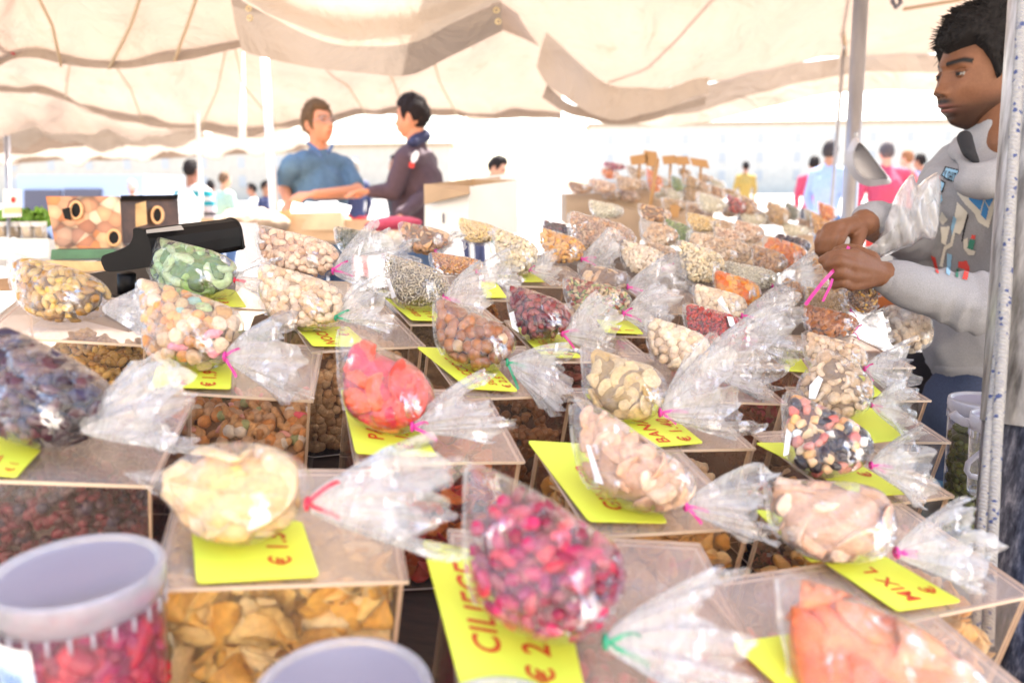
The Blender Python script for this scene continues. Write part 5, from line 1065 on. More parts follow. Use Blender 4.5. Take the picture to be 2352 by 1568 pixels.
# folds across the near sleeve
for x, y0, y1, rr in ((2215, 630, 752, .0085), (2172, 622, 735, .007), (2255, 632, 758, .009), (2300, 636, 762, .010), (2132, 618, 712, .006), (2340, 640, 762, .010)):
    P = [tq(x + 14 * math.sin(k * 1.1), y0 + (y1 - y0) * k / 5, 1.305 - .044 * math.sin(math.pi * (k + .5) / 6) + .006) for k in range(6)]
    for a in range(5): pr.append(capsule(P[a], P[a + 1], rr * 1.3, rr * 1.3))
V1, F1 = fuse(pr, .0062, 5); V1 = fold_disp(V1, F1, .0035, 34, 3)
HOOD_V, HOOD_F = V1, F1
mk('sweatshirt', V1, F1, M['hoodie'], seller, True)
# hood lying round the neck: two thick rolls meeting at the throat
def roll(P, r0, m, name):
    V1, T1 = tube_np([A3(p) for p in P], r0, 14); V1 = V1 + vnormals(V1, T1) * (wob(V1, 1, 40, 5) * .004)[:, None]; return V1, T1
hp1 = [W(2212, 372, 1.50), W(2232, 392, 1.475), W(2270, 392, 1.455), (W(2325, 372, 1.445)), W(2378, 340, 1.46), W(2420, 300, 1.55)]
hp2 = [W(2212, 372, 1.50), W(2196, 350, 1.56), W(2200, 335, 1.62), W(2260, 310, 1.68), W(2340, 290, 1.68), W(2420, 300, 1.55)]
pr = []
for P, r0 in ((hp1, .019), (hp2, .016)):
    Q = [A3(p) for p in P]
    for a in range(len(Q) - 1): pr.append(capsule(Q[a], Q[a + 1], r0 * (.55 if a == 0 else 1), r0))
Q = [A3(p) - np.array((0, 0, .022)) for p in hp1[1:]]
for a in range(len(Q) - 1): pr.append(capsule(Q[a], Q[a + 1], .027, .030))
V1, F1 = fuse(pr, .005, 5); V1 = fold_disp(V1, F1, .003, 40, 9); mk('hood', V1, F1, M['hoodie'], seller, True)
pr = [capsule(W(2215, 316, 1.50), W(2226, 350, 1.48), .014, .012), capsule(W(2226, 350, 1.48), W(2244, 372, 1.47), .012, .006)]
V1, F1 = fuse(pr, .004, 3); mk('inner_collar', V1, F1, M['dark_inner'], seller, True)
# cuffs and hem
def ring_mesh(c, ax, r0, r1, wd, name, m, par):
    ax = A3(ax); ax /= np.linalg.norm(ax); V1, F1 = fuse([capsule(A3(c), A3(c) + ax * wd, r0, r1)], .004, 3); mk(name, V1, F1, m, par, True)
ring_mesh(tq(2046, 642, 1.288), tq(2110, 662, 1.30) - tq(2046, 642, 1.288), .029, .034, .035, 'cuff', M['hoodie'], seller)
ring_mesh(tq(2004, 502, 1.436), tq(2050, 520, 1.52) - tq(2004, 502, 1.436), .033, .037, .03, 'cuff', M['hoodie'], seller)
pr = [ellip(tq(2325, 835, 1.62), (.172, .12, .045)), ellip(tq(2325, 860, 1.62), (.160, .112, .03))]
V1, F1 = fuse(pr, .006, 3); mk('hem_band', V1, F1, M['hoodie'], seller, True)
hip = tq(2320, 900, 1.62)
pr = [ellip(hip, (.165, .12, .12)), capsule(hip + (-.085, .0, -.03), (hip[0] - .10, hip[1] - .02, .48), .092, .066), capsule((hip[0] - .10, hip[1] - .02, .48), (hip[0] - .10, hip[1], .1), .066, .05),
      capsule(hip + (.085, 0, -.03), (hip[0] + .1, hip[1], .48), .092, .066), capsule((hip[0] + .1, hip[1], .48), (hip[0] + .1, hip[1] + .02, .1), .066, .05)]
V1, F1 = fuse(pr, .012, 3); V1 = fold_disp(V1, F1, .006, 30, 4); mk('jeans', V1, F1, M['jeans'], seller, True)
for sx in (-.1, .1):
    V1, F1 = fuse([capsule((hip[0] + sx, hip[1] + .03, .05), (hip[0] + sx - .05, hip[1] - .17, .04), .045, .04)], .01, 3); V1[:, 2] = np.maximum(V1[:, 2], .001); mk('shoe', V1, F1, M['dark_inner'], seller, True)
# printed appliques on the chest, laid on the cloth
bvh = BVHTree.FromPolygons([Vector(v) for v in HOOD_V], [tuple(f) for f in HOOD_F])
def hit(px, py, lift):
    o = Vector(CAMP); dr = (W(px, py, 1.0) - o).normalized(); h = bvh.ray_cast(o, dr)
    if h[0] is None or h[3] < 1.40: return None
    return A3(h[0] - dr * lift)
def inside(p, poly):
    x, y = p; c = False; n = len(poly)
    for i in range(n):
        x1, y1 = poly[i]; x2, y2 = poly[(i + 1) % n]
        if (y1 > y) != (y2 > y) and x < (x2 - x1) * (y - y1) / (y2 - y1) + x1: c = not c
    return c
def applique(name, polys, m, lift, step=1.6):
    V = []; Fq = []; idx = {}
    def vid(i, j, x0, y0):
        k = (i, j, x0, y0)
        if k not in idx:
            h = hit(x0 + i * step, y0 + j * step, lift)
            if h is None: idx[k] = None
            else: idx[k] = len(V); V.append(h)
        return idx[k]
    for poly in polys:
        poly = [(x, y) for x, y in poly]; xs = [p[0] for p in poly]; ys = [p[1] for p in poly]; x0, y0 = min(xs), min(ys)
        for i in range(int((max(xs) - x0) / step) + 1):
            for j in range(int((max(ys) - y0) / step) + 1):
                if inside((x0 + (i + .5) * step, y0 + (j + .5) * step), poly):
                    q = [vid(i, j, x0, y0), vid(i + 1, j, x0, y0), vid(i + 1, j + 1, x0, y0), vid(i, j + 1, x0, y0)]
                    if None not in q: Fq.append(tuple(q))
    if Fq: return mk(name, V, Fq, m, seller)
z2 = lambda pts: [(1853 + .24 * x, 282 + .24 * y) for x, y in pts]
Cc = {k: mat('print_' + k, c, .7) for k, c in dict(cream=(.62, .58, .50), red=(.62, .06, .05), blue=(.05, .22, .5), lblue=(.25, .45, .62), black=(.02, .02, .03), green=(.04, .2, .14), grey=(.3, .28, .26)).items()}
applique('window_print', [z2([(1490, 340), (1590, 500), (1700, 590), (1810, 720), (1790, 830), (1740, 1010), (1640, 950), (1600, 860), (1500, 760), (1440, 680), (1455, 520)])], Cc['cream'], .0022)
applique('window_panes', [z2([(1570, 530), (1600, 545), (1565, 630), (1530, 600)]), z2([(1608, 550), (1700, 640), (1720, 660), (1695, 720), (1580, 640)]), z2([(1525, 612), (1560, 640), (1540, 715), (1500, 680)]),
                          z2([(1575, 660), (1690, 740), (1660, 840), (1550, 730)]), z2([(1725, 670), (1785, 730), (1745, 810), (1705, 740)]), z2([(1700, 750), (1740, 825), (1715, 930), (1665, 880)])], Cc['blue'], .0040)
applique('red_print', [z2([(1480, 380), (1560, 490), (1500, 620), (1490, 690), (1455, 640), (1458, 480)]), z2([(1580, 1070), (1615, 1080), (1610, 1115), (1570, 1110)]),
                       z2([(1450, 1330), (1530, 1320), (1560, 1390), (1535, 1500), (1490, 1490), (1510, 1400), (1450, 1385)]), z2([(1185, 1270), (1230, 1290), (1265, 1440), (1240, 1430)])], Cc['red'], .0042)
applique('black_patch', [z2([(1325, 415), (1465, 450), (1425, 575), (1330, 540), (1285, 505)]), z2([(1262, 530), (1330, 570), (1300, 670), (1205, 620)]), z2([(1480, 1140), (1500, 1000), (1525, 910), (1508, 900), (1545, 870), (1550, 900), (1535, 940), (1490, 1140)])], Cc['black'], .0025)
applique('blue_patch', [z2([(1333, 430), (1450, 460), (1415, 562), (1340, 530), (1300, 500)]), z2([(1255, 545), (1318, 578), (1290, 655), (1210, 612)]), z2([(1170, 660), (1290, 690), (1300, 740), (1270, 790), (1160, 730)]),
                        z2([(1345, 1250), (1390, 1262), (1370, 1460), (1335, 1440)]), z2([(1405, 890), (1435, 920), (1390, 1080), (1380, 1000)])], Cc['lblue'], .0040)
applique('cream_print', [z2([(1440, 760), (1540, 860), (1500, 1000), (1465, 1070), (1420, 1050), (1395, 1180), (1330, 1220), (1300, 1380), (1270, 1370), (1310, 1190), (1370, 1150), (1410, 1000), (1420, 860)]),
                         z2([(1500, 1120), (1540, 1100), (1545, 1200), (1620, 1230), (1600, 1270), (1550, 1270), (1500, 1200)]), z2([(1290, 850), (1350, 930), (1300, 980), (1265, 930)]), z2([(1280, 1000), (1370, 990), (1330, 1170), (1290, 1150)])], Cc['cream'], .0035)
applique('green_print', [z2([(1560, 1115), (1612, 1125), (1590, 1220), (1535, 1200)]), z2([(1430, 1400), (1450, 1390), (1450, 1480), (1425, 1470)])], Cc['green'], .0048)
Vt, Ft = text_verts('Y SHIT', .02); mw = Vt[:, 0].max()
Vp = []; ok = True
for x, y, _ in Vt:
    u, v = x / mw, y / .75; zx = 1322 + 112 * u - 22 * (1 - v) * 1.0; zy = 535 + 30 * u - 92 * v + 4; h = hit(1853 + .24 * zx, 282 + .24 * zy, .0052)
    ok = ok and h is not None; Vp.append(h)
if ok: mk('lettering', Vp, Ft, Cc['black'], seller)

# carrier film bag and the little bag he is tying
cb = Acc(); r = np.random.RandomState(5)
out = [(2010, 560), (2035, 500), (2060, 445), (2085, 408), (2098, 400), (2108, 425), (2130, 408), (2158, 400), (2160, 470), (2150, 545), (2120, 548), (2095, 565), (2070, 572), (2030, 590), (2000, 590), (1985, 575)]
P = catmull(out, 90); cen = P.mean(0); V = []; n = len(P)
for sgn in (1, -1):
    for q in (np.linspace(.02, 1, 14) if sgn > 0 else np.linspace(.96, .02, 13)):
        for k, p in enumerate(cen + (P - cen) * q):
            zz = .05 * math.sqrt(max(0, 1 - q ** 2)) * sgn + .007 * (math.sin(p[0] * .11 + p[1] * .03) + math.sin(p[1] * .05 - p[0] * .16 + 1)) + .002 * math.sin(p[0] * .3 + p[1] * .1)
            V.append(A3(W(p[0], p[1], 1.42 - zz)))
m_ = len(V) // n
o = mk('plastic_bag', V, np.array([(i * n + j, i * n + (j + 1) % n, (i + 1) * n + (j + 1) % n, (i + 1) * n + j) for i in range(m_ - 1) for j in range(n)]), M['carrier'], None, True)
tag(o, 'crumpled clear carrier bags bunched between the sellers arms', 'plastic bag')
bag('small bag of dark seeds hanging from the hands of the seller', None, 'blackmix', 9, 60, outline=[(1945, 655), (1940, 680), (1960, 712), (1990, 722), (2010, 705), (2014, 675), (2000, 655), (1970, 650)], d=1.31, tipcut=0, rib=False, group=None, lean=.1)
def ribbon(label, pts, wd, m):
    P = [A3(W(*p)) for p in pts]; vs = []
    for i, p in enumerate(P):
        a = P[min(i + 1, len(P) - 1)] - P[max(i - 1, 0)]; s_ = np.cross(a, A3(CB)); s_ /= np.linalg.norm(s_); vs += [p - s_ * wd / 2, p + s_ * wd / 2]
    o = mk('ribbon', vs, [(2 * i, 2 * i + 1, 2 * i + 3, 2 * i + 2) for i in range(len(P) - 1)], m); tag(o, label, 'ribbon')
ribbon('long bright pink ribbon hanging down left from the seller\'s hands', [(1950, 566, 1.28), (1935, 600, 1.262), (1912, 624, 1.225), (1888, 650, 1.22), (1866, 678, 1.22), (1850, 700, 1.22)], .0055, M['pink'])
ribbon('short pink ribbon end hanging below the near hand of the seller', [(1912, 640, 1.225), (1908, 655, 1.22), (1898, 675, 1.22), (1890, 692, 1.22)], .004, M['pink'])

# ---- the other people -----------------------------------------------------------------------------------
def auto_hand(wr, dr, nrm, s=1.0):
    """a relaxed hand: wrist, pointing direction, back-of-hand direction"""
    wr, dr, nrm = A3(wr), A3(dr), A3(nrm); dr /= np.linalg.norm(dr); nrm = nrm - dr * (nrm @ dr); nrm /= np.linalg.norm(nrm); sd_ = np.cross(dr, nrm)
    K = [wr + dr * .085 * s + sd_ * x * s for x in (.030, .010, -.010, -.028)]
    tips = [[k + dr * l * .55 * s - nrm * .010 * s, k + dr * l * .85 * s - nrm * .028 * s] for k, l in zip(K, (.070, .078, .072, .056))]
    th = [wr + sd_ * .015 * s + dr * .02 * s, wr + sd_ * .045 * s + dr * .055 * s - nrm * .01 * s, wr + sd_ * .052 * s + dr * .085 * s - nrm * .02 * s]
    return hand(wr, K, tips, th)
def person(label, hpx, hpy, d, face, shirt, pants, hair=(.02, .014, .012), skin=(.42, .20, .12), arms=None, lean=(0, 0), build=1.0, sleeve='long', collar=None, hairp=None, pitch=0.0, detail=1, stripes=None, group='shoppers walking in the square beyond the awnings', jacket=False, beard=0, hs=1.0):
    """face: angle of the gaze, 0 = towards the camera, 90 = towards the picture's left, -90 right, 180 away"""
    hc = A3(W(hpx, hpy, d)); vw = A3(CAMP) - hc; vw[2] = 0; vw /= np.linalg.norm(vw); lf = np.cross(vw, (0, 0, 1)); lf = -lf if lf @ A3(CR) > 0 else lf
    fw = vw * math.cos(rad(face)) + lf * math.sin(rad(face)); left = np.cross((0, 0, 1), fw)
    root = thing('person', label, 'person', (hc[0] - lean[0], hc[1] - lean[1], 0), group)
    R = frame_from(fw, pitch=pitch); body = Acc(); vx = .010 if detail > 1 else .016
    build_head(root, hc, R, scale=hs, res=90 if detail > 1 else 44, skin=skin, hair=hair, hairp=hairp, extra=body, eyes=detail > 1, seed=int(hpx), strand=300 if detail > 1 else 0, brow=tuple(np.array(hair) * 1.2), beard=beard)
    zc = hc[2]; base = np.array((hc[0] - lean[0], hc[1] - lean[1], 0.0)); b = build
    sh = np.array((hc[0] - lean[0] * .35, hc[1] - lean[1] * .35, zc - .235)) - fw * .02; hipc = base + np.array((0, 0, zc * .57)); 
    SL, SR = sh + left * .185 * b, sh - left * .185 * b
    HL, HR = hipc + left * .09 * b, hipc - left * .09 * b
    pr = [capsule(hc - fw * .02 - np.array((0, 0, .05)), sh + np.array((0, 0, .05)), .052, .062), capsule(sh + np.array((0, 0, .05)), sh, .06, .05), capsule(sh, SL, .045, .038), capsule(sh, SR, .045, .038)]
    V1, F1 = fuse(pr, .012, 3); body.add(V1, quads_to_tris(F1), np.array(skin))
    if arms is None:
        arms = [[SL + left * .05 - np.array((0, 0, .27)), SL + left * .04 + fw * .10 - np.array((0, 0, .50))], [SR - left * .05 - np.array((0, 0, .27)), SR - left * .04 + fw * .10 - np.array((0, 0, .50))]]
    top = [ellip(sh - np.array((0, 0, .16)), (.17 * b, .17 * b, .20)), capsule(SL * .8 + SR * .2, SR * .8 + SL * .2, .085, .085), capsule(SL, SR, .062, .062), ellip((sh + hipc) / 2, (.155 * b, .15 * b, .24)), ellip(hipc + np.array((0, 0, .06)), (.155 * b, .15 * b, .12)), capsule(sh, hc - fw * .02 - np.array((0, 0, .15)), .08, .06)]
    for (S_, (E_, Wr)) in zip((SL, SR), arms):
        E_, Wr = A3(E_), A3(Wr)
        if sleeve == 'long': top += [capsule(S_, E_, .062, .052), capsule(E_, Wr, .050, .036)]
        else:
            m_ = S_ + (E_ - S_) * .72; top += [capsule(S_, m_, .066, .060)]
            V1, F1 = fuse([capsule(S_, E_, .040, .042), capsule(E_, Wr, .042, .027)] + auto_hand(Wr, Wr - E_, np.array((0, 0, 1.)) + fw * .3), .006 if detail > 1 else .009, 2); body.add(V1, quads_to_tris(F1), np.array(skin))
            continue
        V1, F1 = fuse([capsule(S_, E_, .036, .034), capsule(E_, Wr, .034, .027)] + auto_hand(Wr, Wr - E_, np.array((0, 0, 1.)) + fw * .3), .005 if detail > 1 else .008, 2); body.add(V1, quads_to_tris(F1), np.array(skin))
    body.build('body', M['skin'], root)
    V1, F1 = fuse(top, vx, 4); V1 = fold_disp(V1, F1, .006, 22, int(hpx)); mk('jacket' if jacket else 'shirt', V1, F1, shirt, root, True)
    K1 = base + left * .10 + fw * .03 + np.array((0, 0, zc * .31)); K2 = base - left * .10 + np.array((0, 0, zc * .31))
    A1 = base + left * .11 + np.array((0, 0, .09)); A2 = base - left * .11 - fw * .05 + np.array((0, 0, .09))
    V1, F1 = fuse([ellip(hipc, (.15 * b, .145 * b, .11)), capsule(HL, K1, .09, .065), capsule(K1, A1, .062, .05), capsule(HR, K2, .09, .065), capsule(K2, A2, .062, .05)], vx * 1.2, 3)
    V1 = fold_disp(V1, F1, .006, 20, int(hpx) + 1); mk('trousers', V1, F1, pants, root, True)
    for A_ in (A1, A2):
        V1, F1 = fuse([capsule((A_[0], A_[1], .055), tuple(np.array((A_[0], A_[1], .04)) + fw * .17), .048, .038)], .014, 2); V1[:, 2] = np.maximum(V1[:, 2], .001); mk('shoe', V1, F1, M['dark_inner'], root, True)
    return root, hc, fw, left, sh
def cl(name, c): return mat(name, c, .85, nscale=40, namp=.15, bump=.3, bscale=200)
M['polo'] = cl('blue_polo_cotton', (.085, .16, .25)); M['jacket'] = cl('plum_grey_softshell', (.075, .045, .060)); M['denim'] = cl('blue_denim', (.06, .11, .22)); M['navy'] = cl('navy_cloth', (.03, .035, .09))
M['redc'] = cl('red_cloth', (.55, .04, .03)); M['pinkc'] = cl('pink_cloth', (.45, .05, .10)); M['grn'] = cl('pale_green_cloth', (.38, .50, .38)); M['yel'] = cl('yellow_cloth', (.40, .26, .06)); M['sky'] = cl('light_blue_cloth', (.32, .40, .62)); M['darkc'] = cl('dark_cloth', (.04, .04, .05)); M['whitec'] = cl('white_cloth', (.7, .68, .66))
def pt(x, y, d): return A3(W(x, y, d))
# man in the blue polo shirt
D1 = 4.7
r1, hc1, fw1, lf1, sh1 = person('middle-aged man with brown hair, glasses and a blue polo shirt looking up', 733, 287, D1, -38, M['polo'], M['denim'], hair=(.12, .07, .035), skin=(.62, .27, .15), sleeve='short', detail=2, pitch=.22,
    arms=[[pt(822, 440, 4.75), pt(722, 447, 4.45)], [pt(650, 425, 4.75), pt(664, 468, 4.6)]], hairp=dict(length=.016, front=.058, side=.005, back=-.09, top=.016), group='two men talking behind the display')
R_ = frame_from(fw1, pitch=.22)
for s_ in (1, -1):
    c = hc1 + R_ @ np.array((.098, s_ * .033, .004)); t = np.linspace(0, 2 * math.pi, 15)
    V1, T1 = tube_np([c + R_ @ np.array((0, .024 * math.cos(a), .016 * math.sin(a))) for a in t], .0022, 5, False); mk('glasses_rim', V1, T1, M['pole_m'], r1, True)
    mk('glasses_lens', [c + R_ @ np.array((0, .023 * math.cos(a), .015 * math.sin(a))) for a in t[:-1]], [tuple(range(14))], M['acr'], r1)
    V1, T1 = tube_np([c + R_ @ np.array((0, s_ * .024, .006)), hc1 + R_ @ np.array((.02, s_ * .08, .008))], .002, 5); mk('glasses_arm', V1, T1, M['pole_m'], r1, True)
V1, F1 = fuse([capsule(pt(706, 328, 4.62), pt(728, 346, 4.5), .010, .014), capsule(pt(728, 346, 4.5), pt(740, 360, 4.48), .014, .006), capsule(pt(764, 334, 4.62), pt(754, 350, 4.5), .010, .013)], .006, 2); mk('collar', V1, F1, M['denim'], r1, True)
# man in the dark jacket
r2, hc2, fw2, lf2, sh2 = person('man with short dark hair in a plum grey zip jacket reaching out to the left', 946, 272, 4.6, 112, M['jacket'], M['denim'], hair=(.018, .012, .012), skin=(.60, .26, .15), detail=2, jacket=True, build=.95,
    arms=[[pt(905, 440, 4.5), pt(856, 440, 4.45)], [pt(985, 440, 4.55), pt(925, 492, 4.35)]], hairp=dict(length=.009, front=.055, side=.02, back=-.075, top=.013), group='two men talking behind the display')
V1, F1 = fuse([capsule(pt(940, 328, 4.53), pt(952, 326, 4.5), .02, .03), capsule(pt(952, 324, 4.55), pt(975, 312, 4.62), .036, .04)], .008, 3); mk('collar', V1, F1, M['navy'], r2, True)
bad = [pt(953 + 8 * math.cos(a) + 4 * math.sin(a) * -1, 360 + 14 * math.sin(a), 4.36) for a in np.linspace(0, 6.28, 14)[:-1]]; mk('badge', [p for p in bad], [tuple(range(13))], M['sticker'], r2)
mk('badge', [pt(940, 372, 4.37), pt(952, 374, 4.36), pt(951, 386, 4.36), pt(939, 385, 4.37)], [(0, 1, 2, 3)], M['redc'], r2)
person('person in a navy top and red trousers walking behind the two men', 812, 388, 12, 150, M['navy'], M['redc'], hair=(.3, .25, .2), skin=(.6, .32, .2))
person('dark haired person half hidden behind the man in the dark jacket', 912, 380, 9.5, 100, M['darkc'], M['darkc'])
person('person bending forward behind the white carton', 1142, 388, 8.0, -70, M['whitec'], M['navy'], lean=(.25, 0), pitch=-.5, skin=(.6, .32, .22))
# striped shirt
M['stripe'], n_, out_ = newmat('striped_jersey'); tc = N(n_, 'ShaderNodeTexCoord'); sx = N(n_, 'ShaderNodeSeparateXYZ'); n_.links.new(tc.outputs['Object'], sx.inputs[0])
mr = N(n_, 'ShaderNodeMapRange'); mr.inputs[1].default_value = .95; mr.inputs[2].default_value = 1.5; n_.links.new(sx.outputs[2], mr.inputs[0])
cr = N(n_, 'ShaderNodeValToRGB'); cr.color_ramp.interpolation = 'CONSTANT'; e = cr.color_ramp.elements
stops = [(0, (.3, .16, .05)), (.22, (.45, .38, .38)), (.33, (.04, .03, .03)), (.40, (.5, .42, .42)), (.52, (.0, .22, .26)), (.62, (.55, .48, .45)), (.70, (.0, .24, .28)), (.82, (.6, .55, .5)), (.93, (.5, .42, .42))]
while len(e) < len(stops): e.new(.5)
for k, (p, c) in enumerate(stops): e[k].position = p; e[k].color = (*c, 1)
n_.links.new(mr.outputs[0], cr.inputs[0]); bs = N(n_, 'ShaderNodeBsdfPrincipled', i_Roughness=.9); n_.links.new(cr.outputs[0], bs.inputs[0]); n_.links.new(bs.outputs[0], out_.inputs[0])
person('man with cropped black hair in a teal and cream striped jersey', 441, 393, 8.8, -140, M['stripe'], M['darkc'], skin=(.30, .13, .08), hairp=dict(length=.008, front=.04, side=.03, back=-.06, top=.01))
person('man with brown hair in a pale green shirt far behind', 517, 414, 13, -120, M['grn'], M['denim'], hair=(.16, .09, .05), skin=(.6, .3, .18))
person('far person in a light blue top beside the striped jersey man', 484, 428, 16, 180, M['sky'], M['denim'])
person('far person in a dark cap left of the white pole', 612, 432, 14, -60, M['navy'], M['pinkc'])
person('far person in a white top left of the cap wearer', 578, 436, 16, 100, M['whitec'], M['pinkc'])
person('far grey haired person above the printed carton', 303, 430, 15, 180, M['whitec'], M['navy'], hair=(.5, .42, .36))
person('person in a pink shirt seen from behind beside the grey scoop', 2036, 352, 9.5, 160, M['pinkc'], M['redc'], hair=(.1, .08, .08), skin=(.6, .3, .2), build=1.25)
person('person with ginger hair behind the pink shirt', 2082, 366, 12, 120, M['redc'], M['darkc'], hair=(.3, .13, .06), skin=(.65, .35, .25))
person('person with a dark cap far right behind the seller', 2112, 372, 13, 120, M['sky'], M['denim'])
person('tall person in a light blue shirt between the pole and the thin rod', 1908, 350, 9.0, -150, M['sky'], M['denim'], hair=(.05, .04, .04))
person('person with black trousers at the left of the light blue shirt', 1870, 378, 12.5, 180, M['pinkc'], M['darkc'], skin=(.6, .32, .2))
person('far person in a yellow vest in the bright gap', 1713, 384, 19, 170, M['yel'], M['darkc'])
# ------------------------------------------------------------------ things on the back of the bench and beyond
M['black'] = mat('black_plastic', (.004, .0035, .004), .5, spec=.16, nscale=40, namp=.2)
M['carton'] = mat('brown_carton', (.42, .29, .18), .8, nscale=8, namp=.12)
M['wcarton'] = mat('white_carton', (.72, .69, .66), .7, nscale=6, namp=.07)
M['gmetal'] = mat('green_paint', (.05, .16, .08), .5, nscale=20, namp=.3)
M['galv'] = None
def prism(poly, a, b, m, name, parent, mids=None):
    """poly: list of world points (closed), extruded by vector b-a"""
    e = A3(b) - A3(a); P = [A3(p) for p in poly]; n = len(P); V = P + [p + e for p in P]
    return mk(name, V, [tuple(range(n))[::-1], tuple(range(n, 2 * n))] + [(k, (k + 1) % n, n + (k + 1) % n, n + k) for k in range(n)], m, parent, mids=mids)
# the till (seen from behind): end cheek, barrel shaped back, keyboard deck, feet
TD = Td(300, 640, .02)
till = thing('cash_till', 'black plastic till with a rounded back standing behind the kiwi bag', 'till', tuple(W(400, 650, TD)))
zc_ = lambda pts, d: [W(.24 * x, 357.5 + .24 * y, d) for x, y in pts]
prof = [(975, 965), (1130, 905), (1235, 850), (1272, 770), (1275, 700), (1330, 694), (1385, 730), (1425, 800), (1445, 900), (1460, 1010), (1440, 1060), (1060, 1112), (985, 1062)]
pc = zc_(catmull(prof, 44), TD); ext = W(522, 500, TD + .22) - W(307, 524, TD + .02)
prism(pc, (0, 0, 0), A3(ext) * .03, M['black'], 'end_cheek', till)
bar = zc_([(1285, 712), (1330, 700), (1385, 730), (1425, 800), (1445, 900), (1450, 1010), (1400, 1050), (1300, 1030), (1270, 900)], TD)
bar = [Vector(A3(p) + A3(ext) * .03) for p in bar]; prism(bar, (0, 0, 0), A3(ext) * .94, M['black'], 'barrel', till)
prism([Vector(A3(p) + A3(ext) * .97) for p in pc], (0, 0, 0), A3(ext) * .03, M['black'], 'end_cheek', till)
deck = zc_([(1010, 990), (1240, 900), (1300, 1040), (1060, 1100)], TD); prism([Vector(A3(p) + A3(ext) * .03) for p in deck], (0, 0, 0), A3(ext) * .94, M['black'], 'keyboard_deck', till)
mk('display_window', [A3(W(345 + .0, 531, TD)) + A3(CB) * .012 + A3(ext) * .0, A3(W(352, 541, TD)) + A3(CB) * .02, A3(W(436, 532, TD + .08)) + A3(CB) * .02, A3(W(424, 520, TD + .08)) + A3(CB) * .012], [(0, 1, 2, 3)], mat('grey_display', (.30, .28, .25), .2), till)
for u in (.06, .94):
    c = A3(W(275, 632, TD)) + A3(ext) * u; V1, T1 = tube_np([c, c - A3(TN) * .03], .012, 10); mk('foot', V1, T1, M['black'], till, True)
# cash drawer under the till
dr = thing('till_stand', 'flat black stand box with a grey front under the till', 'till stand', tuple(W(330, 670, TD)))
c = A3(W(250, 655, TD)); e = A3(ext); e = e / np.linalg.norm(e); up = A3(TN); fr = np.cross(up, e)
V = [c + e * x + fr * y - up * z for z in (.06, .012) for x, y in ((.0, -.03), (.24, -.03), (.24, .09), (.0, .09))]; mk('drawer_box', V, BF, M['black'], dr); 
V = [c + e * x + fr * y - up * z for z in (.052, .02) for x, y in ((.005, -.036), (.235, -.036), (.235, -.0305), (.005, -.0305))]; mk('drawer_front', V, BF, M['pole_m'], dr)
# printed cartons
def nutprint():
    m, n, out = newmat('printed_nut_photo'); tc = N(n, 'ShaderNodeTexCoord')
    v = N(n, 'ShaderNodeTexVoronoi'); v.inputs['Scale'].default_value = 34; v.inputs['Randomness'].default_value = 1; n.links.new(tc.outputs['Object'], v.inputs['Vector'])
    sp = N(n, 'ShaderNodeSeparateColor'); n.links.new(v.outputs['Color'], sp.inputs[0])
    c = ramp(n, sp.outputs[0], [(0, (.10, .03, .02)), (.22, (.55, .20, .10)), (.42, (.75, .42, .22)), (.58, (.30, .09, .06)), (.72, (.82, .66, .46)), (.88, (.72, .22, .06))])
    d = ramp(n, v.outputs['Distance'], [(.0, g3(1.1)), (.55, g3(.75)), (.85, g3(.25))]); mx = N(n, 'ShaderNodeMix', data_type='RGBA', blend_type='MULTIPLY'); mx.inputs[0].default_value = 1
    n.links.new(c, mx.inputs[6]); n.links.new(d, mx.inputs[7]); b = N(n, 'ShaderNodeBsdfPrincipled', i_Roughness=.35); n.links.new(mx.outputs[2], b.inputs[0]); n.links.new(b.outputs[0], out.inputs[0]); return m
M['nutp'] = nutprint()
def tray_px(name, label, cat, quad, d, dep, m, mt=None, group=None):
    """box with its front face on an image quad (front-left-bottom, front-right-bottom, front-right-top, front-left-top)"""
    P = [A3(W(x, y, dd)) for (x, y), dd in zip(quad, d)]; n_ = np.cross(P[1] - P[0], P[3] - P[0]); n_ /= np.linalg.norm(n_); n_ = -n_ if n_ @ A3(CB) > 0 else n_
    root = thing(name, label, cat, tuple(P[0]), group)
    V = P + [p + n_ * dep for p in P]; V = [V[0], V[1], V[5], V[4], V[3], V[2], V[6], V[7]]
    mk('carton_wall', V, BF, [m, mt or m], root, mids=[0, 1, 0, 0, 0, 0]); return root, P, n_
DC = 1.95
r_, P, n_ = tray_px('printed_carton', 'carton printed with dried fruit and two round holes, left of the till', 'carton', [(128, 571), (281, 569), (275, 451), (105, 451)], [DC, DC + .05, DC + .05, DC], .16, M['nutp'], M['woodl'])
def disc(par, px, py, rx, ry, d, m, name, ring=None):
    c = A3(W(px, py, d)); t = np.linspace(0, 2 * math.pi, 25)
    S_ = d / F; mk(name, [c + A3(CR) * rx * S_ * math.cos(a) + A3(CU) * ry * S_ * math.sin(a) for a in t[:-1]], [tuple(range(24))], m, par)
    if ring: V1, T1 = tube_np([c + A3(CR) * (rx + 2.5) * S_ * math.cos(a) + A3(CU) * (ry + 2.5) * S_ * math.sin(a) for a in t], 3.5 * S_, 6, False); mk('hole_rim', V1, T1, ring, par, True)
M['orange_rim'] = mat('orange_print', (.75, .42, .2), .4)
disc(r_, 175, 483, 11, 17, DC + .014, M['black'], 'hole', M['orange_rim']); disc(r_, 262, 546, 12, 15, DC + .034, M['black'], 'hole', M['orange_rim'])
mk('hole', [A3(W(x, y, DC + .005)) for x, y in ((142, 480), (148, 502), (164, 506), (160, 476))], [(0, 1, 2, 3)], M['black'], r_)
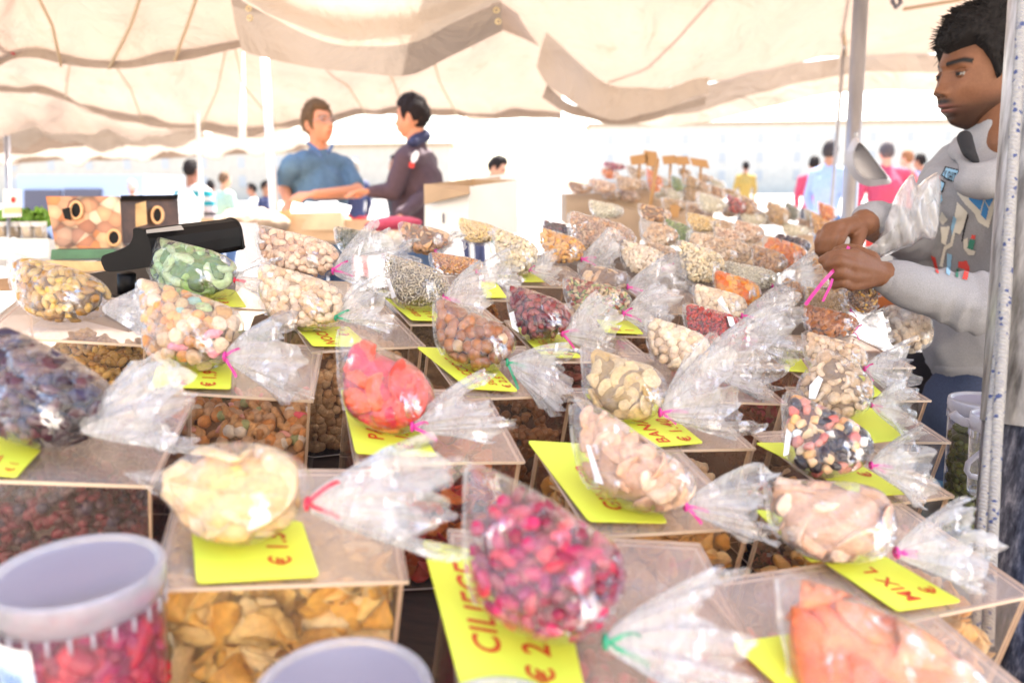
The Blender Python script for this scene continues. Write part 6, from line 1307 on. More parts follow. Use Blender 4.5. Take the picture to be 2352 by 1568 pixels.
r_, P, n_ = tray_px('printed_carton', 'darker printed carton with one round hole, right of the first', 'carton', [(278, 560), (414, 556), (408, 456), (277, 456)], [DC + .06, DC + .16, DC + .16, DC + .06], .15, mat('dark_print', (.10, .05, .03), .35, nscale=12, namp=.8), M['black'])
disc(r_, 362, 494, 10, 16, DC + .10, M['black'], 'hole', M['orange_rim'])
mk('print_patch', [A3(W(x, y, DC + .085)) for x, y in ((305, 470), (335, 462), (338, 515), (312, 522))], [(0, 1, 2, 3)], M['woodl'], r_)
mk('lid_flap', [A3(W(x, y, dd)) for x, y, dd in ((277, 449, DC + .05), (410, 447, DC + .15), (408, 458, DC + .145), (277, 460, DC + .045))], [(0, 1, 2, 3)], M['black'], r_)
t_, P, n_ = tray_px('metal_rail', 'green painted rail with pale chipped marks under the printed carton', 'rail', [(116, 596), (262, 592), (262, 572), (118, 573)], [DC - .03, DC, DC, DC - .03], .06, M['gmetal'])
t_, P, n_ = tray_px('wooden_plank', 'light wooden plank shelf under the green rail', 'plank', [(100, 632), (300, 616), (300, 602), (105, 598)], [DC - .06, DC - .02, DC - .02, DC - .06], .05, M['woodl'])
t_, P, n_ = tray_px('wooden_crate', 'brown wooden crate under the plank behind the golden raisins', 'crate', [(-20, 705), (300, 690), (300, 622), (-20, 640)], [DC - .1, DC - .06, DC - .06, DC - .1], .04, mat('brown_crate_wood', (.26, .15, .08), .7, nscale=14, namp=.4, stretch=(1, 7, 1)))
t_, P, n_ = tray_px('metal_counter', 'grey metal counter edge at the far left behind the raisins', 'counter', [(-60, 760), (34, 694), (36, 668), (-60, 668)], [1.55, 1.5, 1.5, 1.55], .1, M['pole_w'])
# jars and shelf at the far left
sh_, P, n_ = tray_px('white_shelf', 'white shelf holding small plastic tubs at the far left', 'shelf', [(-80, 600), (112, 592), (112, 548), (-80, 548)], [2.6, 2.6, 2.6, 2.6], .3, M['whitec'])
def tub(label, px, py0, py1, rpx, d, body, lid, fillc=None, grp=None):
    S_ = d / F; c0 = A3(W(px, py1, d)); h = (py1 - py0) * S_; r0 = rpx * S_; root = thing('plastic_tub', label, 'tub', tuple(c0), grp); up = np.array((0, 0, 1.))
    prof_ = [(0, 0), (r0 * .86, 0), (r0 * .90, .003), (r0, h * .9), (r0, h)]
    t = np.linspace(0, 2 * math.pi, 33)[:-1]; V = [c0 + up * z + np.array((math.cos(a) * r_, math.sin(a) * r_, 0)) for r_, z in prof_ for a in t]
    mk('tub_wall', V, np.array([(i * 32 + j, i * 32 + (j + 1) % 32, (i + 1) * 32 + (j + 1) % 32, (i + 1) * 32 + j) for i in range(4) for j in range(32)]), body, root, True)
    prof_ = [(0, h), (r0 * .9, h), (r0 * .93, h + .004), (r0 * 1.05, h + .004), (r0 * 1.06, h - .012)]
    V = [c0 + up * z + np.array((math.cos(a) * r_, math.sin(a) * r_, 0)) for r_, z in prof_ for a in t]
    mk('lid', V, np.array([(i * 32 + j, i * 32 + (j + 1) % 32, (i + 1) * 32 + (j + 1) % 32, (i + 1) * 32 + j) for i in range(4) for j in range(32)]), lid, root, True)
    if fillc: V1, T1 = tube_np([c0 + up * .005, c0 + up * h * .8], r0 * .85, 24); mk('contents', V1, T1, fillc, root, True)
    return root
for k, (x, nm) in enumerate(((6, 'leftmost'), (36, 'second'), (66, 'third'), (95, 'rightmost'))):
    tub('small plastic tub on the white shelf, %s of the row' % nm, x, 512, 548, 14, 2.72, M['film_far'], M['whitec'], mat('tub_goods_%s' % nm, ((.5, .35, .2), (.3, .2, .1), (.6, .48, .35), (.35, .25, .13))[k], .7), 'row of small tubs on the white shelf')
for k, (x, nm) in enumerate(((10, 'left'), (50, 'middle'), (88, 'right'))):
    r9 = np.random.RandomState(90 + k); a9 = Acc()
    for _ in range(60):
        V1, T1 = shapes('petal', 1)[r9.randint(5)]; a9.add(V1 * .022 @ rrot(r9).T + A3(W(x + r9.normal() * 10, 503 + r9.normal() * 5, 2.78 + r9.normal() * .02)), T1, np.array((.25, .5, .06)) * r9.uniform(.6, 1.3))
    o = a9.build('green_herbs', M['dry']); tag(o, 'clump of bright green herbs above the small tubs, %s one' % nm, 'herbs', 'green herbs behind the white shelf')
sg = thing('sign', 'white sign with a red fruit and an orange band at the far left', 'sign', tuple(W(25, 510, 2.65)))
mk('panel', [A3(W(x, y, d)) for d in (2.65, 2.67) for x, y in ((5, 500), (50, 498), (48, 436), (7, 434))], BF, M['whitec'], sg)
mk('band', [A3(W(x, y, 2.645)) for x, y in ((9, 490), (48, 488), (48, 476), (9, 478))], [(0, 1, 2, 3)], M['orange_rim'], sg)
disc(sg, 30, 459, 5, 7, 2.645, M['redc'], 'fruit_print')
V1, T1 = tube_np([A3(W(20, 500, 2.68)), A3(W(20, 590, 2.68))], .006, 8); mk('stand', V1, T1, M['pole_m'], sg, True)
# distant stalls and vans
def box_w(name, label, cat, quad, d, dep, m, group=None): return tray_px(name, label, cat, quad, [d] * 4, dep, m, None, group)
M['vanb'] = mat('pale_blue_paint', (.40, .46, .62), .4); M['darkg'] = mat('dark_grey_matte', (.10, .09, .11), .7)  # one dark grey shared by hatches, hook and small marks
van = thing('market_van', 'pale blue market van with a dark open hatch far behind at left', 'van', tuple(W(170, 470, 16)))
def slab(par, name, quad, d, dep, m): P = [A3(W(x, y, d)) for x, y in quad]; V = [P[0], P[1], P[1] + A3((0, 1, 0)) * dep, P[0] + A3((0, 1, 0)) * dep, P[3], P[2], P[2] + A3((0, 1, 0)) * dep, P[3] + A3((0, 1, 0)) * dep]; return mk(name, V, BF, m, par)
slab(van, 'body', [(40, 560), (330, 560), (330, 402), (40, 402)], 16, 2.0, M['vanb'])
slab(van, 'hatch', [(55, 500), (140, 500), (140, 436), (55, 436)], 15.95, .04, M['darkg']); slab(van, 'hatch', [(146, 500), (232, 500), (232, 434), (146, 434)], 15.95, .04, M['darkg'])
for x in (75, 290):
    c = A3(W(x, 560, 15.9)); c[2] = .36; V1, T1 = tube_np([c, c + (0, .25, 0)], .36, 20); mk('wheel', V1, T1, M['black'], van, True)
V_ = [(-30, 26, 6.5), (30, 34, 7.5)]
M['stone'] = mat('warm_pale_plaster', (.62, .52, .40), .85, nscale=1.2, namp=.1); M['glass'] = mat('pale_shutters', (.50, .47, .43), .6)
M['stone2'] = mat('cream_plaster', (.66, .58, .47), .85, nscale=1.0, namp=.1)
def building(label, x0, x1, y, h, dep, nwx, nwz, m):
    root = thing('building', label, 'building', ((x0 + x1) / 2, y, 0)); f = -1 if y > 0 else 1
    V = [(x, yy, z) for z in (0, h) for x, yy in ((x0, min(y, y - f * dep)), (x1, min(y, y - f * dep)), (x1, max(y, y - f * dep)), (x0, max(y, y - f * dep)))]; mk('wall', V, BF, m, root)
    V = [(x, yy, z) for z in (h, h + .4) for x, yy in ((x0 - .4, min(y, y - f * dep) - .4), (x1 + .4, min(y, y - f * dep) - .4), (x1 + .4, max(y, y - f * dep) + .4), (x0 - .4, max(y, y - f * dep) + .4))]; mk('roof', V, BF, M['carton'], root)
    for i in range(nwx):
        for k in range(nwz):
            cx = x0 + (i + .5) * (x1 - x0) / nwx; cz = 1.6 + (k + .4) * (h - 2) / nwz; yy = y + f * .03
            V = [(cx + a, b, cz + c) for c in (-.75, .75) for a, b in ((-.5, yy - .025), (.5, yy - .025), (.5, yy + .02), (-.5, yy + .02))]; w_ = mk('window', V, BF, M['glass'], root)
    return root
building('long low pale building far across the square', -90, -8, 110, 7, 8, 16, 2, M['stone'])
building('taller cream building far across the square to the right', 12, 100, 120, 10, 8, 16, 3, M['stone2'])
building('unseen plaster building added behind the camera to bounce warm light', -16, 14, -9, 10, 6, 9, 3, M['stone2'])  # out of view, put in to throw warm sunlight back onto the bench
# white carton behind the bench
wc = thing('open_carton', 'open white cardboard box with brown torn inside flaps', 'carton', tuple(W(1085, 530, 2.6)))
q = dict(a=W(975, 545, 2.75), b=W(1075, 550, 2.62), c=W(1190, 535, 2.78), A=W(975, 424, 2.75), B=W(1078, 428, 2.62), C=W(1188, 414, 2.78))
dn = q['a'] + (q['c'] - q['b']); Dn = q['A'] + (q['C'] - q['B'])
def panel(par, a, b, c, d, m, name, t=.004): P = [A3(p) for p in (a, b, c, d)]; n_ = np.cross(P[1] - P[0], P[3] - P[0]); n_ /= np.linalg.norm(n_); V = P + [p - n_ * t for p in P]; return mk(name, V, [(3, 2, 1, 0), (4, 5, 6, 7), (0, 1, 5, 4), (1, 2, 6, 5), (2, 3, 7, 6), (3, 0, 4, 7)], [M['carton'], m], par, mids=[1, 0, 1, 1, 1, 1])
panel(wc, q['a'], q['b'], q['B'], q['A'], M['wcarton'], 'side'); panel(wc, q['b'], q['c'], q['C'], q['B'], M['wcarton'], 'side'); panel(wc, q['c'], dn, Dn, q['C'], M['wcarton'], 'side'); panel(wc, dn, q['a'], q['A'], Dn, M['wcarton'], 'side')
panel(wc, q['A'], q['B'], W(1080, 446, 2.56), W(976, 470, 2.70), M['carton'], 'flap'); panel(wc, Dn, q['C'], W(1182, 398, 2.85), W(1090, 408, 2.95), M['wcarton'], 'flap')
mk('print_mark', [A3(W(x, y, 2.675)) for x, y in ((1016, 512), (1021, 513), (1021, 490), (1016, 489))], [(0, 1, 2, 3)], M['darkg'], wc)
# crates, sacks and papers on the counter in front of the two men
t_, P, n_ = tray_px('wooden_crate', 'pale wooden crate with papers in front of the blue polo man', 'crate', [(640, 530), (790, 528), (785, 486), (650, 490)], [3.6, 3.6, 3.6, 3.6], .3, mat('pale_crate_wood', (.66, .50, .33), .7, nscale=10, namp=.2), M['woodl'])
for k in range(4):
    a = A3(W(665 + 30 * k, 492, 3.62)); e1 = A3(CR) * .09; e2 = A3(CU) * .035 + A3((0, .06, .0)); r3 = .012 * (k % 3)
    o = mk('paper_sheet', [a, a + e1, a + e1 + e2 + (0, 0, r3), a + e2 + (0, 0, .02)], [(0, 1, 2, 3)], M['sticker']); tag(o, 'loose paper sheet on the pale crate, %s from the left' % ('first', 'second', 'third', 'fourth')[k], 'paper', 'papers lying on the pale crate')
t_, P, n_ = tray_px('wooden_crate', 'orange brown wooden crate left of the pale crate', 'crate', [(545, 535), (665, 524), (668, 482), (560, 496)], [3.5, 3.55, 3.55, 3.5], .35, M['woodl'])
V1, F1 = fuse([ellip(W(580, 503, 3.45), (.13, .12, .05)), ellip(W(545, 512, 3.4), (.10, .1, .045)), ellip(W(610, 512, 3.42), (.10, .1, .045))], .008, 4); V1 = fold_disp(V1, F1, .008, 40, 2)
o = mk('paper_sack', V1, F1, mat('grey_brown_paper', (.36, .27, .2), .8), None, True); tag(o, 'slumped grey-brown paper sack behind the till', 'sack')
t_, P, n_ = tray_px('counter', 'long light wooden counter behind the till', 'counter', [(400, 560), (960, 548), (960, 506), (430, 500)], [3.5, 3.7, 3.7, 3.5], .7, mat('warm_counter_wood', (.62, .42, .26), .6, nscale=6, namp=.2))
V1, F1 = fuse([ellip(W(430, 490, 2.9), (.05, .05, .09))], .006, 2); o = mk('plastic_bag', V1, F1, M['carrier'], None, True); tag(o, 'white and pink plastic bag beside the darker printed carton', 'plastic bag')
V1, F1 = fuse([ellip(W(912, 512, 3.3), (.11, .10, .03)), ellip(W(880, 518, 3.3), (.08, .10, .025))], .008, 3); o = mk('cloth', V1, F1, M['pinkc'], None, True); tag(o, 'pink cloth lying in front of the dark jacket man', 'cloth')
# white paper sheet beside the till
pl = [W(545, 510, 1.9), W(590, 512, 2.1), W(625, 600, 1.75), W(560, 610, 1.6)]; o = mk('paper_sheet', [A3(p) for p in pl], [(0, 1, 2, 3)], M['sticker']); tag(o, 'large white paper sheet leaning right of the till', 'paper')
# scoop on the steel pole
sc = thing('scoop', 'pale grey half-round plastic scoop hanging on the steel pole', 'scoop', tuple(W(1990, 430, 2.3)))
z2p = lambda pts, d: [A3(W(1853 + .24 * x, 282 + .24 * y, d)) for x, y in pts]
outer = [(470, 130), (415, 200), (375, 300), (375, 400), (430, 510), (510, 580), (600, 608), (700, 600), (810, 570), (740, 460), (660, 360), (590, 270), (520, 190)]
inner = [(500, 190), (455, 250), (440, 330), (460, 430), (520, 510), (600, 545), (690, 545), (775, 530), (710, 430), (650, 350), (590, 270), (540, 215)]
Po, Pi = catmull(outer, 60), catmull(inner, 60); A_ = z2p(Po, 2.30); B_ = z2p(Pi, 2.27); C_ = z2p(Pi * .9 + Pi.mean(0) * .1, 2.31); D_ = z2p(Po, 2.37)
V = A_ + B_ + C_ + D_; Fq = []
for (s_, t__) in ((0, 1), (1, 2), (3, 0)):
    for k in range(60): Fq.append((s_ * 60 + k, s_ * 60 + (k + 1) % 60, t__ * 60 + (k + 1) % 60, t__ * 60 + k))
Fq += [tuple(2 * 60 + k for k in range(60)), tuple(3 * 60 + k for k in range(60))[::-1]]
mk('pan', V, Fq, mat('pale_grey_plastic', (.42, .41, .44), .35), sc)
V1, T1 = tube_np(z2p([(480, 150), (470, 110), (480, 80)], 2.33), .006, 8); mk('hook', V1, T1, M['pole_m'], sc, True)
V1, T1 = tube_np([A3(W(x, y, 4.2)) for x, y in ((2052, -30), (2050, 5), (2058, 18), (2068, 8), (2066, -30))], .012, 8); o = mk('hanging_hook', V1, T1, M['darkg'], None, True); tag(o, 'dark metal hook hanging from the right awning', 'hook')

# far stand with stepped trays of small bags and orange price flags
st = thing('stepped_stand', 'brown stepped stand carrying rows of small bags at the back', 'stand', tuple(W(1560, 540, 3.6)))
M['kraft'] = mat('kraft_board', (.44, .32, .22), .8, nscale=6, namp=.15)
for (x0, ya, x1, yb, d, dp) in ((1300, 446, 1500, 440, 3.9, .4), (1380, 470, 1600, 500, 3.6, .3), (1500, 480, 1760, 560, 3.2, .3), (1620, 520, 1880, 560, 2.9, .35), (1440, 420, 1640, 430, 4.3, .4)):
    P = [A3(W(x0, ya + 70, d)), A3(W(x1, yb + 70, d)), A3(W(x1, yb, d)), A3(W(x0, ya, d))]; e = np.array((0, dp, 0))
    V = [P[0], P[1], P[1] + e, P[0] + e, P[3], P[2], P[2] + e, P[3] + e]; mk('tray', V, BF, M['kraft'], st)
for sx_, d in ((1330, 3.9), (1600, 3.6), (1850, 2.9), (1460, 4.3)):
    p = A3(W(sx_, 540, d)); V1, T1 = tube_np([p, (p[0], p[1], 0)], .03, 8); mk('leg', V1, T1, M['kraft'], st, True)
SB = [((1483, 385, 1524, 445), 'apricot', 'orange topped bag beside the tall price flag'), ((1240 * .32 + 1176, 422, 1614, 467), 'sesame', 'kraft coloured pointed bag in the middle of the stand'),
      ((1668, 446, 1715, 494), 'goji', 'rusty red pointed bag on the stand'), ((1700, 448, 1742, 496), 'walnut', 'brown pointed bag just right of the rusty red one'), ((1758, 457, 1814, 520), 'sesame', 'olive brown pointed bag near the far hand'),
      ((1803, 460, 1836, 510), 'darkseed', 'thin dark pointed bag next to the olive one'), ((1600, 440, 1670, 492), 'rice', 'white round bag in the middle of the stand'), ((1695, 482, 1760, 520), 'rice', 'flat white bag low on the stand'),
      ((1790, 508, 1862, 546), 'rice', 'flat cream bag at the right foot of the stand'), ((1862, 486, 1912, 548), 'peanut_o', 'orange pointed bag just above the far hand'), ((1878, 462, 1922, 510), 'apricot', 'small orange bag at the right end of the stand'),
      ((1530, 430, 1572, 462), 'rice', 'pale bag left of the kraft coloured one'), ((1540, 402, 1575, 442), 'greenleaf', 'greenish bag high on the stand'), ((1572, 398, 1606, 436), 'sesame', 'brown bag high on the stand'),
      ((1600, 412, 1636, 450), 'oat', 'beige bag on the right slope of the stand'), ((1632, 424, 1668, 462), 'walnut', 'mid brown bag on the right slope of the stand'), ((1384, 370, 1440, 392), 'pinkmix', 'crimson bag at the top left of the stand'),
      ((1380, 386, 1425, 412), 'apricot', 'flame orange bag under the crimson one'), ((1304, 415, 1362, 447), 'walnut', 'dark brown loaf-like bag at the left end of the stand'), ((1350, 408, 1420, 445), 'peeledpeanut', 'rosy loaf-like bag at the left of the stand'),
      ((1410, 400, 1480, 440), 'oat', 'light tan loaf-like bag left of the price flag'), ((1440, 380, 1486, 410), 'whitebean', 'pale grey bag under the price flag'), ((1640, 500, 1700, 540), 'oat', 'soft white bag at the foot of the stand')]
for k, (b_, f_, l_) in enumerate(SB):
    dd = 4.2 if b_[3] < 415 else (3.8 if b_[3] < 470 else 3.15); bag('small ' + l_ if 'small' not in l_ else l_, b_, f_, 9, 70 + k, d=dd, tipcut=.06, film='film_far', group='small bags on the far stepped stand', lean=.1, dens=.8)
HP = [(1452, 408, 1500, 436), (1496, 424, 1542, 458), (1560, 428, 1606, 466), (1612, 446, 1660, 478), (1650, 462, 1700, 502), (1704, 470, 1750, 505), (1738, 480, 1786, 520), (1770, 482, 1812, 520), (1830, 500, 1880, 540), (1846, 478, 1880, 512),
      (1520, 452, 1580, 490), (1420, 432, 1472, 466), (1380, 430, 1430, 462), (1580, 470, 1640, 506), (1500, 400, 1536, 424), (1556, 384, 1590, 406), (1600, 396, 1640, 420), (1630, 408, 1668, 436), (1660, 430, 1700, 458), (1690, 456, 1724, 480)]
HL = ['small bag behind the bag left of the price flags', 'cream bag in front of the long orange stick', 'tan bag left of the kraft coloured pointed bag', 'rosy bag between the kraft bag and the rusty red bag', 'oat coloured bag left of the rusty red pointed bag',
      'walnut brown bag right of the rusty red pointed bag', 'white bag half behind the olive brown pointed bag', 'tan bag behind the thin dark pointed bag', 'oat coloured bag left of the small orange bag above the far hand', 'pale bag behind the small orange bag above the far hand',
      'tan bag on the front edge of the brown tray', 'rosy bag below the light tan loaf', 'oat bag at the left corner of the brown tray', 'walnut bag below the white round bag', 'white bag just right of the long orange stick', 'tan bag under the third price flag',
      'oat bag under the rightmost price flag', 'cream bag on the right slope under the flags', 'tan bag low on the right slope of the heap', 'rosy bag beside the brown pointed bag']
hf = ['oat', 'rice', 'sesame', 'peeledpeanut', 'oat', 'walnut', 'rice', 'sesame']
for k, b_ in enumerate(HP):
    dd = 4.3 if b_[3] < 440 else (3.9 if b_[3] < 480 else 3.25)
    bag(HL[k], b_, hf[k % 8], 9, 120 + k, d=dd, tipcut=.1, film='film_far', group='small bags on the far stepped stand', lean=.1, dens=.6)
fl_m = mat('orange_price_board', (.42, .23, .09), .7)
FLG = [((1446, 345), (1490, 338), (1488, 362), (1450, 366)), ((1478, 331), (1508, 335), (1515, 370), (1484, 368)), ((1520, 345), (1550, 342), (1556, 362), (1524, 364)), ((1548, 345), (1580, 345), (1586, 364), (1556, 366)), ((1584, 348), (1624, 354), (1630, 374), (1590, 366))]
FLG = [tuple((x, y + 14) for x, y in q_) for q_ in FLG]
for k, qd in enumerate(FLG):
    rt_ = thing('price_flag', 'orange price flag on a stick above the stand, %s' % ('leftmost and tilted', 'tallest of all', 'third from the left', 'fourth from the left', 'rightmost and lowest')[k], 'price flag', tuple(W(qd[3][0], qd[3][1] + 60, 4.1)), 'orange price flags above the far stand')
    mk('board', [A3(W(x, y, d)) for d in (4.1, 4.115) for x, y in (qd[3], qd[2], qd[1], qd[0])], BF, fl_m, rt_)
    V1, T1 = tube_np([A3(W((qd[2][0] + qd[3][0]) / 2, qd[3][1] - 4, 4.12)), A3(W((qd[2][0] + qd[3][0]) / 2 - 2, qd[3][1] + 55, 4.12))], .007, 6); mk('stick', V1, T1, fl_m, rt_, True)
for k, (x, y0, y1, d) in enumerate(((1497, 365, 500, 3.3),)):
    a, b = A3(W(x + 14, y0, d)), A3(W(x - 8, y1, d)); V1, T1 = tube_np([a, b], .008, 6); o = mk('orange_stick', V1, T1, fl_m, None, True); tag(o, 'long orange stick standing in front of the stepped stand', 'stick')
o = mk('price_tag', [A3(W(x, y, 3.18)) for x, y in ((1540, 470), (1562, 472), (1558, 500), (1538, 498))], [(0, 1, 2, 3)], fl_m); tag(o, 'small orange tag on the front of the brown tray', 'price tag')

# ------------------------------------------------------------------ near right: galvanised pole with two ropes
def galv():
    m, n, out = newmat('galvanised_steel'); b = N(n, 'ShaderNodeBsdfPrincipled', i_Metallic=.75, i_Roughness=.33)
    f = noise(n, 26, 8, .75, stretch=(3, 3, .45)); f2 = noise(n, 120, 6, .7, stretch=(1, 1, .3)); mu = N(n, 'ShaderNodeMath', operation='MULTIPLY'); n.links.new(f, mu.inputs[0]); n.links.new(f2, mu.inputs[1])
    c = ramp(n, mu.outputs[0], [(.17, (.02, .024, .04)), (.26, (.07, .08, .12)), (.38, (.26, .28, .36))]); n.links.new(c, b.inputs[0])
    rr = ramp(n, f, [(.3, g3(.55)), (.7, g3(.25))]); n.links.new(rr, b.inputs['Roughness']); n.links.new(b.outputs[0], out.inputs[0]); return m
M['galv'] = galv(); M['upv'] = mat('scratched_white_paint', (.40, .40, .43), .35, nscale=34, namp=.75, stretch=(2.5, 2.5, .5), coat=.2)
DP = .82; wpx = 110
a, b = A3(W(2520, -150, DP)), A3(W(2445, 980, DP)); a2 = A3(W(2374, 1330, DP + .0))
gp = thing('steel_pole', 'thick galvanised pole with a scratched white upper part at the right edge', 'pole', (a2[0], a2[1], 0))
u = (a - b) / np.linalg.norm(a - b); V1, T1 = tube_np([b, b + u * .9], .0755, 40); mk('painted_sleeve', V1, T1, M['upv'], gp, True)
c = b - u * ((b[2] - .0) / u[2]); V1, T1 = tube_np([b - u * .0005, c], .0740, 40); mk('pole_tube', V1, T1, M['galv'], gp, True)
def ropem():
    m, n, out = newmat('flecked_rope'); tc = N(n, 'ShaderNodeTexCoord'); b = N(n, 'ShaderNodeBsdfPrincipled', i_Roughness=.8)
    v = N(n, 'ShaderNodeTexVoronoi'); v.inputs['Scale'].default_value = 300; n.links.new(tc.outputs['Object'], v.inputs['Vector']); s = N(n, 'ShaderNodeSeparateColor'); n.links.new(v.outputs['Color'], s.inputs[0])
    c = ramp(n, s.outputs[0], [(.0, (.05, .07, .18)), (.07, (.05, .07, .18)), (.09, (.28, .275, .29)), (1, (.36, .35, .34))])
    w_ = N(n, 'ShaderNodeTexWave'); w_.inputs['Scale'].default_value = 130; w_.bands_direction = 'DIAGONAL'; n.links.new(tc.outputs['Object'], w_.inputs[0]); bp = N(n, 'ShaderNodeBump', i_Strength=.7); bp.inputs['Distance'].default_value = .0015
    n.links.new(w_.outputs[0], bp.inputs['Height']); n.links.new(bp.outputs[0], b.inputs['Normal']); n.links.new(c, b.inputs[0]); n.links.new(b.outputs[0], out.inputs[0]); return m
M['rope'] = ropem()
for nm, pts, rr in (('inner', ((2352, -40, .80), (2338, 200, .79), (2318, 520, .79), (2306, 760, .79), (2290, 1000, .785), (2282, 1180, .78), (2276, 1330, .78), (2270, 1480, .78)), .0052), ('outer', ((2348, 150, .815), (2330, 300, .81), (2308, 640, .80), (2292, 820, .80), (2272, 1000, .79), (2258, 1180, .785), (2248, 1300, .785), (2240, 1460, .785)), .0048)):
    P = [A3(W(*p)) for p in pts]; q = []
    for i in range(len(P) - 1):
        for k in range(6): q.append(P[i] + (P[i + 1] - P[i]) * k / 6)
    q.append(P[-1]); V1, T1 = tube_np(q, rr, 10); o = mk('rope', V1, T1, M['rope'], None, True); tag(o, 'white blue-flecked rope %s' % ('touching the thick pole' if nm == 'inner' else 'hanging farther from the thick pole'), 'rope', 'flecked ropes beside the thick pole')

# ------------------------------------------------------------------ tubs
M['frost'] = None
def frost(name, white, tint, dc=(.74, .74, .80)):
    m, n, out = newmat(name); tr = N(n, 'ShaderNodeBsdfTransparent'); tr.inputs[0].default_value = (*tint, 1); df = N(n, 'ShaderNodeBsdfDiffuse'); df.inputs[0].default_value = (*dc, 1); tl = N(n, 'ShaderNodeBsdfTranslucent'); tl.inputs[0].default_value = (*dc, 1)
    a = N(n, 'ShaderNodeMixShader'); a.inputs[0].default_value = .5; n.links.new(df.outputs[0], a.inputs[1]); n.links.new(tl.outputs[0], a.inputs[2])
    f = noise(n, 30, 5, .7); fr = ramp(n, f, [(.3, g3(white if white > .9 else white * .8)), (.7, g3(min(1, white * 1.2)))]); b = N(n, 'ShaderNodeMixShader'); n.links.new(fr, b.inputs[0]); n.links.new(tr.outputs[0], b.inputs[1]); n.links.new(a.outputs[0], b.inputs[2])
    gl = N(n, 'ShaderNodeBsdfGlossy'); gl.inputs['Roughness'].default_value = .3; fb = noise(n, 200, 3, .5); bp = N(n, 'ShaderNodeBump', i_Strength=.25); bp.inputs['Distance'].default_value = .001; n.links.new(fb, bp.inputs['Height']); n.links.new(bp.outputs[0], gl.inputs['Normal'])
    c = N(n, 'ShaderNodeMixShader'); n.links.new(schlick(n, .04), c.inputs[0]); n.links.new(b.outputs[0], c.inputs[1]); n.links.new(gl.outputs[0], c.inputs[2]); n.links.new(c.outputs[0], out.inputs[0]); return m
M['frost_s'] = frost('clear_tub_side', .06, (.95, .92, .95)); M['frost_l'] = frost('frosted_lid', .97, (.6, .58, .80), (.40, .385, .49)); M['frost_r'] = frost('milky_rim', .5, (.9, .9, .95))
def lathe(prof_, c, up, m, name, par, ns=64):
    up = A3(up); up /= np.linalg.norm(up); x = np.cross(up, (0, 1, .1)); x /= np.linalg.norm(x); y = np.cross(up, x); V = []
    for r_, z in prof_:
        for j in range(ns): t = 2 * math.pi * j / ns; V.append(A3(c) + up * z + (x * math.cos(t) + y * math.sin(t)) * r_)
    return mk(name, V, np.array([(i * ns + j, i * ns + (j + 1) % ns, (i + 1) * ns + (j + 1) % ns, (i + 1) * ns + j) for i in range(len(prof_) - 1) for j in range(ns)]), m, par, True)
def big_tub(label, ctr, d, rpx, hgt, fill=None, seed=0, up=(0, 0, 1), olive=False, name='lidded_tub'):
    c = A3(W(*ctr, d)); R0 = rpx * d / F; up = A3(up) / np.linalg.norm(A3(up)); root = thing(name, label, 'tub', tuple(c - up * hgt))
    lathe([(R0 * .001, 0), (R0 * .86, 0), (R0 * .885, .0015)], c, up, M['frost_l'], 'lid_panel', root)
    lathe([(R0 * .885, .0015), (R0 * .90, .004), (R0 * .93, .0055), (R0 * .985, .005), (R0, .002), (R0 * 1.0, -.006), (R0 * .985, -.0075), (R0 * .985, -.014), (R0 * .965, -.014)], c, up, M['frost_r'], 'lid_rim', root)
    for k in range(26):
        t = 2 * math.pi * k / 26; x = np.cross(up, (0, 1, .1)); x /= np.linalg.norm(x); y = np.cross(up, x); rd = x * math.cos(t) + y * math.sin(t); p = c + rd * R0 * .972 - up * .014
        V1, T1 = tube_np([p, p - up * .010], .0012, 5)
        if k == 0: a_ = Acc()
        a_.add(V1, T1, (1, 1, 1))
    a_.build('rib', M['frost_r'], root)
    lathe([(R0 * .955, -.010), (R0 * .95, -.03), (R0 * .86, -hgt + .004), (R0 * .84, -hgt), (.001, -hgt)], c, up, M['frost_s'], 'tub_wall', root)
    if fill:
        spec, mn, flat, core = FILL[fill]; a_ = Acc(); r = np.random.RandomState(seed); x = np.cross(up, (0, 1, .1)); x /= np.linalg.norm(x); y = np.cross(up, x)
        sz = .0105 if fill == 'cherry' else .0085
        V1, T1 = tube_np([c - up * (hgt - .006), c - up * .045], [R0 * .74, R0 * .80], 24); a_.add(V1, T1, core)
        for _ in range(650):
            t = r.uniform(0, 6.28); z = r.uniform(hgt - .01, .034 if fill == 'cherry' else .05); rr_ = R0 * (.93 - .07 * z / hgt) - sz * r.uniform(.95, 1.4)
            if r.rand() < .3: rr_ *= r.uniform(0, 1); z = .040
            kd, sf, cc = pick(r, spec); Vb, Tb = shapes(kd, 2)[r.randint(5)]; a_.add(Vb * sz * sf @ rrot(r).T + c + (x * math.cos(t) + y * math.sin(t)) * rr_ - up * z, Tb, cc)
        o = a_.build('filling', M[mn], root); o['kind'] = 'stuff'
    return root, c, R0
FILL['olive'] = ([('bean', 1, 1, [(.10, .13, .02), (.14, .17, .03), (.08, .1, .02)])], 'gloss', 0, (.05, .06, .012))
tb, c, R0 = big_tub('round clear tub of red cherries with frosted lid and blue-white label', (180, 1322), .50, 186, .15, 'cherry', 1, up=tuple(TN * .15 + Vector((0, 0, .85))))
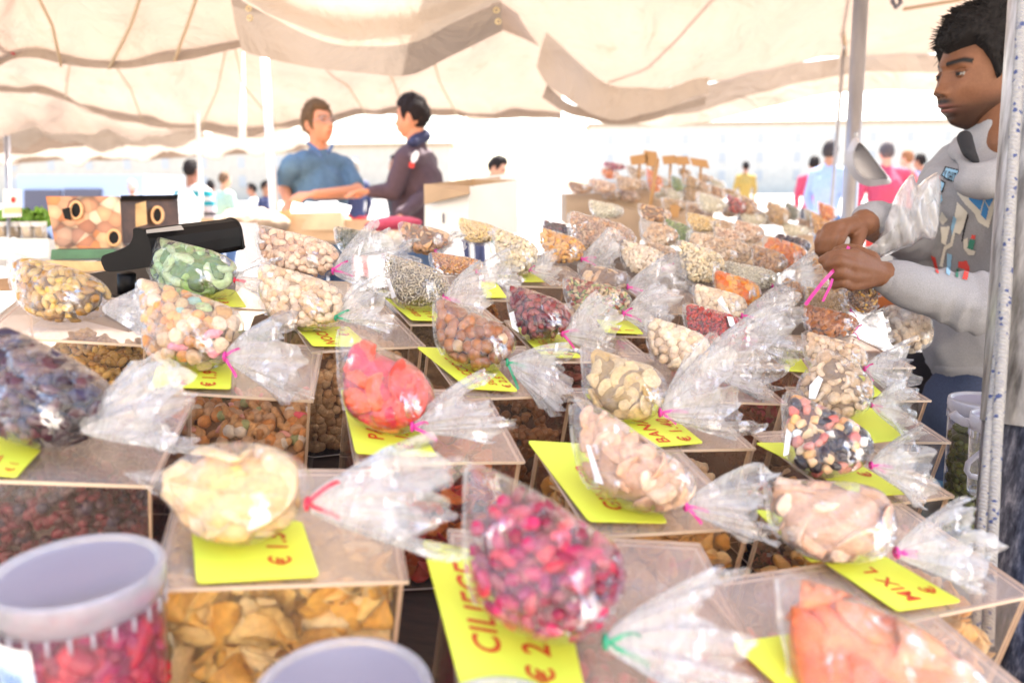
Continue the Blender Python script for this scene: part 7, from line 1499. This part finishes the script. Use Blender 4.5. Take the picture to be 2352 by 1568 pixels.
# its label: a curved white sticker with blue print
up = A3(TN * .15 + Vector((0, 0, .85))); up /= np.linalg.norm(up); x = np.cross(up, (0, 1, .1)); x /= np.linalg.norm(x); y = np.cross(up, x)
def on_tub(t, z, lift): return c + (x * math.cos(t) + y * math.sin(t)) * (R0 * (.953 - .09 * (z - .02) / .1) + lift) - up * z
ts = [math.atan2((A3(CB) * math.cos(a) - A3(CR) * math.sin(a)) @ y, (A3(CB) * math.cos(a) - A3(CR) * math.sin(a)) @ x) for a in np.linspace(.95, .06, 15)]
ts = list(np.unwrap(ts))
lab = mat('label_blue_white', (.40, .52, .68), .35); lpr = mat('label_blue_print', (.05, .16, .50), .5)
V = [on_tub(t, z, .0012) for z in (.034, .095) for t in ts]; mk('label', V, [(k, k + 1, 15 + k + 1, 15 + k) for k in range(14)], lab, tb, True)
V = [on_tub(t, z, .0016) for z in (.020, .033) for t in ts]; mk('lid_tab', V, [(k, k + 1, 15 + k + 1, 15 + k) for k in range(14)], M['sticker'], tb, True)
for (s, z, sz, off) in (('CILIEGE', .046, .011, .36), ('ROSSE', .058, .011, .46)):
    Vt, Ft = text_verts(s, .01); tw = Vt[:, 0].max(); P = []
    for vx_, vy_, _ in Vt:
        f = off + vx_ / tw * (.80 - off); P.append(on_tub(np.interp(f * 14, range(15), ts), z - vy_ * sz, .0020))
    mk('lettering', P, Ft, lpr, tb)
for k in range(7):
    f0 = .10 + .02 * (k % 2); P = [on_tub(np.interp(f * 14, range(15), ts), z, .0020) for f, z in ((f0, .066 + k * .004), (.70 - .05 * (k % 3), .066 + k * .004), (.70 - .05 * (k % 3), .0668 + k * .004), (f0, .0668 + k * .004))]
    mk('small_print', P, [(0, 1, 2, 3)], lpr, tb)
for k in range(14):
    z0 = .046 + k * .0026; P = [on_tub(np.interp(f * 14, range(15), ts), z, .0020) for f, z in ((.86, z0), (.95, z0), (.95, z0 + .0006 + .0008 * (k % 3 == 0)), (.86, z0 + .0006 + .0008 * (k % 3 == 0)))]
    mk('bar_mark', P, [(0, 1, 2, 3)], lpr, tb)
big_tub('frosted tub lid peeking up at the bottom centre before the pineapple bin', (790, 1598), .47, 205, .13, None, 2, up=tuple(TN * .3 + Vector((0, 0, .7))))
big_tub('frosted tub at the bottom edge under the corner of the cherry card', (1150, 1680), .45, 175, .11, 'cherry', 3, up=tuple(TN * .3 + Vector((0, 0, .7))))
bk, bc, bR = big_tub('tall clear bucket of green olives with a milky rim at the right', (2262, 925), 1.12, 76, .20, 'olive', 4, name='olive_bucket')
bk2, bc2, bR2 = big_tub('white lidded bucket standing before the olive bucket', (2300, 962), 1.0, 64, .10, None, 5, name='white_bucket')
V1, T1 = tube_np([A3(W(x_, y_, 1.0)) for x_, y_ in ((2262, 1032), (2240, 1048), (2224, 1062), (2220, 1080), (2228, 1092), (2246, 1096))], .0035, 8); mk('handle', V1, T1, M['frost_r'], bk2, True)
V1, T1 = tube_np([A3(W(x_, y_, 1.03)) for x_, y_ in ((2188, 948), (2196, 958), (2212, 968), (2240, 974))], .006, 8); mk('handle', V1, T1, M['frost_r'], bk, True)
# dark cabinets, blue cloth and counter behind the bins on the right
r_, P, n_ = tray_px('steel_cabinet', 'dark grey steel cabinet with drawers below the seller', 'cabinet', [(1985, 1400), (2330, 1400), (2330, 812), (1990, 806)], [1.75, 1.75, 1.75, 1.75], .3, mat('dark_steel', (.07, .065, .075), .4, nscale=5, namp=.2))
for k, y_ in enumerate((910, 960, 1010)):
    V = [A3(W(x, yy, d)) for d in (1.735, 1.745) for x, yy in ((2030, y_ + 8), (2200, y_ + 10), (2200, y_), (2030, y_ - 2))]; mk('drawer_handle', V, BF, M['pole_m'], r_)
r_, P, n_ = tray_px('blue_crate', 'dark blue plastic crate standing under the olive bucket', 'crate', [(2090, 1500), (2420, 1500), (2420, 1185), (2110, 1110)], [1.18, 1.18, 1.18, 1.18], .28, mat('dark_teal_plastic', (.01, .08, .14), .5, nscale=12, namp=.4))
r_, P, n_ = tray_px('white_counter', 'pale metal counter edge seen between the sellers arms', 'counter', [(1975, 640), (2200, 640), (2200, 566), (1975, 566)], [1.95, 1.95, 1.95, 1.95], .4, M['pole_w'])
V = [A3(W(x, yy, 1.94)) for x, yy in ((1975, 612), (2200, 612), (2200, 606), (1975, 606))]; mk('edge_gap', V, [(0, 1, 2, 3)], M['darkg'], r_)
r_, P, n_ = tray_px('orange_tray', 'burnt orange tray under the near hand of the seller', 'tray', [(2010, 705), (2080, 712), (2075, 678), (2015, 664)], [1.45, 1.45, 1.45, 1.45], .12, mat('burnt_orange', (.5, .13, .02), .6))
